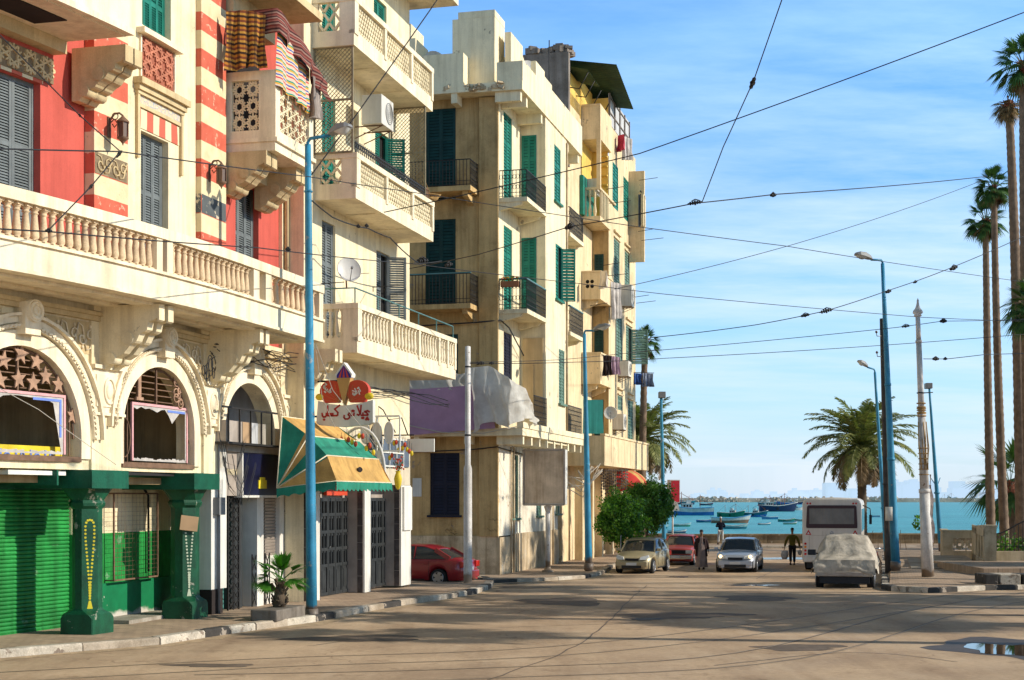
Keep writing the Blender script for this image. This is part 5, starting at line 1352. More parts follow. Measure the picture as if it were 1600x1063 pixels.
    # lowest gore, ochre
mb.build('end_panel', mats2, AW)
mb = MB(); 
def fv(a, b):
    x, _, z = rim(6, 0); return (x+.01+.02*sin(a*90)*b, LY*a, z-.26*b*(1-.28*abs(sin(a*pi*14)))-.0)
mb.grid(fv, 90, 2); mb.grid(lambda a, b: (RX*.99*a, -.005+.0*b, .17*a-.26*b*(1-.25*abs(sin(a*pi*5)))), 24, 2); mb.build('valance', MATS['awning_green'], AW)
mb = MB()
for th in angs:
    ins = .33*sin(radians(th)); x, _, z = rim(th, 0); mb.tube([(0,0,0),(x,ins,z),(x,LY-ins,z),(0,LY,0)], .018, 5)
mb.build('rib', MATS['cream_rail'], AW)
mb = MB(); x, _, z = rim(20, 0, .985); mb.ring((x,LY*.52,z),.16,.02,'x',12,4,(1,.35)); mb.ball((x-.01,LY*.52,z),.14,10,6,(.2,1,.35)); mb.build('printed_mark', MATS['interior_dark'], AW)
# ---- ice cream sign hung over the street
su, sv0, sv1 = 37.35, V2+.2, V2+1.85
SG = thing('shop_sign', 'white ice cream shop sign with red fan hearts, a cone and red Arabic lettering', 'sign', W(su, (sv0+sv1)/2, 4.85), -T)
# local: x along the sign (towards the street), z up, face looks to -y
hw = (sv1-sv0)/2*.98
def slab(poly, y0, y1, m, name, par=SG, edge=None):
    mb = MB(); mb.prism(poly, lambda p, q, a: (p, a, q), y0, y1); return mb.build(name, m, par)
panel = [(-hw+.05,.72),(-hw,.12),(-hw*.9,.06),(-.05,0),(hw*.85,.06),(hw,.12),(hw,.72),(hw*.6,.64),(0,.58),(-hw*.6,.64)]
bd = slab(panel, -.10, .10, MATS['sign_white'], 'panel')
def heart(cx, s):
    P = []
    for k in range(15):
        t = pi*1.25-pi*1.5*k/14 if s > 0 else pi*1.25-pi*1.5*k/14
        P.append((cx+.33*cos(t), .98+.27*sin(t)))
    P = [(cx+.33*cos(radians(a)), .97+.29*sin(radians(a))) for a in range(-30 if s > 0 else 0, 211 if s < 0 else 181, 15)]
    P += [(cx-.20,.66),(cx+.20,.66)] if True else []
    return sorted(P, key=lambda q: atan2(q[1]-.95, q[0]-cx))
for s in (-1, 1):
    cx = s*.37
    h_ = slab(heart(cx, s), -.13, .06, MATS['sign_red'], 'fan')
    mb = MB()
    for k in range(7):
        a = radians(90 - s*(-20+k*17)); mb.bar((s*.14,-.134,.68),(s*.14+.50*cos(a)*.95,-.134,.68+.46*sin(a)), .012, .004)
    mb.build('ray', MATS['awning_yellow'], h_)
slab([(-.20,1.32),(0,.58),(.20,1.32)], -.17, .08, MATS['cone_tan'], 'cone')
cols = [(.05,.04,.30),(.5,.03,.03),(.05,.04,.30),(.55,.06,.04),(.05,.04,.3),(.5,.03,.03)]
M('scoop_blue', (.04,.03,.25), .5, bump=0, var=.05)
sc_ = slab([(-.2,1.32),(-.2,1.40),(0,1.66),(.2,1.40),(.2,1.32)], -.15, .08, MATS['scoop_blue'], 'scoop')
mb = MB()
for k in (-1, 0, 1): mb.add([(k*.12-.03,-.153,1.33),(k*.12+.03,-.153,1.33),(k*.03,-.153,1.63)], [(0,1,2)], False)
mb.build('scoop_stripe', MATS['sign_red'], sc_)
slab([(-.215,1.33),(-.24,1.42),(0,1.74),(.24,1.42),(.215,1.33),(.2,1.41),(0,1.665),(-.2,1.41)], -.16, .12, MATS['white_paint'], 'rim')
for s in (-1,1):
    mb = MB(); mb.ball((s*.70,-.1,.82), .12, 12, 8, (1.1,.5,.8)); mb.build('yellow_ball', MATS['yellow_paint'], SG)
# letters drawn as strokes (right to left script)
def strokes(name, par, segs, cx, cz, sx, sz, w, m, y=-.105, rot=0.0):
    mb = MB()
    for seg in segs:
        P = []
        for (x, z) in seg:
            X, Z = x*sx, z*sz; P.append(Vector((cx+X*cos(rot)-Z*sin(rot), y, cz+X*sin(rot)+Z*cos(rot))))
        if len(P) == 1: mb.cbox(P[0], (w*1.25,.012,w*1.25), Matrix.Rotation(.78,3,'Y')); continue
        for a, b in zip(P, P[1:]):
            d = (b-a); n = Vector((-d.z,0,d.x)).normalized()*w/2; e = d.normalized()*w*.35
            mb.add([a-n-e, a+n-e, b+n+e, b-n+e], [(0,1,2,3)], False)
    return mb.build(name, m, par)
word_kassab = [  # كساب
 [(2.35,1.22),(1.62,.78),(2.08,.38),(2.05,.12),(1.9,.05),(1.35,.05)],[(1.35,.05),(1.35,.3)],[(1.35,.05),(1.12,.05),(1.12,.3)],[(1.12,.05),(.9,.05),(.9,.3)],[(.9,.05),(.62,.05),(.62,1.15)],
 [(.42,.32),(.40,.05),(.25,-.08),(-.0,-.08),(-.15,.05),(-.18,.32)],[(.1,-.38)]]
word_gelati = [  # چيلاتي
 [(2.75,.42),(2.55,.55),(2.2,.45),(2.45,.30),(2.6,.1),(2.5,.05),(2.0,.05),(2.0,.3)],[(2.5,-.25)],[(2.38,-.42)],[(2.62,-.42)],[(2.0,.05),(1.78,.05)],[(2.05,-.25)],[(1.90,-.25)],
 [(1.78,1.15),(1.70,.25),(1.5,.05),(1.32,.15)],[(1.32,1.1),(1.66,.2)],
 [(.95,.3),(.92,.05),(.65,.05)],[(.9,.55)],[(.75,.55)],
 [(.65,.05),(.55,.28),(.35,.30),(.25,.12),(.40,-.02),(.42,-.2),(.2,-.35),(-.1,-.35),(-.25,-.18),(-.22,.05)]]
strokes('lettering', bd, word_gelati, .05, .30, .24, .24, .048, MATS['letter_red'])
strokes('lettering', bd, word_kassab, -.60, .30, .20, .24, .048, MATS['letter_red'])
word_tr = [[(1.6,.4),(1.55,.05),(1.35,.05)],[(1.45,.6)],[(1.6,.6)],[(1.3,.3),(1.15,-.25)],[(1.0,.85),(.95,.1),(.6,.1)],[(.6,.1),(.8,.45),(.5,.8)],[(.6,.1),(.35,.1),(.2,.35),(.35,.5),(.45,.3),(.3,.1)]]
word_ty = [[(1.4,.85),(1.35,.1),(1.6,.1),(1.75,.35),(1.5,.45),(1.35,.15)],[(1.35,.1),(1.0,.1),(1.0,.35)],[(1.0,.1),(.65,.1),(.65,.35)],[(1.0,-.2)],[(.85,-.2)],[(.65,.1),(.3,.1),(.15,.35),(.3,.5),(.4,.3),(.3,.1)],[(.2,.75)],[(.35,.75)]]
strokes('lettering', SG, word_tr, .26, .80, .17, .19, .03, MATS['white_paint'], -.136, radians(35))
strokes('lettering', SG, word_ty, -.64, 1.08, .17, .19, .03, MATS['white_paint'], -.136, radians(-38))
mb = MB(); mb.tube([(-hw-.5,0,1.25),(-.1,0,1.25)], .03, 6); mb.tube([(-hw-.4,0,.3),(-hw,0,.3)], .03, 6); mb.build('support', MATS['iron'], SG)
# round lamps, strings of baubles, small boards on the right of the sign
GL = thing('sign_lamp_rack', 'white rack with three round blank lamp discs beside the ice cream sign', 'lamp rack', W(*[40.2, V2+.7], 4.3), -T)
mb = MB(); mb.bar((-.7,0,1.0),(.9,0,1.0),.05); mb.bar((.2,0,-.9),(.2,0,1.0),.05); mb.bar((-.5,0,0),(.9,0,-.0),.045); mb.bar((.9,0,0),(.9,0,1),.04); mb.bar((-.7,0,-.9),(.5,0,-.9),.04); mb.build('frame', MATS['white_paint'], GL)
for k in range(3):
    d = MB(); d.ring((-.12+.36*k,-.1,.52), .20, .03, 'y', 20, 5, (.62,1.5)); d.add([(-.12+.36*k+.12*cos(a*pi/10),-.115,.52+.29*sin(a*pi/10)) for a in range(20)], [tuple(range(20))], False); d.build('lamp_disc', MATS['dish_white'], GL)
mb = MB(); mb.box(-.25,.35,-.08,-.05,-.42,.02); mb.build('blank_plate', MATS['white_paint'], GL)
SB = thing('hanging_board', 'small blank white board on an iron arm at the corner of the ice cream shop', 'sign', W(42.9, V2+.95, 4.45), -T)
mb = MB(); mb.box(.0,.85,-.04,.02,-.1,.30); mb.build('board', MATS['white_paint'], SB)
mb = MB(); mb.bar((-1.1,0,.42),(.2,0,.42),.04); mb.tube([(-.5,0,.42),(-.6,0,.9),(-.2,0,.95),(.0,0,.42)], .022, 5); mb.tube([(-1.2,0,1.5),(-.8,0,1.2),(-.4,0,.5)], .02, 5); mb.build('arm', MATS['iron'], SB)
def baubles(label, base, n, wid, drop, seed):
    t = thing('bauble_string', label, 'decoration', base, -T); r = random.Random(seed)
    mr = MB(); my = MB(); ms = MB()
    for k in range(n):
        x = wid*(k/(n-1)-.5)*2; zt = drop*(1-(x/wid)**2) if wid else 0; l = r.uniform(.1,.45)
        ms.tube([(x,0,zt),(x,0,zt-l)], .006, 4)
        (mr if k % 2 else my).ball((x, 0, zt-l), .055, 8, 6, (1,1,1.5))
    mr.build('bauble', MATS['sign_red'], t); my.build('bauble', MATS['yellow_paint'], t); ms.build('cord', MATS['iron'], t)
baubles('row of small red and yellow baubles hanging from the foot of the ice cream sign', W(37.9, V2+1.0, 4.55), 13, .62, .25, 1)
baubles('loose bunch of red and gold baubles hanging from the small corner board', W(42.5, V2+.85, 4.6), 11, .35, .2, 2)
VV_ = .62
VV = thing('hanging_vase', 'yellow amphora with red flowers hung at the shop corner', 'vase', W(42.4, V2+.8, 3.2), -T)
VV.scale = (.62,.62,.72)
mb = MB(); mb.lathe(0,0,[(.04,0),(.1,.06),(.17,.25),(.2,.45),(.15,.62),(.1,.7),(.14,.78)],12); mb.build('body', MATS['yellow_paint'], VV)
mb = MB(); r = random.Random(5)
for k in range(26): a = r.uniform(0,6.3); q = r.uniform(.05,.28); mb.ball((q*cos(a),q*sin(a),.85+r.uniform(0,.55)), .045, 6, 4)
mb.build('flower', MATS['sign_red'], VV)
mb = MB()
for k in range(14): a = r.uniform(0,6.3); mb.tube([(0,0,.7),(.15*cos(a),.15*sin(a),1.0),(.25*cos(a),.25*sin(a),1.15)], .01, 4)
mb.build('stem', MATS['leaf_dark'], VV)
ARC = thing('neon_arch', 'grey curved neon tube arch rising behind the shop awning', 'decoration', W(39.6, V2+.6, 3.6), -T)
mb = MB(); mb.tube([(.75*cos(radians(a)), 0, 1.35*sin(radians(a))) for a in range(-10,130,10)], .045, 7); mb.tube([(.55*cos(radians(a)), 0, 1.15*sin(radians(a))) for a in range(0,130,10)], .03, 6); mb.build('tube', MATS['dish_white'], ARC)
# ================================================================ B3: corner house with iron balconies
V3 = -15.15; U3 = 57.4
B3 = thing('apartment_building', 'sunlit cream corner building with green shutters, iron balconies and a crumbling roof edge', 'building', W(U3, V3, 0), -T)
def L3(px, py, n=0.0): u, z = onv(px, py, V3+n); return u-U3, z
def Y3(px, n=0): return L3(px, 700, n)[0]
def Z3(px, py, n=0): return L3(px, py, n)[1]
def A3_(px, py=700, y=0.0):            # on the alley face: px -> (n, z)
    v, z = onu(px, py, U3+y); return v-V3, z
E3 = 11.0; BY0, BY1, BN = 3.6, 7.9, 1.1
al = cross_pl(0)
wa = A3_(665)[0], A3_(712)[0]
awins = [(wa[0], wa[1], 15.1, A3_(690,170)[1]), (wa[0], wa[1], 10.75, A3_(690,343)[1]), (wa[0], wa[1]+.1, 6.3, 9.6), (A3_(672)[0], A3_(718)[0], A3_(690,805)[1], A3_(690,708)[1])]
mb = MB(); holewall(mb, al, -9, 0, 1.4, 19.15, awins, .22, 3); mb.build('wall', MATS['plaster3_shaded'], B3)
mb = MB(); mb.box(-9,.0,-.05,.0,-.4,1.4); mb.box(.001,.06,-.05,2.2,-.4,1.35); mb.box(.001,.05,2.2,11,-.4,1.45) ; mb.build('plinth', MATS['plaster_base'], B3)
mb = MB(); mb.box(A3_(750)[0],.0,-.14,-.002,1.4,19.1); mb.build('pilaster', MATS['plaster3_shaded'], B3)
for w in awins[:3]: window(B3, al, *w, MATS['dark_green_shutter'], o=-.1, leaves=2, slat=.12, panels=3)
w = awins[3]; M('night_blue', (.012,.013,.03), .6, var=.2, streak=.2); window(B3, al, *w, MATS['night_blue'], o=-.1, leaves=2, slat=.12, panels=2, sill=True)
# street face
sp = street_pl(0)
nw = [(Y3(787), Y3(800), a, b) for a, b in ((15.2,18.75),(10.65,14.1),(6.3,9.75))]
gw = [(Y3(798), Y3(810), 2.1, 4.75), (Y3(838)+0, Y3(846), 2.15, 3.2), (Y3(868), Y3(875), 2.2, 3.2)]
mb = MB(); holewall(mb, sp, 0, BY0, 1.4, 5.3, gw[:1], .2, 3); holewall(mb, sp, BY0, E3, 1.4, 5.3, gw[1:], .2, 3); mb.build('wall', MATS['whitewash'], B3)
mb = MB(); holewall(mb, sp, 0, BY0, 5.3, 19.15, nw, .2, 3)
holewall(mb, sp, BY1, E3, 5.3, 19.15, [(BY1+.5,BY1+1.5,z,z+3) for z in (6.3,10.7,15.1)], .2, 3)
holewall(mb, street_pl(BN), BY0, BY1, 5.3, 19.15, bw_ := [(Y3(866,BN), Y3(876,BN), Z3(866,312,BN), Z3(866,225,BN)), (Y3(868,BN), Y3(878,BN), Z3(868,466,BN), Z3(868,380,BN)), (Y3(873,BN), Y3(882,BN), Z3(873,630,BN), Z3(873,545,BN))], .15, 3)
mb.quad((0,BY1,5.3),(BN,BY1,5.3),(BN,BY1,19.15),(0,BY1,19.15)); mb.quad((0,E3,-.4),(-9,E3,-.4),(-9,E3,19.15),(0,E3,19.15))
mb.build('wall', MATS['plaster3'], B3)
dn0, dn1 = A3_(815,700,BY0)[0], A3_(838,700,BY0)[0]
bd_ = [(dn0, dn1, 15.3, A3_(826,212,BY0)[1]), (dn0, dn1, 10.75, A3_(826,372,BY0)[1])]
mb = MB(); holewall(mb, cross_pl(BY0), 0, BN, 5.3, 19.15, bd_, .08, 3); mb.build('wall', MATS['plaster3_shaded'] if False else MATS['plaster3'], B3)
mb = MB(); mb.box(.12,1.0,BY0-.06,BY0-.001,6.4,9.75); mb.box(.55,.6,BY0-.1,BY0-.061,6.4,8.7); M('closed_panel', (.62,.45,.24), .8, var=.1, streak=.3); mb.build('closed_panel', MATS['closed_panel'], B3)
for w in bd_: window(B3, cross_pl(BY0), *w, MATS['green_shutter'], o=-.02, leaves=2, slat=.12, panels=3)
for w in nw[:2]: window(B3, sp, *w, MATS['green_shutter'], o=-.08, leaves=2, slat=.12, panels=3)
window(B3, sp, *nw[2], MATS['night_blue'], o=-.1, leaves=2, slat=.12, panels=2)
for w in bw_[:2]: window(B3, street_pl(BN), *w, MATS['green_shutter'], o=-.06, leaves=2, slat=.12, panels=3, sill=True, openl=(w is bw_[1]))
window(B3, street_pl(BN), *bw_[2], MATS['pale_green_shutter'], o=-.06, leaves=2, slat=.12, panels=2, sill=True)
for w in gw: window(B3, sp, *w, MATS['pale_green_shutter'], o=-.1, leaves=2, slat=.12, panels=2, sill=True)
for z in (6.3,10.7,15.1): window(B3, sp, BY1+.5, BY1+1.5, z, z+3, MATS['green_shutter'], o=-.06, leaves=2, slat=.12, panels=3)
# eaves slab and cantilever beams
mb = MB(); mb.box(-1.0,1.16,-.75,E3+.1,19.151,19.5); mb.box(-9,-1.0,-.9,E3,19.151,19.45)
for y, n in ((-.6,1.05),(.35,1.05),(3.0,1.05),(8.3,1.05),(10.6,1.05)): mb.box(.001,n,y,y+.25,18.75,19.15)
for x in (-1.75,-4.5): mb.box(x,x+.25,-.85,-.15,18.75,19.15)
mb.build('eaves_slab', MATS['plaster3'], B3)
mb = MB(); r = random.Random(6)
for k in range(70): mb.cbox((-2.1+2.6*r.random(), -.85+.35*r.random(), 19.2+.25*r.random()), (r.uniform(.08,.3),r.uniform(.08,.25),r.uniform(.04,.14)), Matrix.Rotation(r.uniform(0,3),3,'Z')@Matrix.Rotation(r.uniform(-.5,.5),3,'X'))
mb.build('crumbled_edge', MATS['plaster_base'], B3)
# parapets
mb = MB()
mb.box(.95,1.16,.0,1.6,19.501,20.35); mb.box(.1,1.16,-.7,-.5,19.501,20.3) ; mb.box(.96,1.16,-.5,0,19.501,20.3)
mb.box(.95,1.16,1.6,3.2,19.501,20.95); mb.box(.95,1.16,3.2,4.6,19.501,20.75); mb.box(.94,1.16,4.6,E3+.1,19.501,20.55)
mb.box(.1,.35,.6,2.6,19.501,21.9); mb.prism([(2.6,19.5),(2.6,21.5),(4.4,20.8),(4.4,19.5)], lambda p,q,a:(a,p,q), .1,.35)
mb.box(A3_(708)[0],-.15,-.1,1.5,19.5,22.35); mb.box(A3_(708)[0]-.001+.35,-.155,-.09,1.5,22.35,22.65) if False else mb.box(A3_(717)[0],-.14,-.11,1.5,22.351,22.62)
mb.box(A3_(660)[0],A3_(733)[0],-.85,-.6,19.451,20.75); mb.box(A3_(733)[0]-.2,A3_(733)[0],-.6,1.5,19.451,20.75)
mb.box(A3_(600)[0],A3_(655)[0],-.5,1.2,19.451,21.6); mb.box(A3_(600)[0],A3_(648)[0],-.5,1.2,21.601,22.2)
mb.build('parapet', MATS['plaster3'], B3)
mb = MB(); mb.tube([(.9,5.2,20.4),(.9,5.2,22.9)],.025,5); mb.build('aerial', MATS['iron'], B3)
mb = MB(); mb.tube([(.1,1.5,19.5),(.1,1.5,21.6)],.05,6); mb.build('vent_pipe', MATS['iron'], B3)
t_ = Vector(W(U3+3.0, V3-.9, 20.6))
dish('small dark satellite dish on the roof behind the stepped parapet', Vector(W(U3+4.2, V3+.2, 21.35)), .42, radians(200), radians(20))
dish('white satellite dish peeping over the roof parapet above the alley', Vector(W(U3+.6, V3-2.9, 20.9)), .45, radians(200), radians(20))
# balconies: street corner ones
def iron_balcony(y0, y1, zs, zr, nin, nout, deco=True, slab=.42, teal=False):
    mb = MB(); mb.box(nin,nout+.05,y0,y1,zs-.18,zs); mb.box(nin,nout-.1,y0+.1,y1-.1,zs-slab,zs-.181) if False else None
    for y in (y0+.05, y1-.35): mb.prism([(nin,zs-.18),(nout-.15,zs-.18),(nout-.25,zs-.3),(nin,zs-.5)], lambda p,q,a:(p,a,q), y, y+.22)
    b = mb.build('balcony', MATS['plaster3'], B3)
    railing(cross_pl(y0+.03), nin, nout, zs, zr, b, MATS['iron'], .14, deco=deco); railing(street_pl(nout), y0+.03, y1-.02, zs, zr, b, MATS['iron'], .14, deco=deco)
    if teal:
        mb = MB(); mb.bar((nin,y0+.03,zr+.03),(nout,y0+.03,zr+.03),.06,.05); mb.bar((nout,y0,zr+.03),(nout,y1,zr+.03),.06,.05); mb.build('handrail', MATS['rail_teal'], b)
    return b
iron_balcony(.05, BY0-.01, 15.05, 16.15, .0, 1.12); iron_balcony(.05, BY0-.01, 10.55, 11.75, .0, 1.12, teal=True)
for zs in (15.0, 10.5): iron_balcony(BY1+.02, E3, zs, zs+1.15, .0, BN+.12, slab=.3, teal=(zs < 11))
# first-floor slab, carried on beams, running round both faces
mb = MB(); mb.box(-9,1.22,-.95,E3+.1,5.42,5.72); mb.box(1.0,1.26,-.98,E3+.12,5.721,5.95)
for k in range(9): y = -.6+1.42*k; mb.box(.07,1.15,y,y+.22,5.08,5.42)
for k in range(4): x = -1.2-2.1*k; mb.box(x,x+.22,-.9,-.06,5.1,5.42)
fb_ = mb.build('balcony', MATS['plaster3'], B3)
railing(street_pl(1.15), 1.3, BY0, 5.95, 7.15, fb_, MATS['iron'], .16); railing(cross_pl(-.85), .1, 1.15, 5.95, 7.15, fb_, MATS['iron'], .16); railing(street_pl(1.15), BY1+.1, E3, 5.95, 7.15, fb_, MATS['iron'], .16)
# alley balconies
for zs, zr in ((A3_(700,291,-1.15)[1], A3_(700,250,-1.15)[1]), (A3_(700,475,-1.15)[1], A3_(700,428,-1.15)[1])):
    x1 = A3_(741,700,-.6)[0]; x0 = x1-4.3
    mb = MB(); mb.box(x0,x1,-1.15,-.002,zs-.2,zs)
    for x in (x0+.3,x1-.4): mb.prism([(0,zs-.2),(1.0,zs-.2),(.9,zs-.38),(0,zs-.6)], lambda p,q,a:(a,-p,q), x, x+.22)
    b = mb.build('balcony', MATS['plaster3_shaded'], B3)
    railing(cross_pl(-1.1), x0, x1-.03, zs, zr, b, MATS['iron'], .14, deco=False); railing(street_pl(x1-.03), -1.1, 0, zs, zr, b, MATS['iron'], .14)
    if zs < 12:
        mb = MB(); mb.bar((x0,-1.1,zr+.03),(x1,-1.1,zr+.03),.06,.05); mb.build('handrail', MATS['rail_teal'], b)
def flowerpot(label, base, w):
    t = thing('flower_box', label, 'plant', base, -T); mb = MB(); mb.prism([(-.14,.22),(.14,.22),(.1,0),(-.1,0)], lambda p,q,a:(a,p,q), -w/2, w/2); M('terracotta', (.36,.15,.07), .8, var=.15); mb.build('trough', MATS['terracotta'], t)
    r = random.Random(int(w*9)); mb = MB()
    for k in range(90): 
        c = Vector((r.uniform(-w/2,w/2), r.uniform(-.12,.12), .22+r.uniform(0,.16))); d = Vector((r.uniform(-1,1),r.uniform(-1,1),r.uniform(-.2,1))).normalized()*.09; s = d.cross(Vector((0,0,1))).normalized()*.04
        mb.add([c-s, c+s, c+d+s*.3, c+d-s*.3], [(0,1,2,3)])
    mb.build('foliage', MATS['leaf_bright'], t); mb = MB()
    for k in range(18): mb.ball((r.uniform(-w/2,w/2), r.uniform(-.14,.14), .3+r.uniform(0,.12)), .035, 5, 4)
    mb.build('flower', MATS['sign_red'], t); return t
flowerpot('flower trough on the middle iron balcony at the sunlit corner', W(U3+.1, V3+.45, 11.45), .75)
flowerpot('flower pots on the balcony over the alley', W(U3-1.0, V3-3.9, 11.0), .6)
# tarpaulins hung round the first-floor terrace
p3 = lambda n, y, z: Vector(W(U3+y, V3+n, z))
hung('purple_cloth', 'long purple sheet hung along the first floor terrace over the alley', [p3(-6.2,-1.15,7.35), p3(-3,-1.2,7.3), p3(.1,-1.2,7.45)], (1.9,1.75), MATS['purple_cloth'], 'cloth', 5, .05, nv=8)
mb = MB()
def tarp(a, b):
    n = -6.2+6.4*a; z = 8.15-.35*a+.2*sin(a*3)+.1*sin(a*23); y = -1.1-.05*sin(a*75+2*sin(b*4))-.08*sin(a*17+b*3)*b
    return p3(n, y + .3*(1-b), 0) + Vector((0,0, z*(1-b)+7.25*b+.05*sin(a*40)))
mb.grid(tarp, 140, 10); tag(mb.build('tarpaulin', MATS['white_tarp']), 'crumpled whitish plastic sheet stretched above the purple cloth', 'tarpaulin')
mb = MB(); r = random.Random(8)
def tarp2(a, b):
    # wraps the corner: falls from a high peak
    ang = a; n = -.9+2.1*min(1,a*1.5); y = -1.42 + 2.0*max(0,a-.5)/.5
    top = 8.15-.25*abs(a-.25)-2.0*max(0,a-.25)**1.1; bot = 5.5+.35*abs(sin(a*7))+.35*a
    z = top*(1-b)+bot*b; w_ = .06*noise.noise(Vector((a*4,b*3,2)))+(.02+.07*b)*sin(a*38+2.2*sin(b*3+a*4))+.03*noise.noise(Vector((a*26,b*7,8)))
    return p3(n+.1+w_+.15*b, y-.15*b*(1-a)+w_*.6, z)
mb.grid(tarp2, 110, 24); tag(mb.build('tarpaulin', MATS['white_tarp']), 'torn pale plastic sheet draped over the corner of the terrace', 'tarpaulin')
mb = MB(); mb.tube([p3(-5,-1.3,6.2), p3(-2,-1.35,5.55), p3(-.3,-1.3,5.5), p3(1.2,-.9,5.8)], .02, 5); tag(mb.build('rope', MATS['cable_light']), 'slack pale rope drooping below the purple cloth', 'rope')
# notices, graffiti, cables on the wall
mb = MB(); n0 = A3_(645)[0]; mb.box(n0-.0,n0+.38,-.03,-.003,3.0,3.75); mb.build('notice', MATS['sign_white'], B3)
mb = MB()
for i, (px, py) in enumerate(((770,829),(703,829),(704,835),(772,812))):
    n, z = A3_(px, py, -.16); r = random.Random(i)
    for k in range(5): x = n-.25+.1*k; mb.bar((x,-.145 if px > 748 else -.012,z+r.uniform(-.05,.1)),(x+.09,-.145 if px > 748 else -.012,z+r.uniform(-.08,.08)),.03,.004)
mb.build('graffiti', MATS['iron'], B3)
mb = MB(); mb.tube([(-8,-.1,5.0),(-4,-.12,4.8),(-1,-.2,4.9),(-.02,-.2,5.0),(.06,.2,4.95),(.07,4,4.8)], .025, 5); mb.tube([(-8,-.1,10.0),(-4,-.12,9.95),(-1,-.2,10.02),(.1,-.1,10.1),(.2,.9,9.9),(.2,3.4,9.0)], .03, 5); mb.build('wall_cable', MATS['cable'], B3)
mb = MB()
for y in (1.7,2.15,8.9,9.6): mb.tube([(.09,y,-.2),(.09,y,5.05)], .045, 6); mb.cut()
mb.tube([(BN+.05,BY1-.15,5.7),(BN+.05,BY1-.15,19)], .045, 6); mb.build('rain_pipe', MATS['plaster_base'], B3)
mb = MB(); mb.box(-8.9,-.3,.3,E3-.1,-.4,19.1); mb.build('core', MATS['interior_dark'], B3)

# ================================================================ B4: tall house behind with a corrugated roof shelter
V4 = -15.3; U4 = 70.0
B4 = thing('apartment_building', 'tall narrow yellow and cream building with a corrugated roof shelter and stacked corner balconies', 'building', W(U4, V4, 0), -T)
def Y4(px, n=0): return onv(px, 700, V4+n)[0]-U4
def Z4(px, py, n=0): return onv(px, py, V4+n)[1]
def X4(px, y): return onu(px, 700, U4+y)[0]-V4
BB = .9; YB = 7.6; YL = 4.7; E4 = 16.3
mb = MB(); mb.quad((0,0,-.4),(-9,0,-.4),(-9,0,24.6),(0,0,24.6)); holewall(mb, street_pl(0), 0, YL, -.4, 23.2, [], 0, 5); holewall(mb, street_pl(0), YL, YB+.1, -.4, 17.2, [], 0, 5)
wB = []
def bwin(px0, px1, pt, pb): w = (Y4(px0,BB), Y4(px1,BB), Z4(px0,pb,BB), Z4(px0,pt,BB)); wB.append(w); return w
for a in ((957,966,252,322),(974,982,275,340),(959,968,372,445),(976,984,392,465),(963,972,492,560),(978,987,508,565),(965,972,618,640),(981,989,625,690),(985,992,310,350)): bwin(*a)
mb2 = MB(); holewall(mb2, street_pl(BB), YB, E4, 4.4, 23.0, wB[:8], .15, 4)
mb2.quad((BB,E4,-.4),(-9,E4,-.4),(-9,E4,23.0),(BB,E4,23.0)); holewall(mb2, street_pl(0), YB, E4, -.4, 4.5, [(2+YB,4+YB,0,2.6),(5+YB,7+YB,0,2.6)], .3, 4); mb2.box(0,BB,YB,E4,4.3,4.4)
mb2.build('wall', MATS['plaster4'], B4)
mb.build('wall', MATS['plaster4'], B4)
for i, w in enumerate(wB[:8]): window(B4, street_pl(BB), *w, MATS['green_shutter' if i < 2 else 'pale_green_shutter'], o=-.05, leaves=2, slat=.14, panels=3, openl=(i == 5))
mb = MB()
for w in wB[2:8]: pbox(mb, street_pl(BB), w[0]-.1, w[1]+.1, w[3]+.35, w[3]+.45, .002, .12); pbox(mb, street_pl(BB), w[0]-.05, w[1]+.05, w[3]+.05, w[3]+.12, .002, .08); mb.cut()
mb.build('window_hood', MATS['plaster4'], B4)
# side face of the bay, looking up the street
sw = [(X4(925,YB), X4(941,YB), z0, z1) for z0, z1 in ((13.4,16.0),(8.9,12.1),(4.6,8.2))]
mb = MB(); holewall(mb, cross_pl(YB), 0, BB, 4.4, 17.4, [(.12,.62,a[2],a[3]) for a in sw], .12, 4); mb.build('wall', MATS['plaster3_shaded'], B4)
for a in sw: window(B4, cross_pl(YB), .12, .62, a[2], a[3], MATS['dark_green_shutter'], o=-.03, leaves=2, slat=.14, panels=3)
# corner balconies
def solid_balcony(y0, y1, z0, z1, n1, m, orn=False):
    mb = MB(); mb.box(0,n1,y0,y1,z0,z0+.18); mb.box(n1-.14,n1,y0,y1,z0+.181,z1); mb.box(0,n1-.141,y0,y0+.14,z0+.181,z1); mb.box(-.02,n1+.05,y0-.05,y1,z1+.001,z1+.09) if False else mb.box(n1-.16,n1+.04,y0-.04,y1,z1+.001,z1+.09)
    mb.box(.0,n1-.17,y0-.04,y0+.16,z1+.001,z1+.09)
    mb.prism([(0,z0),(n1*.8,z0),(n1*.7,z0-.22),(0,z0-.5)], lambda p,q,a:(p,a,q), y0+.3, y0+.6); mb.prism([(0,z0),(n1*.8,z0),(n1*.7,z0-.22),(0,z0-.5)], lambda p,q,a:(p,a,q), y1-.6, y1-.3)
    b = mb.build('balcony', m, B4)
    if orn:
        mb = MB(); c = (n1*.45, (z0+z1)/2+.1)
        for k in range(4): t = k*pi/2+pi/4; mb.ball((c[0]+.17*cos(t), y0-.001, c[1]+.17*sin(t)), .10, 6, 5, (1,.15,1))
        mb.build('openwork', MATS['dark_room'], b)
    return b
b1 = solid_balcony(YL, YB+.6, Z4(933,466,BB), Z4(933,424,BB), 1.0, MATS['plaster4'], True)
b2 = solid_balcony(YL, YB+.4, Z4(935,600,BB), Z4(935,553,BB), 1.0, MATS['plaster4'])
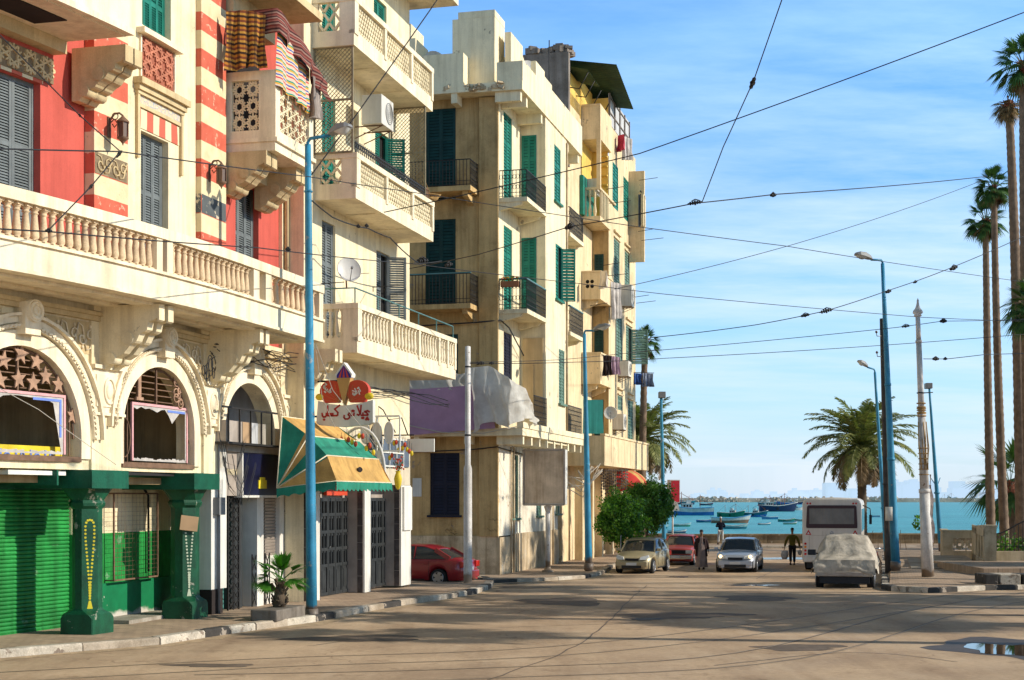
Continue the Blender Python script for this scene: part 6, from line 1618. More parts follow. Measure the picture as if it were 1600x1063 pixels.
# loggia floors at the top: yellow inside, post and balustrade
zf, zb_, zo, zt_ = Z4(935,345,BB), Z4(935,292,BB), Z4(935,217,BB), Z4(935,165,BB)
mb = MB(); mb.box(0,1.0,YL,YB,zf,zf+.25); mb.box(.86,1.0,YL,YB+1.6,zb_-.12,zb_); mb.box(0,.859,YL,YL+.14,zb_-.12,zb_)
mb.box(.8,1.0,YL,YL+.22,zb_,zo); mb.box(0,1.0,YL,YL+.2,zo,zt_); mb.box(.8,1.0,YL+.2,YB+.3,zo,zt_); mb.box(0,.8,YL+.2,YB,zo,zo+.15)
for k in range(6): mb.box(.9,.97,YL+.35+.42*k,YL+.47+.42*k,zf+.25,zb_-.12)
for k in range(3): mb.lathe(.2+.25*k, YL+.07, [(.06,zf+.25),(.1,zf+.5),(.05,zf+.9),(.07,zb_-.12)], 6)
mb.box(0,1.0,YL-.03,YB,zt_,zt_+.1)
mb.build('loggia', MATS['plaster4'], B4)
mb = MB(); mb.box(-.3,.0,YL-.2,YB,zf,zo) ; mb.box(0,.86,YB-.05,YB,zf+.2,zo-.01); 
for k in range(5): mb.box(.5,.86,YB-.3,YB-.051,zo-.35-.5*k,zo-.28-.5*k)
mb.build('loggia_wall', MATS['plaster_yellow'], B4)
mb = MB(); mb.box(.02,.2,YL-.5,YB-.3,zf+.3,zf+2.3); mb.build('shutter', MATS['green_shutter'], B4)
mb = MB(); mb.box(.2,.75,YL+.5,YL+1.1,zb_-.3,zb_+.55); mb.build('cupboard', MATS['ac_white'], B4)
# first-floor terrace running the whole front
tz0, tz1 = 4.52, 5.98; TN = 2.0
mb = MB(); mb.box(0,TN,.5,Y4(1013,TN),tz0,tz0+.2); mb.box(TN-.15,TN,.5,Y4(1013,TN),tz0+.201,tz1); mb.box(0,TN-.151,.5,.65,tz0+.201,tz1); mb.box(TN-.2,TN+.05,.46,Y4(1013,TN),tz1+.001,tz1+.1)
for k in range(8): y = .5+(Y4(1013,TN)-.8)*k/7; mb.box(TN+.001,TN+.012,y,y+.12,tz0+.2,tz1)
mb.box(0,TN,Y4(1013,TN)-.15,Y4(1013,TN),tz0+.201,tz1) ; mb.build('terrace', MATS['plaster4'], B4)
# projecting enclosed balcony at the far end
ya_, yb2 = Y4(985,BB+.05), Y4(1008,BB+.95); z0_, z1_ = Z4(1008,410,BB+.9), Z4(1003,262,BB+.9)
mb = MB(); mb.box(BB,BB+.9,ya_,yb2,z0_,z0_+2.0); mb.box(BB,BB+.9,ya_,yb2,z1_-1.4,z1_); mb.box(BB+.7,BB+.9,yb2-.3,yb2,z0_+2,z1_-1.4); mb.box(BB+.7,BB+.9,ya_,ya_+.3,z0_+2,z1_-1.4); mb.box(BB,BB+.6,ya_+.1,yb2-.1,z0_+2,z1_-1.4)
mb.build('enclosed_balcony', MATS['plaster4'], B4)
mb = MB(); mb.box(BB+.601,BB+.64,ya_+.3,yb2-.3,z0_+2,z1_-1.4); 
mb.build('window', MATS['pane_blue'], B4)
mb = MB()
for k in range(4): y = ya_+.3+(yb2-ya_-.6)*k/3; mb.bar((BB+.72,y,z0_+2),(BB+.72,y,z1_-1.4),.06)
mb.bar((BB+.72,ya_+.3,z0_+4),(BB+.72,yb2-.3,z0_+4),.06); mb.build('window_frame', MATS['iron'], B4)
# penthouse with shelter
pz0 = zt_+.1
mb = MB(); mb.box(-3.5,-.0,.3,YL+.2,22.6,24.2); mb.box(-3.5,.0,4.3,YB,22.5,24.6)
mb.build('penthouse', MATS['plaster_yellow'], B4)
pzt = 24.35; ypr = Y4(975,BB)
mb = MB(); mb.box(-3,BB-.02,YB,ypr,22.9,pzt); mb.build('penthouse', MATS['plaster_yellow'], B4)
mb = MB(); mb.box(BB-.019,BB+.02,YB,ypr+1.5,23.01,pzt+.25); G_ = mb.build('glazing', MATS['niche_white'], B4)
mb = MB()
for k in range(5): y = YB+(ypr+1.5-YB)*k/4; mb.bar((BB+.05,y,23.0),(BB+.05,y,pzt+.25),.08)
for z in (23.6,24.4): mb.bar((BB+.05,YB,z),(BB+.05,ypr+1.5,z),.05)
mb.build('glazing_bar', MATS['old_grey'], B4)
mb = MB()
def cor(y0, y1, n0, n1, z0, z1, sl=0.0):
    def fn(a, b): y = y0+(y1-y0)*a; n = n0+(n1-n0)*b; return (n, y, z0+(z1-z0)*b+.03*sin(y*30)+sl*a)
    mb.grid(fn, int((y1-y0)*14), 3)
yR = Y4(984,1.7)
cor(1.5,4.6,-.3,1.0,24.45,24.1); cor(4.4,yR,-.8,1.9,25.6,25.15,-.95)
ro = mb.build('corrugated_roof', MATS['corrugated'], B4)
mb = MB()
for y in (1.8,3.4,5.2,7.6): mb.tube([(.0,y,23.4),(.5,y,23.3),(.95,y,24.1)], .03, 5); mb.cut()
mb.build('roof_strut', MATS['iron'], B4)
# rough grey neighbour rising behind, left of the shelter
GB = thing('rooftop_block', 'rough grey rooftop block with a broken edge behind the corner building', 'building', W(U4, V4-4, 19), -T)
mb = MB(); x0 = X4(818,-.3)+4; x1 = X4(889,-.3)+4; mb.box(x0,x1,-.4,-.05,0,Z4(880,88)-19+.0); mb.box(x0,x1-1.2,-.05,5,0,Z4(880,88)-19.1); mb.box(x0-2.5,x0+.3,-.2,5,0,5.4)
mb.build('wall', MATS['old_grey'], GB)
mb = MB(); r = random.Random(2); zt2 = Z4(880,88)-19
for k in range(60): mb.cbox((x0+(x1-x0)*r.random()**.6, -.3+r.random()*.5, zt2+.1*r.random()+.25*r.random()), (r.uniform(.15,.5),r.uniform(.15,.4),r.uniform(.08,.3)), Matrix.Rotation(r.uniform(0,3),3,'Z'))
mb.box(x0+1.6,x1-.3,-.35,-.1,zt2,zt2+.45); mb.build('broken_coping', MATS['old_grey'], GB)
# ground floor stuff under B4
mb = MB(); mb.box(-8.9,-.35,.1,E4-.1,-.4,22.8); mb.box(-.34,-.3,.2,E4,-.4,4.4); mb.build('core', MATS['interior_dark'], B4)
mb = MB()
for y in (1.6,4.2,6.8,9.8,12.8): mb.box(.3,.7,y,y+.4,-.4,4.5); mb.cut()
mb.build('column', MATS['plaster4'], B4)
# laundry, dishes, air conditioners, rods on B4
p4 = lambda n, y, z: Vector(W(U4+y, V4+n, z))
mb = MB()
for px, py, l, n in ((1006,282,1.1,1.9),(1005,362,.9,1.9),(1010,376,1.3,1.9),(996,465,1.0,1),(1002,474,1.2,1),(930,478,.9,1.1),(950,415,.9,1.2),(952,432,1.3,1.2),(955,296,1,1.1),(960,318,1.2,1.1)):
    u, z = onv(px-8, py, V4+n); q = Vector(W(u, V4+n, z)); mb.tube([q, q+Vector((l*.95,-.15,.12))], .016, 4)
o = mb.build('washing_rod', MATS['iron']); tag(o, 'thin iron drying rods sticking out from the tall building', 'rods', kind='stuff')
def laundry(label, pts, drop, m, seed, cat='laundry'):
    return hung('laundry', label, pts, drop, MATS[m] if m in MATS else m, cat, seed, .07)
cloth_folds('cloth_dark', (.05,.035,.035)); cloth_folds('cloth_mauve', (.42,.28,.34)); cloth_folds('cloth_pink', (.55,.06,.10)); cloth_folds('cloth_white', (.62,.56,.5)); cloth_folds('cloth_blue', (.05,.12,.35)); cloth_folds('cloth_grey2', (.25,.28,.36))
def lay(label, px0, px1, py0, py1, n, m, seed):
    u0_, z0_ = onv(px0, py0, V4+n); u1_, z1_ = onv(px1, py0, V4+n+.35); zz = onv(px0, py1, V4+n)[1]
    laundry(label, [Vector(W(u0_, V4+n, z0_)), Vector(W(u0_+.9*(u1_-u0_) if u1_-u0_ < 2 else u0_+1.2, V4+n+.45, z0_-.05))], (z0_-zz, (z0_-zz)*.9), m, seed)
lay('dark clothes drying beside the second corner balcony of the tall building', 942, 953, 555, 588, 1.1, 'cloth_dark', 1)
lay('mauve and grey clothes drying right of the dark ones', 953, 966, 556, 586, 1.15, 'cloth_mauve', 2)
lay('white shirts hanging from the upper corner balcony', 939, 946, 424, 452, 1.1, 'cloth_white', 3)
lay('red garment hanging high under the glazed penthouse', 966, 973, 212, 238, 1.0, 'cloth_pink', 4)
lay('pale sheets hanging high under the glazed penthouse', 973, 986, 213, 250, 1.3, 'cloth_white', 5)
lay('long pale curtain blown out of a window of the tall building', 954, 968, 440, 500, 1.0, 'cloth_white', 8)
def at_cloth(label, px0, px1, py0, py1, Yd, m, seed):
    laundry(label, [Vector(at(px0,py0,Yd)), Vector(at(px1,py0+1,Yd+.3))], ((py1-py0)*Yd/F,)*2, m, seed)
mb = MB(); q = Vector(at(988,582,86.5)); mb.tube([q, Vector(at(1022,583,86.8))], .02, 4); mb.tube([Vector(at(988,597,86.5)), Vector(at(1020,603,86.8))], .02, 4); tag(mb.build('washing_line', MATS['iron']), 'drying frame at the far corner of the tall building', 'washing line')
at_cloth('blue cloth on the drying frame at the far corner of the tall building', 990, 1003, 583, 601, 86.5, 'cloth_blue', 6)
at_cloth('grey and white clothes on the drying frame beside the palm', 1004, 1020, 583, 604, 86.6, 'cloth_grey2', 7)
hung('teal_cloth', 'plain teal sheet hung behind the blue lamp post on the terrace', [Vector(at(911,625,72)), Vector(at(942,625,73.6))], (1.65,1.7), MATS['teal_cloth'], 'cloth', 9, .03)
dish('pale satellite dish on the terrace beside the teal sheet', Vector(at(954,646,74.5)), .33, radians(175), radians(8))
for k, (px, py, lab) in enumerate(((968,660,'dark fronted air conditioner above the satellite dish'),(976,577,'tan air conditioner beside the drying clothes'),(981,468,'tall boxed air conditioner high on the cream facade'))):
    u, z = onv(px, py+12, V4+BB+.3); ac_unit(lab, W(u, V4+BB+.3, z), 0, 0, 0, .95, .85 if k < 2 else 1.2, .6)
# dangling decorations and striped awning over the shop below
t = thing('shop_awning', 'red and yellow striped dome awning above the street bush', 'awning', W(U4+7.6, V4+1.3, 3.3), -T)
mb = MB(); n_ = 6
for i in range(n_):
    mb.mat(i % 2)
    def fn(a, b, i=i):
        th = radians(88*b+2); x = 1.5*cos(th); z = 1.25*sin(th); y = (i+a)/n_*3.2; e = 1-(abs((i+a)/n_-.5)*2)**4*.4; return (x*e, y, z*e)
    mb.grid(fn, 3, 6)
mb.build('canopy', [MATS['awning_red'], MATS['awning_yellow']], t)
mb = MB(); 
for y in (.15,3.05):
    for i in range(3):
        mb.mat(i % 2); a0, a1_ = radians(30*i), radians(30*(i+1)); mb.quad((0,y,0),(.9*cos(a0),y,.78*sin(a0)),(.9*cos(a1_),y,.78*sin(a1_)))
mb.build('end_panel', [MATS['awning_red'], MATS['awning_yellow']], t)
t = thing('bauble_string', 'dark dangling strings of metal trinkets at the shop left of the bush', 'decoration', W(U4+2.2, V4+2.1, 4.4), -T); r = random.Random(9)
mb = MB()
for k in range(14):
    x = -.6+.1*k; l = r.uniform(1.0,1.9); mb.tube([(x,r.uniform(-.3,.3),0),(x+.05,0,-l)], .012, 4)
    for j in range(8): mb.ball((x+.04,r.uniform(-.05,.05),-l*j/8-.1), .055, 5, 4)
mb.build('trinket', MATS['old_grey'], t)
# ================================================================ poles
def pole(label, base, top, r0, r1, m, rings=(), name='lamp_post', cat='lamp post', n=12, parts=None):
    b = Vector(base); t_ = Vector(top); t = thing(name, label, cat, b); d = t_-b
    mb = MB(); steps = 8; mb.tube([d*(k/steps) for k in range(steps+1)], [r0+(r1-r0)*(k/steps) for k in range(steps+1)], n)
    for f, rr, h in rings: c = d*f; mb.tube([c-Vector((0,0,h/2)), c+Vector((0,0,h/2))], rr, n)
    mb.build('pole', m, t); return t, d
def lamp_arm(t, d, head, m, r=.04, hs=(.75,.3,.2), bend=.3):
    """arm from the pole top d to the head point (local), lamp head beyond"""
    h = Vector(head); e = (h-d); en = e.normalized()
    mb = MB(); mb.tube([d-Vector((0,0,.3)), d+Vector((0,0,.05)), d+e*.12+Vector((0,0,.12)), h], r, 8); mb.build('arm', m, t)
    en2 = Vector((e.x, e.y, e.z)).normalized(); side = en2.cross(Vector((0,0,1))).normalized(); up = side.cross(en2).normalized()
    L, Wd, H = hs; mb = MB()
    def P(a, s, u): return h + en2*a + side*s + up*u
    prof = [(-.0,.5,.35),(.15,.8,.7),(.5,1,1),(.85,.9,.8),(1,.55,.4)]
    vs = []; 
    for a, ws, hs_ in prof:
        w = Wd/2*ws; vs += [P(a*L,-w,0),P(a*L,w,0),P(a*L,w*.7,H*.55*hs_),P(a*L,-w*.7,H*.55*hs_)]
    fs = [(4*k+i,4*k+(i+1)%4,4*k+4+(i+1)%4,4*k+4+i) for k in range(4) for i in range(4)]+[(3,2,1,0),(16,17,18,19)]
    mb.add(vs, fs, False); hd = mb.build('lamp_head', MATS['lamp_head'], t, bevel=.01)
    mb = MB(); mb.grid(lambda a, b: P((.32+.62*a)*L, (b-.5)*Wd*.84, -.12*sin(pi*a)*sin(pi*b)), 8, 6); mb.build('lens', MATS['lamp_glass'], hd)
def vs(px, py, Y): return Vector(at(px, py, Y))
g = Vector(ground(487,961,.15)); Yp = g.y
t, d = pole('tall blue lamp post at the kerb in front of the striped awning', g, vs(481,226,Yp), .135, .075, MATS['blue_pole'], ((.0,.16,.3),(.48,.112,.06),(.9,.1,.04)))
lamp_arm(t, d, vs(515,212,Yp-.3)-g, MATS['blue_pole'], .04, (.62,.36,.30))
g = Vector(ground(731,911,.15)); t, d = pole('stout silver steel pole with a thinner upper tube on the pavement corner', g, vs(730,542,g.y), .145, .145, MATS['silver_pole'], name='steel_pole', cat='pole') if False else (None, None)
t = thing('steel_pole', 'stout silver steel pole with a thinner upper tube on the pavement corner', 'pole', g)
h = vs(730,541,g.y).z-g.z; hm = vs(730,728,g.y).z-g.z
mb = MB(); mb.lathe(0,0,[(.15,0),(.145,hm-.1),(.10,hm+.05),(.095,h-.02),(.05,h)],14); mb.build('pole', MATS['silver_pole'], t)
mb = MB(); mb.lathe(0,0,[(.105,h-.75),(.105,h-.7)],12); mb.lathe(0,0,[(.11,h*.62),(.11,h*.62+.06)],12); mb.tube([(.1,0,h-.6),(.5,0,h-.6)],.02,6); mb.ball((.35,0,h-.6),.06,8,6); mb.build('bracket', MATS['iron'], t)
g = Vector(ground(920,893,.13)); t, d = pole('blue lamp post standing between the blank billboard and the gold car', g, vs(913,522,g.y), .16, .07, MATS['blue_pole'], ((.45,.12,.08),(.02,.2,.3)))
lamp_arm(t, d, vs(928,517,g.y-.3)-g, MATS['blue_pole'], .045, (.8,.4,.3))
g = Vector(ground(1038,866)); t, d = pole('distant blue lamp post beside the red banner', g, vs(1033,620,g.y), .13, .08, MATS['blue_pole'], ((.42,.14,.1),))
mb = MB(); mb.cbox(d+Vector((.05,0,.1)), (.4,.5,.36)); mb.build('lamp_head', MATS['lamp_head'], t, bevel=.03)
g = Vector(ground(1400,897,.15)); t, d = pole('tallest blue lamp post, on the traffic island right of the covered car', g, vs(1379,412,g.y), .19, .075, MATS['blue_pole'], ((.37,.17,.12),(.61,.14,.1),(.03,.22,.3)))
lamp_arm(t, d, vs(1361,406,g.y-.3)-g, MATS['blue_pole'], .045, (.82,.42,.34))
mb = MB(); c = vs(1390,803,g.y)-g; mb.tube([c-Vector((0,0,.28)), c+Vector((0,0,.28))], .176, 12); mb.build('sticker', MATS['sign_white'], t)
g = Vector(ground(1394,897,.15)); g = Vector((g.x, g.y+.55, g.z)); t, d = pole('weathered dark timber pole strapped behind the tallest blue lamp post', g, vs(1379,498,g.y), .15, .12, MATS['bollard_wood'], ((.35,.17,.05),(.6,.16,.06)), 'timber_pole', 'pole', 8)
mb = MB()
for f in (.85,.93): c = d*f; mb.tube([c+Vector((-.1,-.1,0)), c+Vector((-.28,-.12,0)), c+Vector((-.3,-.12,.16))], .018, 5); mb.lathe((c.x-.3),(c.y-.12),[(.03,c.z+.12),(.06,c.z+.16),(.03,c.z+.22)],8)
mb.build('insulator', MATS['ceramic'], t)
mb = MB()
for k in range(5): mb.tube([d*.33+Vector((.12,-.2,-.2*k)), d*.45+Vector((.15+.03*k,-.22,0)), d*.6+Vector((.05,-.16,0))], .014, 4)
mb.build('cable_wrap', MATS['cable_light'], t)
g = Vector(ground(1386,877,.15)); t, d = pole('slim blue lamp post between the bus and the tall blue post', g, vs(1367,582,g.y), .13, .06, MATS['blue_pole'], ((.28,.14,.08),))
lamp_arm(t, d, vs(1355,574,g.y-.2)-g, MATS['blue_pole'], .04, (.62,.34,.26))
g = Vector(at(1471,850,84)); g.z = gz(84); t, d = pole('slim blue lamp post behind the concrete balustrade', g, vs(1452,606,84), .15, .06, MATS['blue_pole'], ((.37,.17,.1),))
mb = MB(); mb.cbox(d+Vector((-.05,0,.1)), (.36,.5,.32)); mb.build('lamp_head', MATS['lamp_head'], t, bevel=.03)
mb = MB(); c = d*.42; mb.tube([c+Vector((-.3,0,.35)), c+Vector((-.1,0,.05)), c+Vector((.1,0,.05)), c+Vector((.22,0,.4))], .025, 5); mb.build('bracket', MATS['blue_pole'], t)
# ornamental white tram pole
g = Vector(ground(1450,906,.15)); top = vs(1434,495,g.y); t = thing('tram_pole', 'old white ornamental tram pole with a pointed finial and rope-wrapped middle', 'pole', g); d = top-g
mb = MB()
def seg(f0, f1, r0, r1): mb.tube([d*f0, d*(f0*.5+f1*.5), d*f1], [r0,(r0+r1)/2,r1], 14)
seg(0,.012,.26,.24); seg(.012,.33,.225,.19); seg(.33,.345,.21,.21); seg(.345,.62,.165,.14); seg(.62,.63,.16,.16); seg(.63,.90,.115,.10); seg(.90,.91,.12,.12); seg(.91,1.0,.09,.085)
mb.build('pole', MATS['silver_pole'], t)
mb = MB(); mb.lathe(d.x,d.y,[(.10,d.z),(.15,d.z+.03),(.12,d.z+.08),(.19,d.z+.14),(.17,d.z+.22),(.10,d.z+.3),(.06,d.z+.42),(.035,d.z+.55),(.045,d.z+.58),(.01,d.z+.68)],14); mb.build('finial', MATS['silver_pole'], t)
mb = MB(); r = random.Random(3)
for k in range(9): c = d*(.62+.012*k*.5+r.uniform(0,.01)); mb.ring(c, .16, .022, 'z', 12, 4)
for k in range(6): c = d*(.40+.02*k); mb.ring(c, .185, .015, 'z', 12, 4)
for k in range(7): a = r.uniform(0,6.3); q = d*.6; mb.tube([q+Vector((.16*cos(a),-.1+.1*sin(a),0)), d*.5+Vector((.2*cos(a+.4),-.14,r.uniform(-.3,.3))), d*.42+Vector((.12*cos(a),-.18,0))], .018, 4)
mb.build('rope_binding', MATS['rope'], t)
M('wrap_cloth', (.50,.40,.36), .9, var=.3, scale=4)
mb = MB(); mb.grid(lambda a, b: d*(.36-.22*b)+Vector((.14+.12*a+.05*sin(b*12+a*5), -.10+.05*sin(b*9), 0)), 4, 16); mb.grid(lambda a, b: d*(.40-.3*b)+Vector((.19+.05*a+.04*sin(b*15+a*3), -.05+.04*sin(b*9), 0)), 2, 16); mb.build('cloth_strip', MATS['wrap_cloth'], t)
mb = MB(); c = d*.71; mb.tube([c+Vector((.1,0,0)), c+Vector((.45,0,.02))], .02, 5); mb.ring(c, .14, .02, 'z', 12, 4); mb.build('bracket', MATS['iron'], t)
# ================================================================ blank billboard
g = Vector(ground(856,894,.13)); t = thing('billboard', 'blank brownish billboard on a white steel post', 'billboard', g, -T)
Yb = g.y; s_ = Yb/F; bw2 = (893-820)*s_; z0 = CZ+(HY-789)*s_-g.z; z1 = CZ+(HY-703)*s_-g.z; cx = ((820+884)/2-856)*s_
mb = MB(); mb.tube([(0,0,0),(0,0,z0+.1)], .10, 10); mb.lathe(0,0,[(.26,0),(.26,.06),(.16,.1),(.12,.22)],10); mb.lathe(0,0,[(.1,z0-.3),(.18,z0-.05)],8); mb.build('post', MATS['silver_pole'], t)
w2 = 32*s_*1.02
mb = MB(); mb.box(cx-w2,cx+w2,-.25,.35,z0,z1); mb.build('cabinet', MATS['sign_white'], t, bevel=.02)
mb = MB(); mb.box(cx-w2+.05,cx+w2-.05,-.275,-.251,z0+.06,z1-.06); mb.build('face', MATS['blank_board'], t)
mb = MB()
for p, q in (((cx-w2,z0),(cx+w2,z0)),((cx-w2,z1),(cx+w2,z1)),((cx-w2,z0),(cx-w2,z1)),((cx+w2,z0),(cx+w2,z1))): mb.bar((p[0],-.28,p[1]),(q[0],-.28,q[1]),.07)
mb.build('frame', MATS['marble_grey'], t)
# red banner on a post with a pale rounded plate
Yn = 82; b = vs(1051,840,Yn); b.z = gz(Yn); s_ = Yn/F; t = thing('banner_sign', 'red upright banner box above a pale rounded plate on a thin post', 'sign', b)
zt = CZ+(HY-750)*s_-b.z; zb2 = CZ+(HY-786)*s_-b.z
mb = MB(); mb.tube([(0,0,0),(0,0,zb2+.1)], .05, 8); mb.build('post', MATS['silver_pole'], t)
mb = MB(); mb.cbox((.1,0,(zt+zb2)/2), (.56,.4,zt-zb2)); mb.build('cabinet', MATS['sign_white'], t); mb = MB(); mb.cbox((.12,-.215,(zt+zb2)/2), (.46,.02,zt-zb2-.1)); M('banner_red', (.62,.03,.05), .6, var=.15, scale=2); mb.build('face', MATS['banner_red'], t)
mb = MB(); mb.cbox((-.22,-.05,(zt+zb2)/2), (.1,.6,zt-zb2)); mb.build('side_panel', MATS['marble_grey'], t)
mb = MB(); mb.prism([(-.36,zb2-.42),(.36,zb2-.42)]+[(.32*cos(radians(a)),zb2-.3+.42*sin(radians(a))) for a in range(0,181,15)], lambda p,q,a:(p,a,q), -.3, -.24); mb.build('plate', MATS['sign_white'], t)

# ================================================================ cars
def loft(mb, secs, caps=True, smooth=True):
    """secs: list of rings with equal point counts"""
    n = len(secs[0]); vs_ = [p for s in secs for p in s]
    fs = [(i*n+k, i*n+(k+1)%n, (i+1)*n+(k+1)%n, (i+1)*n+k) for i in range(len(secs)-1) for k in range(n)]
    mb.add(vs_, fs, smooth)
    if caps: mb.add(secs[0], [tuple(range(n))[::-1]], smooth); mb.add(secs[-1], [tuple(range(n))], smooth)
def interp(tab, x):
    for (a, b), (c, d) in zip(tab, tab[1:]):
        if a <= x <= c: return b+(d-b)*(x-a)/(c-a) if c > a else b
    return tab[0][1] if x < tab[0][0] else tab[-1][1]
def wheel(parent, x, y, r, w=.2, s=1, spokes=5):
    """axle along x; y along the car"""
    mb = MB(); P = [(-w/2,r*.72),(-w/2,r*.93),(-w*.36,r),(w*.36,r),(w/2,r*.93),(w/2,r*.72)]
    n = 24; V = []
    for px_, pr in P: V.append([(px_, pr*cos(2*pi*k/n), r+pr*sin(2*pi*k/n)) for k in range(n)])
    loft(mb, V, False); mb.add(V[0], [tuple(range(n))], False); mb.add(V[-1], [tuple(range(n))], False)
    wh = mb.build('wheel', MATS['rubber'], parent, (x, y, 0))
    mb = MB(); f = s*(w/2+.004); mb.add([(f, r*.68*cos(2*pi*k/n), r+r*.68*sin(2*pi*k/n)) for k in range(n)], [tuple(range(n))], False); mb.mat(1)
    f2 = s*(w/2+.012)
    for k in range(spokes):
        a = 2*pi*k/spokes; c, s_ = cos(a), sin(a); q = .09
        mb.add([(f2, r*.1*c-q*s_*.6, r+r*.1*s_+q*c*.6), (f2, r*.1*c+q*s_*.6, r+r*.1*s_-q*c*.6), (f2, r*.66*c+q*s_*.8, r+r*.66*s_-q*c*.8), (f2, r*.66*c-q*s_*.8, r+r*.66*s_+q*c*.8)], [(0,1,2,3)], False)
    mb.add([(f2+s*.004, .06*cos(2*pi*k/12), r+.06*sin(2*pi*k/12)) for k in range(12)], [tuple(range(12))], False)
    mb.ring((f2,0,r), r*.66, .014, 'x', 24, 4); mb.build('rim', [MATS['black_plastic'], MATS['rim']], wh); return wh
def car(label, loc, rz, paint, L=4.4, Wd=1.72, H=1.45, kind='sedan', lights='headlight', boxy=0, grp=None, cat='car'):
    """front at -y (towards the viewer when rz = 0)"""
    t = thing('parked_car' if lights != 'headlight_on' else 'car', label, cat, loc, rz, grp)
    hl = L/2; hw = Wd/2
    # shoulder line, sill line, half width along y in fractions of the length (0 = nose)
    if kind == 'hatch':
        belt = [(0,.50),(.03,.66),(.08,.74),(.26,.92),(.34,.95),(.9,1.0),(.97,.95),(1,.62)]; roofz = [(.25,.93),(.40,H-.08),(.50,H),(.75,H-.01),(.88,H-.10),(.97,1.0)]
    elif kind == 'old':
        belt = [(0,.56),(.01,.74),(.05,.80),(.30,.90),(.36,.92),(.74,.92),(.95,.90),(.99,.84),(1,.55)]; roofz = [(.32,.9),(.43,H-.06),(.5,H),(.66,H-.01),(.72,H-.08),(.80,.9)]
    else:
        belt = [(0,.48),(.025,.62),(.07,.72),(.28,.92),(.36,.95),(.85,.98),(.95,.98),(.985,.90),(1,.6)]; roofz = [(.27,.93),(.43,H-.06),(.52,H),(.66,H-.02),(.76,H-.14),(.90,1.0)]
    wid = [(0,.70),(.03,.84),(.08,.93),(.2,1),(.8,1),(.93,.94),(.98,.86),(1,.76)] if not boxy else [(0,.94),(.02,.98),(.1,1),(.9,1),(.98,.97),(1,.94)]
    wr = .31; fw, rw = .17, .80
    def arch(f):
        y = f*L; z = .20
        for c in (fw*L, rw*L):
            d = abs(y-c); R_ = wr+.07
            if d < R_: z = max(z, wr+sqrt(R_*R_-d*d)*.98)
        return z
    fr = sorted(set([0,.01,.03,.05,.08,.3,.35,.4,.45,.5,.55,.6,.65,.7,.92,.95,.97,.985,1]+[fw+k*.0145 for k in range(-7,8)]+[rw+k*.0145 for k in range(-7,8)]+[.24+.02*k for k in range(3)]))
    mb = MB(); secs = []
    for f in fr:
        zb = interp(belt, f); w = interp(wid, f)*hw; ar = min(arch(f), zb-.12); y = -hl+f*L; crown = .035
        lo = .20 if .02 < f < .98 else .28
        ring_ = [(-w*.9,y,ar),(-w*.99,y,ar+.02),(-w*1.0,y,(ar+zb)/2+.02),(-w*.97,y,zb-.07),(-w*.88,y,zb),(-w*.45,y,zb+crown),(0,y,zb+crown*1.3),(w*.45,y,zb+crown),(w*.88,y,zb),(w*.97,y,zb-.07),(w*1.0,y,(ar+zb)/2+.02),(w*.99,y,ar+.02),(w*.9,y,ar),(w*.55,y,max(lo,.2)),(-w*.55,y,max(lo,.2))]
        secs.append(ring_)
    loft(mb, secs); body = mb.build('body', paint, t)
    mb = MB(); mb.box(-hw*.86,hw*.86,-hl+.12,hl-.12,.17,.5); mb.build('underbody', MATS['black_plastic'], t)
    # greenhouse: glass volume with painted roof and pillars
    f0, f1 = roofz[0][0], roofz[-1][0]; gl = MB(); gs = []
    N = 16; FR = [f0+(f1-f0)*k/N for k in range(N+1)]
    def gw(f, z): 
        zb = interp(belt, f); k = (z-zb)/(H-zb) if H > zb else 0; return hw*interp(wid, f)*(.90-.17*max(0,k))
    for f in FR:
        zb = interp(belt, f)+.01; zt = max(zb+.01, interp(roofz, f)); y = -hl+f*L
        a, b = gw(f, zb), gw(f, zt); gs.append([(-a,y,zb-.03),(-a,y,zb),(-b,y,zt-.03),(-b*.86,y,zt),(0,y,zt+.02),(b*.86,y,zt),(b,y,zt-.03),(a,y,zb),(a,y,zb-.03)])
    loft(gl, gs); gh = gl.build('windows', MATS['car_glass'], t)
    # roof skin and pillars
    rf = MB(); up = []
    k0 = 1.0
    FF = [f for f in [roofz[1][0]+ (roofz[-2][0]-roofz[1][0])*k/10 for k in range(11)]]
    for f in FF:
        zt = interp(roofz, f)+.012; y = -hl+f*L; b = gw(f, zt)+.012; up.append([(-b,y,zt-.05),(-b*.97,y,zt-.02),(-b*.86,y,zt),(0,y,zt+.024),(b*.86,y,zt),(b*.97,y,zt-.02),(b,y,zt-.05),(b*.86,y,zt-.03),(0,y,zt-.01),(-b*.86,y,zt-.03)])
    loft(rf, up)
    for s in (-1, 1):
        def pt(f, top, dx=.012):
            zb = interp(belt, f)+.0; z = (interp(roofz, f) if top else zb); return Vector((s*(gw(f, z)+dx*.3), -hl+f*L, z-(.02 if top else 0)))
        a = pt(roofz[0][0]+.01, False); a.z -= .02; b = pt(roofz[1][0], True); rf.bar(a, b, .06, .07)
        a = pt(roofz[-1][0]-.01, False); b = pt(roofz[-2][0], True); rf.bar(a, b, .07, .16 if kind != 'old' else .2)
        m = (roofz[0][0]+roofz[-1][0])/2; a = pt(m, False); b = Vector((s*gw(m, interp(roofz,m)), -hl+m*L, interp(roofz, m)-.03)); rf.bar(a, b, .035, .08)
    rf.build('roof', paint, t)
    # face
    F0 = -hl; w0 = interp(wid, .03)*hw
    mb = MB(); mb.box(-w0*.98,w0*.98,F0-.05,F0+.10,.30,.50 if boxy else .52); mb.build('bumper', MATS['chrome'] if boxy else paint, t, bevel=.03)
    mb = MB(); gw_ = w0*(.62 if boxy else .42)
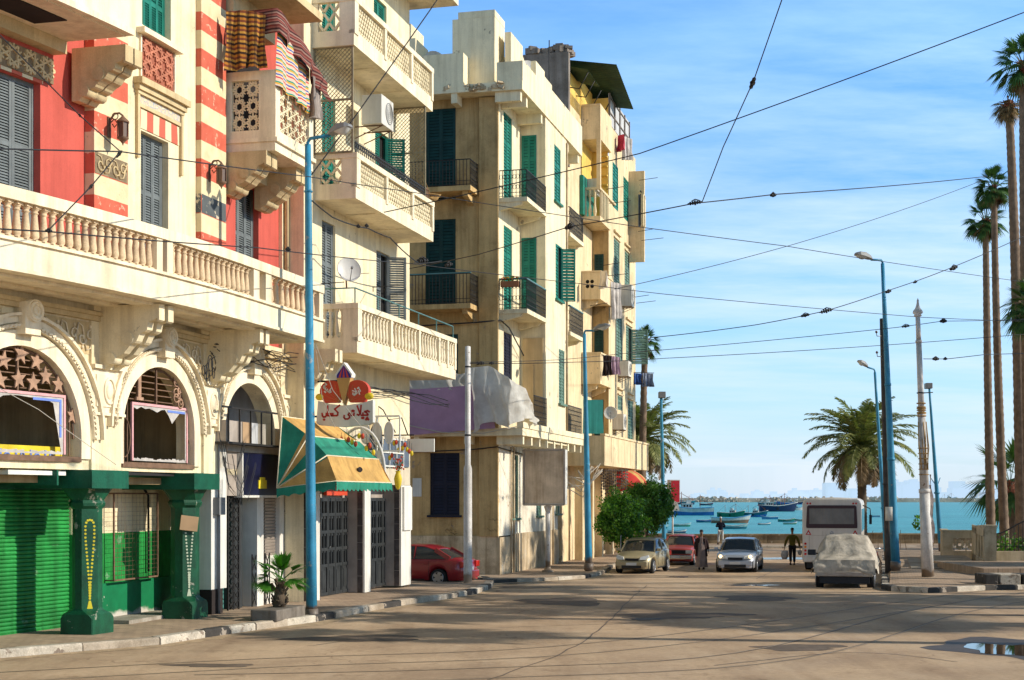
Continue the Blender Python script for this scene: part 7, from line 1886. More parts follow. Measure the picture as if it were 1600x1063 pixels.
    if boxy:
        mb.box(-gw_,gw_,F0-.02,F0+.02,.56,.74)
        for k in range(5): mb.box(-gw_,gw_,F0-.035,F0-.021,.575+.032*k,.585+.032*k)
    else:
        mb.box(-gw_,gw_,F0-.012,F0+.06,.56,.66); mb.box(-w0*.62,w0*.62,F0-.06,F0-.04,.24,.36)
        mb.box(-gw_*.6,gw_*.6,F0-.06,F0-.02,.585,.60)
    mb.build('grille', MATS['black_plastic'], t)
    for s in (-1, 1):
        mb = MB()
        if boxy: mb.cbox((s*w0*.80,F0-.01,.66),(.30,.05,.17)); mb.mat(1); mb.cbox((s*w0*.98,F0+.0,.66),(.07,.06,.16))
        else:
            yy = F0+.10
            mb.prism([(s*w0*.50,.60),(s*w0*.55,.72),(s*w0*.99,.80),(s*w0*1.04,.70),(s*w0*.9,.60)], lambda p,q,a:(p,a+(abs(p)-w0*.5)*.28+(q-.6)*.45,q), F0-.03, F0+.08)
        hd = mb.build('headlight', [MATS['headlight'], MATS['orange_lens']], t)
        if lights == 'headlight_on': m2 = MB(); m2.ball((s*w0*.86,F0+.07,.70), .075, 10, 8); m2.build('bulb', MATS['headlight_on'], hd)
        mb = MB(); yb_ = hl; mb.cbox((s*hw*.74, yb_-.03, .78), (.34,.10,.22)); mb.build('tail_light', MATS['tail_red'], t, bevel=.02)
        mb = MB(); ym = -hl+(roofz[0][0]+.04)*L; mb.cbox((s*(hw+.09), ym, 1.0), (.17,.09,.12)); mb.bar((s*hw*.85,ym,.95),(s*(hw+.05),ym,.97),.04); mb.build('mirror', paint, t, bevel=.02)
        # door shut lines and handles
        mb = MB()
        for f in (.36,.55,.72): 
            w_ = hw*1.002; mb.bar((s*w_,-hl+f*L,.34),(s*(w_-.012),-hl+f*L,.9),.012,.01)
        mb.bar((s*hw*1.004,-hl+.33*L,.24),(s*hw*1.004,-hl+.68*L,.24),.06,.03)
        mb.build('door_seam', MATS['black_plastic'], t)
        mb = MB()
        for f in (.52,.69): mb.cbox((s*(hw+.008),-hl+f*L,.80),(.03,.15,.03))
        mb.build('door_handle', MATS['chrome'] if boxy else paint, t)
        for f in (fw, rw): wheel(t, s*(hw-.11), -hl+f*L, wr, .2, s, 5 if not boxy else 8)
    mb = MB(); mb.cbox((0,F0-.068,.42),(.46,.015,.12)); mb.cbox((0,hl+.02,.62),(.46,.015,.12)); mb.build('number_plate', MATS['plate'], t)
    mb = MB(); mb.box(-w0*.98,w0*.98,hl-.10,hl+.05,.30,.55); mb.build('bumper', paint if not boxy else MATS['chrome'], t, bevel=.03)
    if lights == 'headlight_on': pass
    return t
def carpos(px, py): g = Vector(ground(px, py)); return g
# front-facing cars stand along the street: local -y looks back down the street
g = carpos(1003, 897); C1 = car('small gold hatchback parked at the kerb under the clipped trees', W(UV(g.x,g.y)[0]+1.9, UV(g.x,g.y)[1]-.25, gz(64)), -T-.10, MATS['paint_gold'], 3.85, 1.66, 1.48, 'hatch')
g = carpos(1065, 884); C2 = car('old boxy dark red saloon with a chrome bumper parked behind the gold hatchback', W(UV(g.x,g.y)[0]+2.1, UV(g.x,g.y)[1]-.3, -.3), -T, MATS['paint_oldred'], 4.1, 1.63, 1.42, 'old', boxy=1)
g = carpos(1147, 895); C3 = car('silver saloon driving towards the camera with its headlamps lit', W(UV(g.x,g.y)[0]+2.2, UV(g.x,g.y)[1]+.05, gz(64)), -T, MATS['paint_silver'], 4.5, 1.78, 1.46, 'sedan', 'headlight_on')
# red car across the alley mouth, tail towards the street
C4 = car('glossy red saloon at the mouth of the alley, tail towards the road', W(51.2, -16.72, gz(53)), -T-pi/2-.12, MATS['paint_red'], 4.5, 1.74, 1.45, 'sedan')
# ---- covered car
g = carpos(1322, 919); uu, vv = UV(g.x, g.y); CV = thing('parked_car', 'parked car under a crumpled dusty beige cover at the island kerb', 'car', W(uu+2.3, vv-.05, gz(56)), -T); CV.scale = (1.2,1.2,1.24)
hl, hw = 2.05, .84
prof = [(-2.08,.45),(-2.06,.62),(-1.98,.80),(-1.3,.92),(-.95,.98),(-.45,1.36),(-.1,1.50),(.6,1.52),(1.1,1.44),(1.6,1.08),(2.0,.98),(2.08,.6)]
def cov(a, b):
    y = -2.08+4.16*a; zt = interp(prof, y); t_ = (b-.5)*2; s = 1 if t_ > 0 else -1; k = abs(t_)
    n_ = noise.noise(Vector((y*1.5, t_*2.2, 3.1)))*.035 + .016*sin(t_*15+2*sin(y*2))*(1 if -1.4 < y < -.2 else .3) + noise.noise(Vector((y*6, t_*5, 7)))*.016 - .03*max(0, sin(y*3+t_*5))*max(0,k-.5)
    hem = .56+.14*sin(y*5)+.07*sin(y*11) if abs(y) < 1.9 else .62
    if k < .55: x = s*(hw-.22 if zt > 1.1 else hw-.08)*(k/.55); z = zt-(k/.55)**3*.05
    else:
        q = (k-.55)/.45; xt = hw-.22 if zt > 1.1 else hw-.08; x = s*(xt+(hw+.07-xt)*sin(q*pi/2)); z = zt-.05+(hem-zt+.05)*q; x += s*.05*sin(y*8+q*3)*q
    e = 1
    if a < .02 or a > .98: e = .97
    return (x*e, y+ n_*.4, max(.3, z+n_))
mb = MB(); mb.grid(cov, 64, 44)
def frontflap(a, b):
    x = -hw+2*hw*a; top = Vector((x, -2.07, .80-.1*abs(a-.5))); z = .80-.20*b+.03*sin(a*20)-.10*abs(sin(a*5.2))*b-.32*b*max(0,abs(a-.5)*2-.7); return (x*1.02, -2.09-.10*sin(b*2)+.05*noise.noise(Vector((x*4,b*3,1))), z if b > 0 else .86)
mb.grid(frontflap, 30, 6)
cvr = mb.build('cover', MATS['car_cover'], CV)
mb = MB(); mb.box(-.80,.80,-2.12,-1.95,.40,.53); M('dusty_paint', (.42,.38,.33), .6, var=.25, grime=.5); mb.build('bumper', MATS['dusty_paint'], CV, bevel=.03)
mb = MB(); mb.box(-.70,.70,-2.0,1.9,.2,.5); mb.build('underbody', MATS['black_plastic'], CV)
mb = MB(); mb.cbox((0,-2.115,.47),(1.1,.02,.07)); mb.build('bumper_strip', MATS['marble_grey'], CV)
for s in (-1, 1):
    for y in (-1.32, 1.25): wheel(CV, s*.72, y, .32, .2, s, 5)
mb = MB(); mb.cbox((-.98,-.75,1.02),(.24,.12,.16)); mb.bar((-.8,-.7,.98),(-.95,-.75,1.0),.04); mb.build('mirror', MATS['black_plastic'], CV, bevel=.03)
# ---- white bus seen from behind
BX0, BX1 = 1253, 1346; Yb = 64.5; hwb = 1.27
ub, vb_ = UV((1299.5-800)/F*Yb, Yb); BUS = thing('bus', 'white tourist bus seen from behind with a curtained rear window', 'bus', W(ub, vb_, gz(Yb)), -T)
Hb = 3.22; Lb = 8.5
mb = MB(); secs = []
for y, k in ((0,.0),(.03,.6),(.14,1),(Lb-.3,1),(Lb,.8)):
    w = hwb*(.975+.025*k); h = Hb-.10*(1-k)
    secs.append([(-w,y,.55),(-w,y,h-.25),(-w+.05,y,h-.10),(-w+.2,y,h),(0,y,h+.05),(w-.2,y,h),(w-.05,y,h-.10),(w,y,h-.25),(w,y,.55),(w-.2,y,.42),(-w+.2,y,.42)])
loft(mb, secs); mb.build('body', MATS['paint_bus'], BUS)
mb = MB(); mb.prism([(-1.08,1.92),(-1.10,2.0),(-1.06,2.86),(-1.0,2.92),(1.0,2.92),(1.06,2.86),(1.10,2.0),(1.08,1.92)], lambda p,q,a:(p,a,q), -.03, .02)
M('bus_window_trim', (.05,.018,.02), .35, var=.1, bump=0); wn = mb.build('rear_window', MATS['bus_window_trim'], BUS)
mb = MB(); 
for k in range(26): x = -.96+1.92*k/26; mb.quad((x,-.034-.01*(k%2),2.10),(x+.074,-.034-.01*((k+1)%2),2.10),(x+.074,-.034-.01*((k+1)%2),2.78),(x,-.034-.01*(k%2),2.78))
mb.build('curtain', MATS['curtain'], wn)
mb = MB(); mb.cbox((0,-.035,1.98),(2.0,.02,.08)); mb.build('lower_pane', MATS['bus_window_trim'], wn)
for s in (-1, 1):
    mb = MB(); x = s*1.0; mb.add([(x-.13,-.012,1.62),(x+.13,-.012,1.62),(x,-.012,1.85)], [(0,1,2)], False); rr = mb.build('warning_triangle', MATS['tail_red'], BUS)
    mb = MB(); mb.add([(x-.055,-.016,1.655),(x+.055,-.016,1.655),(x,-.016,1.75)], [(0,1,2)], False); mb.build('triangle_center', MATS['plate'], rr)
    for k, z in enumerate((.78,.93,1.09,1.23)):
        mb = MB(); mb.tube([(s*1.13,-.02,z),(s*1.13,.05,z)], .055, 12); mb.build('tail_light', MATS['tail_red'] if k != 2 else MATS['orange_lens'], BUS)
    for dx in (-.06,.06): mb = MB(); mb.tube([(s*.98+dx,-.02,3.0),(s*.98+dx,.06,3.0)], .045, 10); mb.build('marker_light', MATS['tail_red'], BUS)
    mb = MB(); mb.box(s*hwb-.006 if s > 0 else -hwb-.012, s*hwb+.012 if s > 0 else -hwb+.006, .5, Lb-.5, 1.75, 2.75); mb.build('side_window', MATS['car_glass'], BUS)
    for y in (2.2, Lb-1.6): wheel(BUS, s*(hwb-.16), y, .46, .28, s, 8)
mb = MB(); 
for a, b in (((-.95,.75),(-.95,1.6)),((.95,.75),(.95,1.6)),((-.95,1.6),(.95,1.6)),((-.95,.75),(.95,.75)),((-.25,1.6),(-.25,1.78)),((-.38,1.6),(-.38,1.78))): mb.bar((a[0],-.004,a[1]),(b[0],-.004,b[1]),.014)
mb.build('hatch_seam', MATS['marble_grey'], BUS)
mb = MB(); mb.ring((0,-.02,1.70),.075,.014,'y',16,5); mb.tube([(-.045,-.02,1.745),(0,-.02,1.65),(.045,-.02,1.745)],.009,4); mb.tube([(-.06,-.02,1.70),(-.022,-.02,1.655),(0,-.02,1.70),(.022,-.02,1.655),(.06,-.02,1.70)],.008,4); mb.build('badge', MATS['chrome'], BUS)
mb = MB(); mb.box(-1.24,1.24,-.08,.05,.42,.66); mb.build('bumper', MATS['paint_bus'], BUS, bevel=.04)
mb = MB(); mb.cbox((1.62,3.4,2.25),(.12,.2,.42)); mb.tube([(1.27,3.4,2.9),(1.6,3.4,2.75),(1.62,3.4,2.45)],.025,5); mb.build('mirror', MATS['black_plastic'], BUS)
mb = MB(); mb.box(-1.1,1.1,.3,1.0,.15,.5); mb.build('exhaust_box', MATS['black_plastic'], BUS)
# red and white moped leaning behind the covered car on the kerb side
MO = thing('moped', 'small red moped parked on the kerb side of the bus', 'moped', Vector(ground(1366,893,.02)), -T)
for y in (-.5,.6):
    mb = MB(); mb.ring((0,y,.28), .24, .05, 'x', 20, 6); wv = mb.build('wheel', MATS['rubber'], MO); mb = MB()
    for k in range(6): mb.bar((0,y,.28),(0,y+.22*cos(k),.28+.22*sin(k)),.015)
    mb.build('rim', MATS['rim'], wv)
mb = MB(); mb.tube([(0,-.5,.28),(0,-.35,.75),(0,-.25,1.0)], .035, 6); mb.cbox((0,.1,.42),(.24,.5,.22)); mb.cbox((0,.5,.62),(.26,.55,.22)); mb.cbox((0,-.30,.62),(.3,.08,.5)); mb.build('frame', MATS['paint_red'], MO, bevel=.03)
mb = MB(); mb.cbox((0,.35,.80),(.24,.7,.1)); mb.build('seat', MATS['black_plastic'], MO, bevel=.03)
mb = MB(); mb.tube([(-.32,-.18,1.02),(0,-.28,1.0),(.32,-.18,1.02)], .02, 6); mb.build('handlebar', MATS['chrome'], MO)
# ================================================================ traffic island, balustrades, planter
isl = [W(94,-.25)[:2], W(80,-.25)[:2], W(60,-.2)[:2], ground(1377,921)[:2], ground(1392,924)[:2], ground(1450,927)[:2], ground(1540,923)[:2], ground(1640,920)[:2], ground(2100,914)[:2], ground(3400,905)[:2]]
kerb('kerb', isl, .28, .17, [0,1], KM, 1.35)
ii = offset_poly(isl, .27)
bk = [W(94, 4)[:2], W(85, 6)[:2], W(75,8)[:2]] + [(ii[k][0]+ (6 if k < 5 else 2), 94) for k in range(3, len(ii))]
bk = []
for k, p in enumerate(ii): bk.append((max(p[0], (W(94,-.25)[0])) + .2 + (k > 2)*.4*k, 94.0))
pavement('traffic_island', (ii, bk), .155, MATS['paving'])
pw = lambda u, v, z: Vector(W(u, v, z))
GI = gz(62)+.155
def lbox_thing(name, label, cat, u, v, z): return thing(name, label, cat, W(u, v, z), -T)
M('balustrade_stone', (.55,.46,.31), .9, var=.15, scale=1.2, streak=.5, grime=.5, bump=.25, fine=.2)
t = lbox_thing('balustrade', 'slanting concrete parapet with three sunken panels beside the island steps', 'balustrade', 65.5, 4.0, GI)
mb = MB(); mb.prism([(0,0),(0,1.86),(.6,1.94),(9,1.75),(9,0)], lambda p,q,a:(a,p,q), .06, .52)
for a, b in ((.0,.35),(1.7,2.0),(3.6,3.9),(5.5,9)): mb.box(0,.06,a,b,0,1.7)
mb.box(0,.06,0,9,1.45,1.80); mb.box(0,.06,0,9,0,.45); mb.box(-.04,.56,-.04,.3,1.861,1.93); mb.build('parapet', MATS['balustrade_stone'], t)
t = lbox_thing('balustrade', 'low concrete balustrade with two pierced flower tiles behind the white tram pole', 'balustrade', 75, 2.67, GI)
mb = MB(); mb.box(0,1.45,0,.001+.05,0,.05); mb.box(0,.28,0,3.2,0,1.42); mb.box(.28,1.6,0,.28,0,.50); mb.box(.28,1.6,0,.28,1.12,1.42); mb.box(.28,.48,0,.28,.5,1.12); mb.box(-.04,1.64,-.04,.32,1.421,1.52); mb.box(-.04,.30,.32,3.2,1.421,1.52)
mb.build('wall', MATS['balustrade_stone'], t)
mb = MB()
for cx in (.80, 1.36):
    for k in range(8): a = k*pi/4; mb.cbox((cx+.17*cos(a), .14, .81+.19*sin(a)), (.13,.08,.13), Matrix.Rotation(a,3,'Y'))
    mb.ring((cx,.14,.81), .11, .03, 'y', 10, 4); mb.box(cx-.29,cx-.24,.1,.18,.5,1.12)
mb.build('pierced_tile', MATS['balustrade_stone'], t)
mb = MB(); mb.box(1.0,3.7,63.8-65,74-65,0,.16); mb.box(1.6,3.7,64.6-65,74-65,.16,.32)
o = mb.build('step', MATS['kerb_stone']); o.location = W(65, .0, GI); o.rotation_euler = (0,0,-T); struct(o)
# raised corner blocks at the front of the island
for k, (p, q) in enumerate(((1540,1562),(1563,1597),(1598,1640))):
    a = Vector(ground(p, 921)); b = Vector(ground(q, 921)); mb = MB(); hh = .50; dd = 1.2
    vs_ = [a+Vector((.02,.06,0)), b+Vector((-.02,.06,0)), b+Vector((0,dd,0)), a+Vector((0,dd,0))]
    mb.add([tuple(v_) for v_ in vs_]+[(v_.x,v_.y,v_.z+hh) for v_ in vs_], [(0,1,5,4),(1,2,6,5),(2,3,7,6),(3,0,4,7),(4,5,6,7)], False)
    struct(mb.build('kerb', KM[1] if k == 0 else (KM[0] if k == 1 else KM[1]), bevel=.03))
a = Vector(ground(1555, 912)); mb = MB(); mb.box(a.x,a.x+30,a.y+1.3,a.y+8,-.2,a.z+.50); struct(mb.build('raised_pavement', MATS['paving']))
# planter with hedge and iron railing
PL = thing('planter_wall', 'low weathered wall of the palm garden at the right edge', 'wall', at(1555,880,66)[:2]+(gz(66),))
mb = MB(); mb.box(0,30,0,.35,0,.85); mb.build('wall', MATS['balustrade_stone'], PL)
RL = thing('iron_railing', 'black iron garden railing with a curving top rail at the right edge', 'railing', at(1557,880,67)[:2]+(gz(66)+.6,))
mb = MB()
for k in range(40): x = .2*k; h = 1.0+.55*sstep(0,1.6,x)+.1*sin(x*1.1); mb.bar((x,0,0),(x,0,h),.03)
mb.tube([(.2*k, 0, 1.0+.55*sstep(0,1.6,.2*k)+.1*sin(.22*k)) for k in range(40)], .035, 6); mb.tube([(.2*k,0,.45) for k in range(40)], .02, 5); mb.build('rail', MATS['iron'], RL)
def leaves(mb, c, rad, n, size, r, squash=(1,1,1), shell=.55, lumps=0.0, seed=0, flat=None):
    c = Vector(c)
    for k in range(n):
        d = Vector((r.gauss(0,1), r.gauss(0,1), r.gauss(0,1))).normalized(); q = shell+(1-shell)*r.random()**.6
        bump = 1+lumps*noise.noise(d*2.3+Vector((seed,seed*2,0)))*1.6
        if noise.noise(d*3.4+Vector((seed+9,0,seed)))*lumps > .19 and r.random() < .5: continue
        p = c+Vector((d.x*squash[0], d.y*squash[1], d.z*squash[2]))*rad*q*bump
        a = Vector((r.uniform(-1,1), r.uniform(-1,1), r.uniform(-.4,1))).normalized()+d*.7; a.normalize(); b = a.orthogonal().normalized()
        b = (Matrix.Rotation(r.uniform(0,6.3), 3, a) @ b); s = size*r.uniform(.6,1.25); w = a.cross(b)*s*.34
        mb.mat(0 if r.random() < .6 else 1)
        mb.add([p, p+b*s*.5+w, p+b*s, p+b*s*.5-w], [(0,1,2,3)], False)
r = random.Random(31)
H_ = thing('hedge', 'green garden plants growing behind the iron railing', 'plants', at(1560,860,69)[:2]+(gz(66)+.5,))
mb = MB()
for k in range(26): leaves(mb, (.3+.35*k+r.uniform(-.2,.2), r.uniform(-.3,.6), .35+r.uniform(-.1,.3)), r.uniform(.35,.55), 130, .17, r, lumps=.4, seed=k)
leaves(mb, (-1.7,7,1.5), .42, 150, .18, r)
mb.build('foliage', [MATS['leaf_dark'], MATS['leaf_bright']], H_); H_['kind'] = 'stuff'
mb = MB()
for k in range(10): x = -4.6+.3*k; mb.tube([(x,9,0),(x+r.uniform(-.15,.15),9,.45+r.uniform(0,.3)),(x+r.uniform(-.3,.3),9,.7+r.uniform(0,.35))], .014, 4)
mb.build('twig', MATS['bark_dark'], H_)
# ================================================================ palms
def fan(mb, c, out, size, nb, r, droop=.25, spread=150):
    """one fan leaf: blades radiate from c, the fan facing direction out"""
    out = out.normalized(); side = out.cross(Vector((0,0,1)))
    if side.length < .1: side = Vector((1,0,0))
    side.normalize(); side = Matrix.Rotation(r.uniform(-.5,.5),3,out) @ side
    for k in range(nb):
        a = radians(-spread/2+spread*k/(nb-1)); d = out*cos(a)+side*sin(a); L = size*(1-.25*(abs(a)/radians(spread/2))**2)*r.uniform(.9,1.05)
        n = d.cross(Vector((0,0,1)));
        if n.length < .05: n = side.copy()
        n.normalize(); w = L*.045+.012
        p0 = c; p1 = c+d*L*.55+Vector((0,0,-droop*L*.12)); p2 = c+d*L+Vector((0,0,-droop*L*.5))
        mb.add([p0-n*w*.3, p0+n*w*.3, p1+n*w, p2, p1-n*w], [(0,1,2,4),(4,2,3)], False)
def fan_palm(label, base, top, ctrl, crown_r, seed, r0=.3, r1=.2, dead=False, group=None, name='palm_tree', nl=34, skirt=.8):
    b = Vector(base); r = random.Random(seed); t = thing(name, label, 'palm tree', b, 0, group)
    tp = Vector(top)-b; cc = Vector(ctrl)-b if ctrl else tp*.5
    mb = MB(); N = max(20, int(tp.length*5)); P = []; RR = []
    for k in range(N+1):
        s = k/N; P.append((1-s)**2*Vector((0,0,0))+2*s*(1-s)*cc+s*s*tp); RR.append((r0+(r1-r0)*s)*(1+.09*(k % 2)+.05*r.random()) * (1+.25*max(0,1-s*14)))
    mb.tube(P, RR, 10); mb.build('trunk', MATS['trunk_bark'], t)
    mb = MB(); mb.tube([tp-Vector((0,0,.9)), tp-Vector((0,0,.5)), tp+Vector((0,0,.1))], [r1*.95, r1*1.5, r1*.9], 9)
    for k in range(26): a = r.uniform(0,6.3); z = r.uniform(-.9,0); mb.bar(tp+Vector((r1*cos(a),r1*sin(a),z)), tp+Vector((r1*2*cos(a),r1*2*sin(a),z+.3)), .07, .03)
    mb.build('boot', MATS['red_boot'], t)
    mb = MB()
    n = nl if not dead else 0
    for k in range(n):
        el = radians(80-125*(k/n)**.9+r.uniform(-8,8)); az = k*2.4+r.uniform(-.3,.3); d = Vector((cos(el)*cos(az), cos(el)*sin(az), sin(el)))
        pet = crown_r*r.uniform(.42,.58); c = tp+d*pet+Vector((0,0,-.10*pet*cos(el)))
        mb.bar(tp+Vector((0,0,-.1)), c, .035, .02); o_ = (d+Vector((0,0,-.35*cos(el)))).normalized(); fan(mb, c, o_, crown_r*.58, 17, r, .7 if el < .3 else .35)
    if mb.v: mb.build('crown', MATS['palm_leaf'], t)
    mb = MB(); m_ = int((20 if not dead else 46)*skirt)
    for k in range(m_):
        el = radians(r.uniform(-82,-30) if not dead else r.uniform(-75,35)); az = r.uniform(0,6.3); d = Vector((cos(el)*cos(az), cos(el)*sin(az), sin(el)))
        q = crown_r*(.35 if not dead else .30); c = tp+d*q*r.uniform(.6,1.0)+Vector((0,0,-.2)); mb.bar(tp-Vector((0,0,.2)), c, .03); fan(mb, c, d, crown_r*(.42 if not dead else .5), 9, r, .9, 70)
    mb.build('dead_fronds', MATS['dry_leaf'], t); return t
def vat(px, py, Y): return Vector(at(px, py, Y))
def gb(px, Y): p = at(px, 800, Y); return Vector((p[0], Y, gz(Y)+.15))
fan_palm('slender fan palm with a small green crown, shortest of the tall palms at the right', gb(1549,84), vat(1540,345,84), vat(1542,560,84), 1.4, 1, .25, .15)
fan_palm('slender fan palm just right of the shortest tall palm, crown slightly higher', gb(1571,82), vat(1553,292,82), vat(1556,560,82), 1.3, 2, .25, .15)
fan_palm('tall fan palm whose crown has withered to brown stubs', gb(1597,80), vat(1576,160,80), vat(1590,420,80), 1.45, 3, .31, .19, dead=True)
fan_palm('tallest fan palm, crown cut by the right edge of the picture', gb(1612,78), vat(1599,100,78), vat(1600,450,78), 1.8, 4, .30, .20)
fan_palm('fan palm at the right edge with its crown at mid height', gb(1622,76), vat(1612,480,76), None, 1.9, 5, .3, .2)
fan_palm('low young fan palm spreading behind the palm trunks', gb(1578,88), vat(1578,755,88), None, 3.1, 6, .4, .35, nl=22, skirt=.3)
# palms of the same garden that stand outside the picture and throw their shadows over the road
pm = fan_palm('fan palm outside the right edge whose shadow crosses the road', (19.5,33.5,.1), (19.2,33.5,12.0), None, 2.0, 11, .28, .2, group='palms outside the right edge')
for x, y, s in ((23.5,38.0,1.05),(20.5,41.5,.98),(26,45.5,1.2),(22,48.5,1.0),(25.5,52,1.25),(29.5,57,1.3),(17.5,28.6,.9),(32,62,1.4),(31.5,43,1.15),(27.5,67,1.2)):
    dup(pm, (x, y, gz(y)+.1), s*5, scale=(1,1,s))
pm2 = fan_palm('squat fan palm outside the right edge whose crown shades the road', (20.0,38.5,.1), (19.8,38.5,7.6), None, 2.7, 12, .3, .24, group='palms outside the right edge', nl=46)
for x, y, s in ((23,42.5,.85),(27,40.5,1.2),(17.5,33,.75),(32,58,1.05),(23.5,35.5,1.35)):
    dup(pm2, (x, y, gz(y)+.1), s*7, scale=(1,1,s))
# slender palm between the tall building and the sea, and the date palms
fan_palm('thin fan palm rising behind the drying frame of the tall building', Vector((at(1002,800,88)[0], 88, -.2)), vat(1008,535,88), vat(1003,700,88), 1.1, 8, .24, .17, nl=30)
def date_palm(label, base, top, R_, seed, nf=66, r0=.28):
    b = Vector(base); tp = Vector(top)-b; r = random.Random(seed); t = thing('date_palm', label, 'palm tree', b)
    mb = MB(); N = 60; mb.tube([tp*(k/N) for k in range(N+1)], [r0*(1+.10*(k % 2))*(1-.12*k/N+.5*max(0,.06-k/N)*4) for k in range(N+1)], 11); 
    for k in range(60): a = r.uniform(0,6.3); z = tp.z*r.uniform(.8,1.0); c = tp*(z/tp.z); mb.bar(c+Vector((r0*.8*cos(a),r0*.8*sin(a),0)), c+Vector((r0*1.35*cos(a),r0*1.35*sin(a),.22)), .1, .04)
    mb.build('trunk', MATS['bark_dark'], t)
    mb = MB(); fr = MB()
    for k in range(nf):
        f = k/nf; el = radians(88-112*f**.95+r.uniform(-9,9)); az = k*2.39996+r.uniform(-.2,.2); L = R_*r.uniform(.88,1.08)*(.85+.25*sin(pi*min(1,f*1.2)))
        h = Vector((cos(az), sin(az), 0)); P = []; n = 12; droop = .62+.35*f
        for i in range(n+1):
            s = i/n; ang = el-droop*1.6*s**1.4
            if i == 0: P.append(tp+Vector((0,0,.1)))
            else: P.append(P[-1]+(h*cos(ang)+Vector((0,0,sin(ang))))*L/n)
        mb.mat(0 if f < .82 else 1)
        mb.tube(P, [.035*(1-.7*i/n)+.006 for i in range(n+1)], 4, False)
        sd = h.cross(Vector((0,0,1))).normalized(); m = 46
        for j in range(3, m):
            s = j/m; i = min(int(s*n), n-1); q = P[i].lerp(P[i+1], s*n-i); tg = (P[i+1]-P[i]).normalized(); up = sd.cross(tg).normalized()
            ll = L*.215*sin(pi*min(.97,(s*.9+.08)))**.7*r.uniform(.85,1.1)
            for sg in (-1, 1):
                d = (tg*.75+sd*sg*.75-up*r.uniform(-.1,.35)).normalized(); e = q+d*ll+Vector((0,0,-.10*ll)); w = tg*.034*(R_/3)
                mb.add([q-w, q+w, q+d*ll*.6+w, e, q+d*ll*.6-w], [(0,1,2,4),(4,2,3)], False)
    mb.build('crown', [MATS['date_leaf'], MATS['dry_leaf']], t)
    mb = MB()
    for k in range(5): a = r.uniform(0,6.3); mb.tube([tp, tp+Vector((.3*cos(a),.3*sin(a),-.1)), tp+Vector((.45*cos(a),.45*sin(a),-.6))], .03, 4); mb.ball(tp+Vector((.42*cos(a),.42*sin(a),-.5)), .16, 6, 5)
    mb.build('fruit_stalk', MATS['red_boot'], t)
date_palm('bushy date palm on the sea front behind the bus', Vector((at(1348,800,90)[0], 90, -.1)), vat(1346,702,90), 3.9, 3)
date_palm('date palm partly hidden behind the tall building', Vector((at(1003,800,91)[0], 91, -.1)), vat(1003,690,91), 3.5, 5)
# ================================================================ clipped street trees
def street_bush(label, px, py, rp, Y, seed, base_py=None, sq=(1,1,1)):
    c = vat(px, py, Y); z0 = gz(Y)+.1; t = thing('clipped_tree', label, 'tree', (c.x, c.y, z0)); r = random.Random(seed); rad = rp/F*Y; cz = c.z-z0
    mb = MB(); mb.tube([(0,0,0),(.03,0,.5),(-.04,.03,cz-rad*.6)], [.11,.085,.07], 8)
    for k in range(7): a = r.uniform(0,6.3); mb.tube([(0,0,cz-rad*.8),(rad*.3*cos(a),rad*.3*sin(a),cz-rad*.2),(rad*.7*cos(a),rad*.7*sin(a),cz+rad*r.uniform(-.2,.5))], [.05,.03,.012], 5)
    mb.build('trunk', MATS['bark_dark'], t)
    mb = MB(); mb.smooth = False
    leaves(mb, (0,0,cz), rad*.97, 7500, .125, r, sq, .66, .55, seed)
    for k in range(40):
        d = Vector((r.gauss(0,1), r.gauss(0,1), r.gauss(0,1)*.9)).normalized(); leaves(mb, Vector((0,0,cz))+Vector((d.x*sq[0],d.y*sq[1],d.z*sq[2]))*rad*r.uniform(.82,.98), rad*r.uniform(.16,.30), 190, .115, r, (1,1,1), .3, .2, k)
    leaves(mb, (0,0,cz), rad*.68, 1800, .18, r, sq, .2, 0, 1)
    mb.build('crown', [MATS['leaf_bright'] if seed == 3 else MATS['leaf_mid'], MATS['leaf_dark']], t)
leafmat('leaf_mid', (.03,.11,.012), (.12,.26,.03), .25)
street_bush('rounded clipped tree in front, left of its taller neighbour', 971, 811, 35, 66, 3, sq=(1,1,1.05))
street_bush('taller rounded clipped tree right behind the gold hatchback', 1011, 790, 36, 70, 5, sq=(1.05,1,1.0))
mb = MB(); q = Vector(ground(970,888,.13)); mb.tube([q, q+Vector((0,0,1.5))], .02, 5); tag(mb.build('stake', MATS['silver_pole']), 'thin metal stake beside the clipped trees', 'stake')
# ================================================================ potted fan palm
g = Vector(ground(437,968,.15)); PP = thing('potted_palm', 'small fan palm in a low stone trough by the shop entrance', 'potted plant', g+Vector((0,.35,0)), -T)
M('trough_stone', (.20,.17,.14), .95, var=.3, scale=3, streak=.4, bump=.4)
mb = MB(); mb.box(-.35,.30,-1.0,.7,0,.26); mb.build('trough', MATS['trough_stone'], PP, bevel=.03)
r = random.Random(4); mb = MB(); mb.tube([(-.05,-.05,.2),(-.04,-.04,.5),(-.03,-.02,.85)], [.15,.14,.09], 10)
for k in range(50): a = r.uniform(0,6.3); z = r.uniform(.2,.85); mb.bar((-.04+.13*cos(a),-.04+.13*sin(a),z),(-.04+.2*cos(a),-.04+.2*sin(a),z+.09),.05,.025)
mb.build('trunk', MATS['bark_dark'], PP)
mb = MB(); tp = Vector((-.03,-.02,.85))
for k in range(15):
    el = radians(78-95*(k/15)+r.uniform(-8,8)); az = k*2.4+.6; d = Vector((cos(el)*cos(az), cos(el)*sin(az), sin(el))); c = tp+d*r.uniform(.28,.42); mb.bar(tp, c, .018, .012); fan(mb, c, (d+Vector((0,0,-.2))).normalized(), r.uniform(.42,.55), 22, r, .4, 130)
mb.build('crown', MATS['fan_bright'], PP)
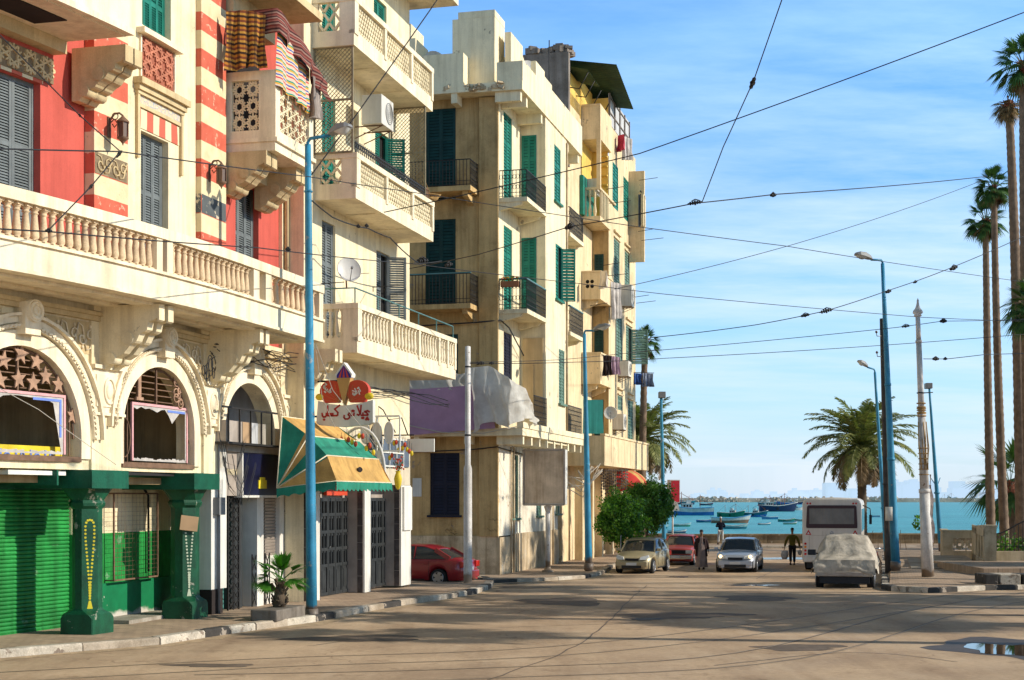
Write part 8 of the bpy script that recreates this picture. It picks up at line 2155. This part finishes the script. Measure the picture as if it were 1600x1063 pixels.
# ================================================================ people
def skin(name, V, E, m, parent, sub=2):
    """V: {key: (x,y,z,rx[,ry])}"""
    keys = list(V); idx = {k: i for i, k in enumerate(keys)}
    me = bpy.data.meshes.new(name); me.from_pydata([V[k][:3] for k in keys], [(idx[a], idx[b]) for a, b in E], []); me.materials.append(m)
    o = bpy.data.objects.new(name, me); COL.objects.link(o); o.parent = parent
    md = o.modifiers.new('skin', 'SKIN'); md.use_smooth_shade = True; md.branch_smoothing = .6
    sv_ = me.skin_vertices[0].data
    for i, k in enumerate(keys):
        v = V[k]; sv_[i].radius = (v[3], v[4] if len(v) > 4 else v[3]); sv_[i].use_root = (i == 0)
    s = o.modifiers.new('sub', 'SUBSURF'); s.levels = sub; s.render_levels = sub; return o
def chain(E, *ks): E += list(zip(ks, ks[1:]))
def body(t, arms, legs, head=(0,-.02), skinm=None, lean=0.0, turn=0.0):
    """arms/legs: per side joints; returns joint dictionary"""
    hx, hy = head
    V = {'pelvis': (0,0,.95,.145,.11), 'waist': (0,0,1.10,.125,.095), 'chest': (0,-.01+lean*.5,1.30,.15,.105), 'neckb': (0,lean,1.46,.075,.07), 'neck': (hx*.4,lean+hy*.4,1.53,.052,.055),
         'jaw': (hx,lean+hy-.015,1.60,.062,.072), 'skull': (hx,lean+hy,1.68,.078,.092), 'crown': (hx,lean+hy+.005,1.74,.05,.06)}
    E = []; chain(E, 'pelvis','waist','chest','neckb','neck','jaw','skull','crown')
    for s, side in ((-1,'l'),(1,'r')):
        A = arms[side]; L = legs[side]
        V['sh'+side] = (s*.175,lean,1.41,.058,.058); V['el'+side] = (*A[0],.042); V['wr'+side] = (*A[1],.028); 
        el, wr = Vector(A[0]), Vector(A[1]); d = (wr-el).normalized(); pl = wr+d*.07; V['pa'+side] = (*pl,.036,.020)
        chain(E, 'chest','sh'+side,'el'+side,'wr'+side,'pa'+side)
        sd = Vector((0,1,0)); 
        for k in range(4):
            o_ = sd*(k-1.5)*.019; a = pl+d*.035+o_; b = a+d*(.035,.045,.042,.03)[k]+Vector((-s*.010,0,0)); c = b+d*.026+Vector((-s*.018,0,0))
            for nm, q, rr in (('a',a,.0095),('b',b,.0085),('c',c,.007)): V['f%d%s%s' % (k,nm,side)] = (*q, rr)
            chain(E, 'pa'+side, 'f%da%s' % (k,side), 'f%db%s' % (k,side), 'f%dc%s' % (k,side))
        a = wr+d*.035-sd*.035; b = a+d*.035-sd*.012+Vector((-s*.01,0,0)); V['t1'+side] = (*a,.011); V['t2'+side] = (*b,.009); chain(E, 'wr'+side,'t1'+side,'t2'+side)
        V['hp'+side] = (s*.09,0,.88,.092); V['kn'+side] = (*L[0],.058); V['an'+side] = (*L[1],.038); tq = Vector(L[2]); V['to'+side] = (*tq,.032,.026)
        chain(E, 'pelvis','hp'+side,'kn'+side,'an'+side,'to'+side)
    o = skin('body', V, E, skinm, t); return V
def face(t, c, d=-1, m=None):
    mb = MB(); 
    for s in (-1,1): mb.ball((c[0]+s*.03, c[1]+d*.088, c[2]+.005), .010, 6, 5)
    mb.build('eye', MATS['rubber'], t); mb = MB(); mb.ball((c[0], c[1]+d*.098, c[2]-.025), .014, 6, 5, (.8,1.2,1.4)); mb.cbox((c[0], c[1]+d*.086, c[2]-.062), (.045,.012,.010))
    for s in (-1,1): mb.ball((c[0]+s*.082, c[1]+.01, c[2]-.01), .022, 6, 5, (.4,.8,1.2))
    mb.build('nose_and_ears', m, t)
M('skin_brown', (.24,.12,.07), .6, var=.1, bump=0); M('hair_dark', (.02,.017,.015), .8, var=.1, bump=0); M('hair_white', (.6,.58,.55), .8, var=.1, bump=0)
cloth_folds('robe_tan', (.34,.25,.22)); cloth_folds('coat_brown', (.045,.028,.028)); cloth_folds('jacket_navy', (.015,.017,.03)); cloth_folds('trouser_white', (.60,.56,.50)); cloth_folds('jacket_olive', (.13,.11,.025)); cloth_folds('trouser_dark', (.025,.025,.032)); cloth_folds('bag_white', (.6,.6,.62))
def hair(t, c, m, cap=False):
    mb = MB()
    def fn(a, b):
        th = 2*pi*a; ph = pi*.56*b; k = 1.03; return (c[0]+.085*k*sin(ph)*cos(th), c[1]+.012+.1*k*sin(ph)*sin(th)+.014*sin(ph), c[2]+.035+.085*cos(ph)*k)
    mb.grid(fn, 16, 8); return mb.build('hair' if not cap else 'cap', m, t)
def clothes_top(t, V, m, name='jacket', r=1.0, long_=.86, sleeve=True, dark=None):
    W_ = {'pelvis': (0,0,long_,.165*r,.135*r), 'waist': (0,0,1.08,.155*r,.125*r), 'chest': (V['chest'][0],V['chest'][1],1.30,.175*r,.13*r), 'neckb': (0,V['neckb'][1],1.46,.10,.09)}
    E = []; chain(E, 'pelvis','waist','chest','neckb')
    for s in 'lr':
        W_['sh'+s] = (*V['sh'+s][:3], .078*r); W_['el'+s] = (*V['el'+s][:3], .062*r); w = Vector(V['wr'+s][:3]); e = Vector(V['el'+s][:3]); W_['wr'+s] = (*(e+(w-e)*.95), .050*r); chain(E, 'chest','sh'+s,'el'+s,'wr'+s)
    return skin(name, W_, E, m, t)
def trousers(t, V, m):
    W_ = {'pelvis': (0,0,.95,.155,.125)}; E = []
    for s in 'lr':
        W_['hp'+s] = (*V['hp'+s][:3],.108); W_['kn'+s] = (*V['kn'+s][:3],.082); a = Vector(V['an'+s][:3]); k = Vector(V['kn'+s][:3]); W_['an'+s] = (*(k+(a-k)*.93),.068); chain(E,'pelvis','hp'+s,'kn'+s,'an'+s)
    return skin('trousers', W_, E, m, t)
def shoes(t, V, m):
    mb = MB()
    for s in 'lr': a = Vector(V['an'+s][:3]); o_ = Vector(V['to'+s][:3]); c = (a+o_)/2; d = (o_-a); d.z = 0; L = .27; mb.M = Matrix.Translation((c.x+d.x*.1, c.y+d.y*.1, max(0,o_.z-.035))) @ Matrix.Rotation(atan2(d.y,d.x),4,'Z'); mb.lathe(0,0,[(.5,0),(.52,.02),(.46,.06),(.30,.10),(.05,.11)],14,sx=.27,sy=.10); mb.M = None
    return mb.build('shoe', m, t)
# man in a long pale robe and dark brown coat, walking towards the camera
g = Vector(ground(1096,890)); t = thing('person', 'man in a long pale robe and open dark brown coat walking towards the camera', 'person', (g.x, g.y, g.z), -T*.3)
V = body(t, {'l':((-.27,.05,1.14),(-.29,-.10,.90)),'r':((.27,.03,1.14),(.31,-.02,.88))}, {'l':((-.10,-.10,.50),(-.10,-.06,.09),(-.11,-.22,.04)),'r':((.10,.02,.50),(.10,.20,.12),(.11,.06,.05))}, skinm=MATS['skin_brown'])
face(t, (0,-.02,1.68), -1, MATS['skin_brown']); hair(t, (0,-.02,1.69), MATS['hair_dark']); shoes(t, V, MATS['rubber'])
mb = MB()
def robe(a, b):
    th = 2*pi*a; z = 1.47-1.36*b; w = .06+.09*min(1,b*3.2)**.6+.13*b; d_ = .06+.05*min(1,b*3)+.14*b; f = 1+.07*b*sin(th*7+b*3)+.04*b*sin(th*13)
    return (w*cos(th)*f, d_*sin(th)*f-.02, z)
mb.grid(robe, 48, 26); mb.build('robe', MATS['robe_tan'], t)
clothes_top(t, V, MATS['coat_brown'], 'coat', 1.22, .92)
mb = MB()
def coat(a, b):
    th = radians(-50)+radians(280)*a; z = 1.44-.84*b; w = .215+.07*b; d_ = .17+.06*b
    return (w*cos(th+0)*1.0, d_*sin(th)*1.0+.01, z) if True else None
mb.grid(coat, 30, 12); mb.build('coat_skirt', MATS['coat_brown'], t)
mb = MB(); mb.grid(lambda a, b: (-.07+.14*a, -.20-.02*b+.012*sin(a*9), 1.46-.70*b), 6, 12); mb.build('robe_front', MATS['robe_tan'], t)
# man on the sea front, white cap, dark jacket, white trousers, seen from behind
g = Vector((at(1126,800,97.5)[0], 97.5, gz(97)+.15)); t = thing('person', 'man in white cap, dark jacket and white trousers standing at the sea wall', 'person', g, pi)
V = body(t, {'l':((-.28,.02,1.17),(-.12,-.20,1.16)),'r':((.28,.02,1.17),(.12,-.20,1.18))}, {'l':((-.12,-.03,.50),(-.14,.02,.09),(-.15,-.14,.04)),'r':((.12,-.02,.50),(.16,.04,.09),(.18,-.12,.04))}, skinm=MATS['skin_brown'])
t.scale = (1.02,1.02,1.02); face(t, (0,-.02,1.68), -1, MATS['skin_brown']); hair(t, (0,-.02,1.69), MATS['hair_white'], True); clothes_top(t, V, MATS['jacket_navy'], 'jacket', 1.12); trousers(t, V, MATS['trouser_white']); shoes(t, V, MATS['rubber'])
# man in olive jacket walking away with white carrier bags
g = Vector(ground(1238,883)); t = thing('person', 'man in an olive jacket and dark trousers walking away beside the bus', 'person', g, pi-T*.5)
V = body(t, {'l':((-.30,.03,1.14),(-.36,-.06,.88)),'r':((.30,.03,1.14),(.36,-.06,.88))}, {'l':((-.10,-.12,.50),(-.10,-.10,.09),(-.11,-.26,.04)),'r':((.09,.03,.50),(.09,.24,.13),(.10,.10,.05))}, skinm=MATS['skin_brown'])
face(t, (0,-.02,1.68), -1, MATS['skin_brown']); hair(t, (0,-.02,1.69), MATS['hair_dark']); clothes_top(t, V, MATS['jacket_olive'], 'jacket', 1.1, .82); trousers(t, V, MATS['trouser_dark']); shoes(t, V, MATS['rubber'])
def bag(lab, off, s, m):
    q = g+Matrix.Rotation(pi-T*.5,3,'Z')@Vector(off); b_ = thing('carrier_bag', lab, 'bag', q, 0)
    mb = MB(); mb.grid(lambda a, b: (.15*s*cos(2*pi*a)*(.35+.65*sin(pi*(.18+.72*b)))*(1+.1*sin(a*25)), .08*s*sin(2*pi*a)*(.35+.65*sin(pi*(.18+.72*b))), -.10-.34*s*b), 18, 10); mb.build('bag', MATS[m], b_)
    mb = MB(); mb.tube([(-.05,0,-.12),(0,0,0),(.05,0,-.12)], .008, 4); mb.build('handle', MATS[m], b_)
bag('pale carrier bag in the left hand of the man in olive', (.36,-.09,.80), 1.25, 'bag_white'); bag('small white bag in the right hand of the man in olive', (-.36,-.09,.82), .7, 'bag_white')
# ================================================================ boats
BM = {}
for n_, c in dict(white=(.62,.60,.56), blue=(.02,.15,.42), navy=(.012,.035,.10), teal=(.01,.16,.22), green=(.01,.20,.12), pale=(.30,.52,.50), sky=(.08,.32,.55), wood=(.22,.13,.08), rust=(.25,.08,.04)).items():
    BM[n_] = M('boat_'+n_, c, .6, var=.18, scale=.8, streak=.3, bump=0)
def boat(label, px, py, lp, bow, up, low, kind='open', yaw=0.0, grp=None):
    Y = 5.45*F/(py-HY); X = (px-CX)/F*Y; L = lp*1.12/F*Y; t = thing('fishing_boat' if kind != 'open' else 'rowing_boat', label, 'boat', (X, Y, -2.5), (0 if bow > 0 else pi)+yaw, grp)
    Bm = L*.30 if kind == 'open' else L*.26; D = L*.13 if kind == 'open' else L*.15
    def sec(s):
        x = -L/2+L*s; w = Bm/2*(sin(pi*min(1,(.28+s*.72)))**.55 if s < 1 else 0); sh = D*(1+.9*max(0,s-.45)**1.6*2.2+.25*(1-s)**2); return x, max(w,.01), sh
    N = 16; up_ = MB(); lo_ = MB()
    for mbx, f0, f1 in ((lo_, -.15, .45), (up_, .45, 1.0)):
        def fn(a, b, f0=f0, f1=f1):
            s = a; x, w, sh = sec(s); k = f0+(f1-f0)*abs(2*b-1) if True else 0; return (x+(.10*L*s*s*max(0,k)), 0, 0)
        for sg in (-1, 1):
            def fn2(a, b, sg=sg):
                x, w, sh = sec(a); k = f0+(f1-f0)*b; return (x+.09*L*a**3*max(0,k), sg*w*(.62+.38*max(0,k)), sh*k)
            mbx.grid(fn2, N, 4)
    x, w, sh = sec(0); up_.quad((x,-w,sh),(x,w,sh),(x,w*.8,sh*.45),(x,-w*.8,sh*.45)); lo_.quad((x,-w*.8,sh*.45),(x,w*.8,sh*.45),(x,w*.6,-.1*sh),(x,-w*.6,-.1*sh))
    lo_.build('hull', BM[low], t); U = up_.build('topside', BM[up], t)
    mb = MB(); vs_ = []
    for k in range(N+1): x, w, sh = sec(k/N); vs_.append((x+.04*L*(k/N)**3, w*.9, sh*(.5 if kind == 'open' else .8)))
    mb.add(vs_+[(a, -b, c) for a, b, c in vs_[::-1]], [tuple(range(2*N+2))], False); mb.build('deck', BM['wood'], t)
    mb = MB()
    for sg in (-1,1): mb.tube([(sec(k/N)[0]+.09*L*(k/N)**3, sg*sec(k/N)[1], sec(k/N)[2]) for k in range(N+1)], L*.010, 5)
    mb.build('gunwale', BM['white'] if up != 'white' else BM['sky'], t)
    if kind == 'open':
        mb = MB()
        for s in (.25,.5,.7): x, w, sh = sec(s); mb.box(x-L*.02,x+L*.02,-w*.92,w*.92,sh*.72,sh*.8)
        mb.build('thwart', BM['white'], t)
    else:
        h = L*.14; mb = MB(); x0 = -L*.02 if kind == 'cabin' else -L*.34; wb = Bm*.30
        mb.box(x0,x0+L*.22,-wb,wb,D*.8,D*.8+h); mb.box(x0-L*.01,x0+L*.24,-wb*1.1,wb*1.1,D*.8+h,D*.8+h*1.08); mb.box(x0+L*.03,x0+L*.13,-wb*.7,wb*.7,D*.8+h*1.08,D*.8+h*1.6); cb = mb.build('cabin', BM['white'], t)
        mb = MB()
        for k in range(3):
            for sg in (-1,1): mb.box(x0+L*(.03+.065*k),x0+L*(.07+.065*k),sg*wb-.02*sg,sg*wb+.04*sg,D*.8+h*.5,D*.8+h*.85) if sg > 0 else mb.box(x0+L*(.03+.065*k),x0+L*(.07+.065*k),-wb-.04,-wb+.02,D*.8+h*.5,D*.8+h*.85)
        mb.build('cabin_window', MATS['dark_room'], cb)
        mb = MB(); mh = L*.38
        mb.tube([(L*.22,0,D),(L*.22,0,D+mh)], L*.007, 5); mb.tube([(-L*.2,0,D),(-L*.2,0,D+mh*.85)], L*.006, 5); mb.tube([(L*.22,0,D+mh*.9),(-L*.05,0,D+mh*.5)], L*.005, 4); mb.tube([(L*.22,0,D+mh*.95),(L*.48,0,D*1.9)], L*.003, 4); mb.tube([(-L*.2,0,D+mh*.8),(-L*.48,0,D*1.2)], L*.003, 4)
        mb.tube([(L*.22,-Bm*.3,D+mh*.75),(L*.22,Bm*.3,D+mh*.75)], L*.005, 4); mb.tube([(-L*.2,-Bm*.3,D+mh*.6),(-L*.2,Bm*.3,D+mh*.6)], L*.005, 4)
        if kind == 'trawler':
            for k in range(6): mb.tube([(-L*.1+L*.06*k,Bm*.2*(-1)**k,D),(-L*.08+L*.06*k,0,D+mh*(.35+.12*(k%3)))], L*.005, 4)
        mb.build('mast', BM['rust'], t)
        mb = MB(); x, w, sh = sec(.12); mb.ring((x,-w*1.05,sh*.45), L*.028, L*.010, 'y', 12, 5); x, w, sh = sec(.5); mb.ring((x,-w*1.05,sh*.5), L*.028, L*.010, 'y', 12, 5); mb.build('tyre_fender', MATS['rubber'], t)
    return t
boat('white and blue fishing boat with a white cabin, moored nearest the red banner', 1080, 805.5, 62, -1, 'white', 'blue', 'cabin')
boat('small dark boat moored far behind the white cabin boat', 1103, 790, 18, 1, 'navy', 'teal')
boat('green fishing boat with pale green bow in the middle of the harbour', 1141, 808, 36, 1, 'green', 'green', 'cabin', -.35)
boat('long open boat, pale with white gunwale, just in front of the green fishing boat', 1140, 817.5, 51, 1, 'white', 'wood')
boat('small dark blue rowing boat left of the long pale boat', 1101, 816.5, 23, 1, 'blue', 'teal')
boat('teal fishing boat with a white bow right of the green one', 1177, 808, 35, 1, 'teal', 'blue', 'cabin', -.3)
boat('large dark navy trawler with high rigging', 1214, 799.5, 49, 1, 'navy', 'navy', 'trawler')
boat('white hull moored between the navy trawler and the bus', 1242, 797.5, 20, 1, 'white', 'white', 'cabin')
boat('bright sky blue rowing boat in front of the navy trawler', 1203, 811.5, 22, -1, 'sky', 'sky')
boat('tiny rowing boat with a white bow above the silver car roof', 1194, 820.5, 18, 1, 'white', 'teal', yaw=.3)
boat('open teal boat right of the man in the white cap', 1148, 826.5, 32, 1, 'pale', 'teal')
boat('pale green rowing boat with raised bow near the clipped trees', 1065, 823, 23, 1, 'pale', 'green')
boat('white rowing boat nearest the quay beside the red banner post', 1057, 833, 25, 1, 'white', 'navy')
boat('dark green rowing boat left of the bus', 1228, 815.5, 22, 1, 'green', 'teal')
boat('low white and green rowing boat just in front of the dark green one', 1234, 819.5, 18, 1, 'white', 'green')
boat('green rowing boat half hidden by the bus', 1250, 815, 20, -1, 'green', 'white')
boat('teal rowing boat showing under the clipped trees', 1030, 826, 22, 1, 'pale', 'teal')
boat('small blue and white boat alone on the water right of the bus', 1367, 808, 14, -1, 'white', 'sky')
boat('far trawler with rust coloured masts behind the red banner', 1071, 788.5, 24, 1, 'teal', 'navy', 'trawler')
boat('far trawler at anchor behind the bow of the navy one', 1228, 790, 26, -1, 'blue', 'teal', 'trawler')
boat('far trawler with bare masts left of the navy one', 1198, 790.5, 24, 1, 'teal', 'navy', 'trawler')
boat('distant white ship lying off the end of the breakwater', 1481, 783.2, 22, 1, 'white', 'white', 'cabin')
boat('farthest trawler, hull half hidden by the bus', 1250, 788.5, 22, 1, 'navy', 'blue', 'trawler')
# ================================================================ overhead wires
def wire(label, pts, r=.011, sag=.0, ins=(), m='cable', name='overhead_wire', ceramic=True):
    ins = [(a, b, c, s*1.35) for a, b, c, s in ins]
    """pts: (px, py, Y) of the poles and fittings it hangs between"""
    P = [vat(*p) for p in pts]; Q = []
    t = thing(name, label, 'overhead wire', P[0])
    for i in range(len(P)-1):
        n = 12; L = (P[i+1]-P[i]).length
        for k in range(n + (1 if i == len(P)-2 else 0)): s = k/n; q = P[i].lerp(P[i+1], s); q.z -= sag*L*4*s*(1-s); Q.append(q-P[0])
    mb = MB(); mb.tube(Q, r, 5); mb.build('wire', MATS[m], t)
    for (px, py, Y, s) in ins:
        c = vat(px, py, Y)-P[0]; j = min(range(len(Q)), key=lambda k: (Q[k]-c).length); j = min(max(j,1), len(Q)-2); d = (Q[j+1]-Q[j-1]).normalized(); mb = MB()
        for k in range(5): a = c+d*s*(k-2)*.32; mb.tube([a-d*s*.09, a+d*s*.09], s*(.24 if k != 2 else .34), 7)
        mb.tube([c-d*s, c+d*s], s*.09, 5); mb.tube([c-d*s*.5+Vector((0,0,s*.25)), c+Vector((0,0,s*.45)), c+d*s*.6+Vector((0,0,s*.2))], s*.08, 5)
        mb.build('insulator', MATS['iron'], t)
    return t
wire('steep wire dropping from the top of the sky to the tram junction', [(1232,-30,26),(1178,125,28),(1130,230,30),(1097,316,32)], .011, .002, [(1176,130,28,.12)])
wire('long bare wire climbing to the upper right corner', [(600,332,36),(1000,240,34),(1620,12,32)], .013, .004)
wire('tram span wire that sags from the right past the green shutters', [(640,420,44),(747,398,42),(888,355,38),(1085,318,34),(1210,304,36),(1540,276,52)], .014, .002, [(1086,317,34,.13),(1208,305,36,.12),(890,355,38,.16)])
wire('wire crossing the whole street from the striped building to the palms', [(-60,231,20),(187,237,24),(480,276,34),(640,300,40),(1000,355,44),(1230,385,48),(1380,409,55),(1640,446,70)], .012, .001)
wire('wire rising to the right towards the short tall palm', [(960,452,60),(1240,382,66),(1535,282,80)], .014, .006)
wire('lowest wire across the balcony of the striped building', [(-60,354,20),(75,362,22),(400,387,30),(641,412,42),(903,443,48),(1040,460,52),(1440,496,58),(1640,503,66)], .012, .002, [(76,361,22,.07),(450,390,32,.10)])
wire('insulated span wire curving up to the right over the island', [(1015,528,60),(1180,508,58),(1290,486,56),(1385,455,58),(1495,415,62),(1640,350,66)], .016, .006, [(1258,493,57,.16),(1291,486,56,.20),(1388,456,58,.15),(1430,441,60,.12),(1490,419,62,.22)])
wire('thin wire running to the finial of the white tram pole', [(1000,550,62),(1400,512,58),(1472,502,58),(1640,497,66)], .013, .003, [(1415,510,58,.14),(1474,502,58,.18)])
wire('thin lower wire running from the silver pole over the road', [(734,568,50),(900,566,54),(1040,560,58),(1640,519,66)], .013, .004, [(752,568,50,.12),(768,568,50,.10)])
wire('short wire from the ornamental tram pole out to the right', [(1443,561,56),(1480,561,57),(1540,554,60),(1640,551,66)], .014, .001, [(1462,561,56.5,.16),(1477,561,57,.12)])
wire('wire from the silver pole to the far street lamps', [(734,566,50),(880,562,56),(1030,546,60)], .011, .003)
wire('wire across the striped upper wall with a pale round insulator', [(-20,35,22),(124,180,25),(187,236,26.5)], .011, .0, [(125,181,25,.05)])
wire('hanger wire between two tram wires in front of the balustrade', [(187,238,24),(142,292,23.5),(75,361,22)], .011, .0, [(142,292,23.5,.06),(186,241,24,.07)])
wire('dark service cable from the blue lamp post up over the top balcony', [(486,274,36),(560,175,36.5),(690,-10,38)], .016, .002, name='service_cable')
wire('twisted service cable looping from the blue lamp post to the alley corner', [(483,310,36),(520,340,37),(575,357,40),(610,372,41),(655,412,45),(690,408,46)], .018, .012, [(560,354,38.5,.10),(573,353,39,.10),(660,408,45.5,.22),(701,414,46,.16)], name='service_cable')
wire('pale cord slanting across the first arch', [(-20,596,24),(60,640,24.5),(181,726,26.5)], .007, .003, m='cable_light', name='cord')
wire('pale cord hanging past the ice cream sign', [(494,540,37),(520,610,37.4),(590,700,38.5)], .008, .002, m='cable_light', name='cord')
wire('second pale cord running down to the awning', [(494,548,36.5),(503,620,36.8),(523,668,37)], .008, .004, m='cable_light', name='cord')
# knotted bundle of wires at the junction with the upper corner
mb = MB(); r = random.Random(14); 
for k in range(7):
    pts = [Vector(W(L1(330+16*j, 555+12*sin(j*.8+k)+r.uniform(-6,8), .25)[0], V1+.22+.03*k, L1(330+16*j, 545+3*j+14*sin(j*.7+k)+r.uniform(-6,8), .25)[1])) for j in range(9)]
    mb.tube(pts, .012, 4)
for k in range(9):
    y, z = L1(322+r.uniform(-8,10), 580+r.uniform(-12,16), .3); c = Vector(W(y, V1+.35, z)); mb.ring(c, r.uniform(.1,.28), .011, 'x', 14, 4, (1,r.uniform(.5,1.2)))
    y, z = L1(350+r.uniform(-8,14), 690+r.uniform(-20,26), .2); q = Vector(W(y, V1+.2, z)); mb.tube([q, q+Vector((.1,0,-.5-.3*r.random())), q+Vector((.35,.1,-.75-.4*r.random())), q+Vector((.55,.15,-.2))], .008, 4)
for k in range(4): mb.tube([Vector(W(L1(500+30*j,610+r.uniform(-5,5),.2)[0], V2+.12+.02*k, Z2(500+30*j, 600+8*sin(j+k)+4*j, .15))) for j in range(1,7)], .014, 4)
tag(mb.build('loose_wires', MATS['cable']), 'tangled loose cables bunched along the facades under the balconies', 'cables', kind='stuff')
mb = MB(); r = random.Random(15)
for k in range(9):
    a = vat(884+r.uniform(0,20), 745+r.uniform(-10,20), 70); b = vat(930+r.uniform(-12,15), 722+r.uniform(0,14), 71); c = (a+b)/2+Vector((0,0,-r.uniform(.2,.9))); mb.tube([a, a.lerp(c,.6), c, b.lerp(c,.6), b], .022, 4)
tag(mb.build('loose_wires', MATS['cable_light']), 'pale loops of cable below the terrace of the tall building', 'cables', kind='stuff')
# two clay pigeons-size litter pieces are left out; small litter along the kerb
mb = MB(); r = random.Random(77)
for k in range(420):
    px = r.uniform(0, 900); py = (1035-(px*.13))+r.uniform(-4,10)
    if k > 180: px = r.uniform(100,1600); py = r.uniform(930,1060)
    if k > 180 and py < 1040-.13*px: continue; q = Vector(ground(px, py)); s = r.uniform(.01,.045); mb.cbox(q+Vector((0,0,s*.3)), (s*2,s*1.5,s*.6), Matrix.Rotation(r.uniform(0,3),3,'Z'))
tag(mb.build('gravel', MATS['kerb_stone']), 'loose grit and crumbs of stone along the left kerb', 'grit', kind='stuff')
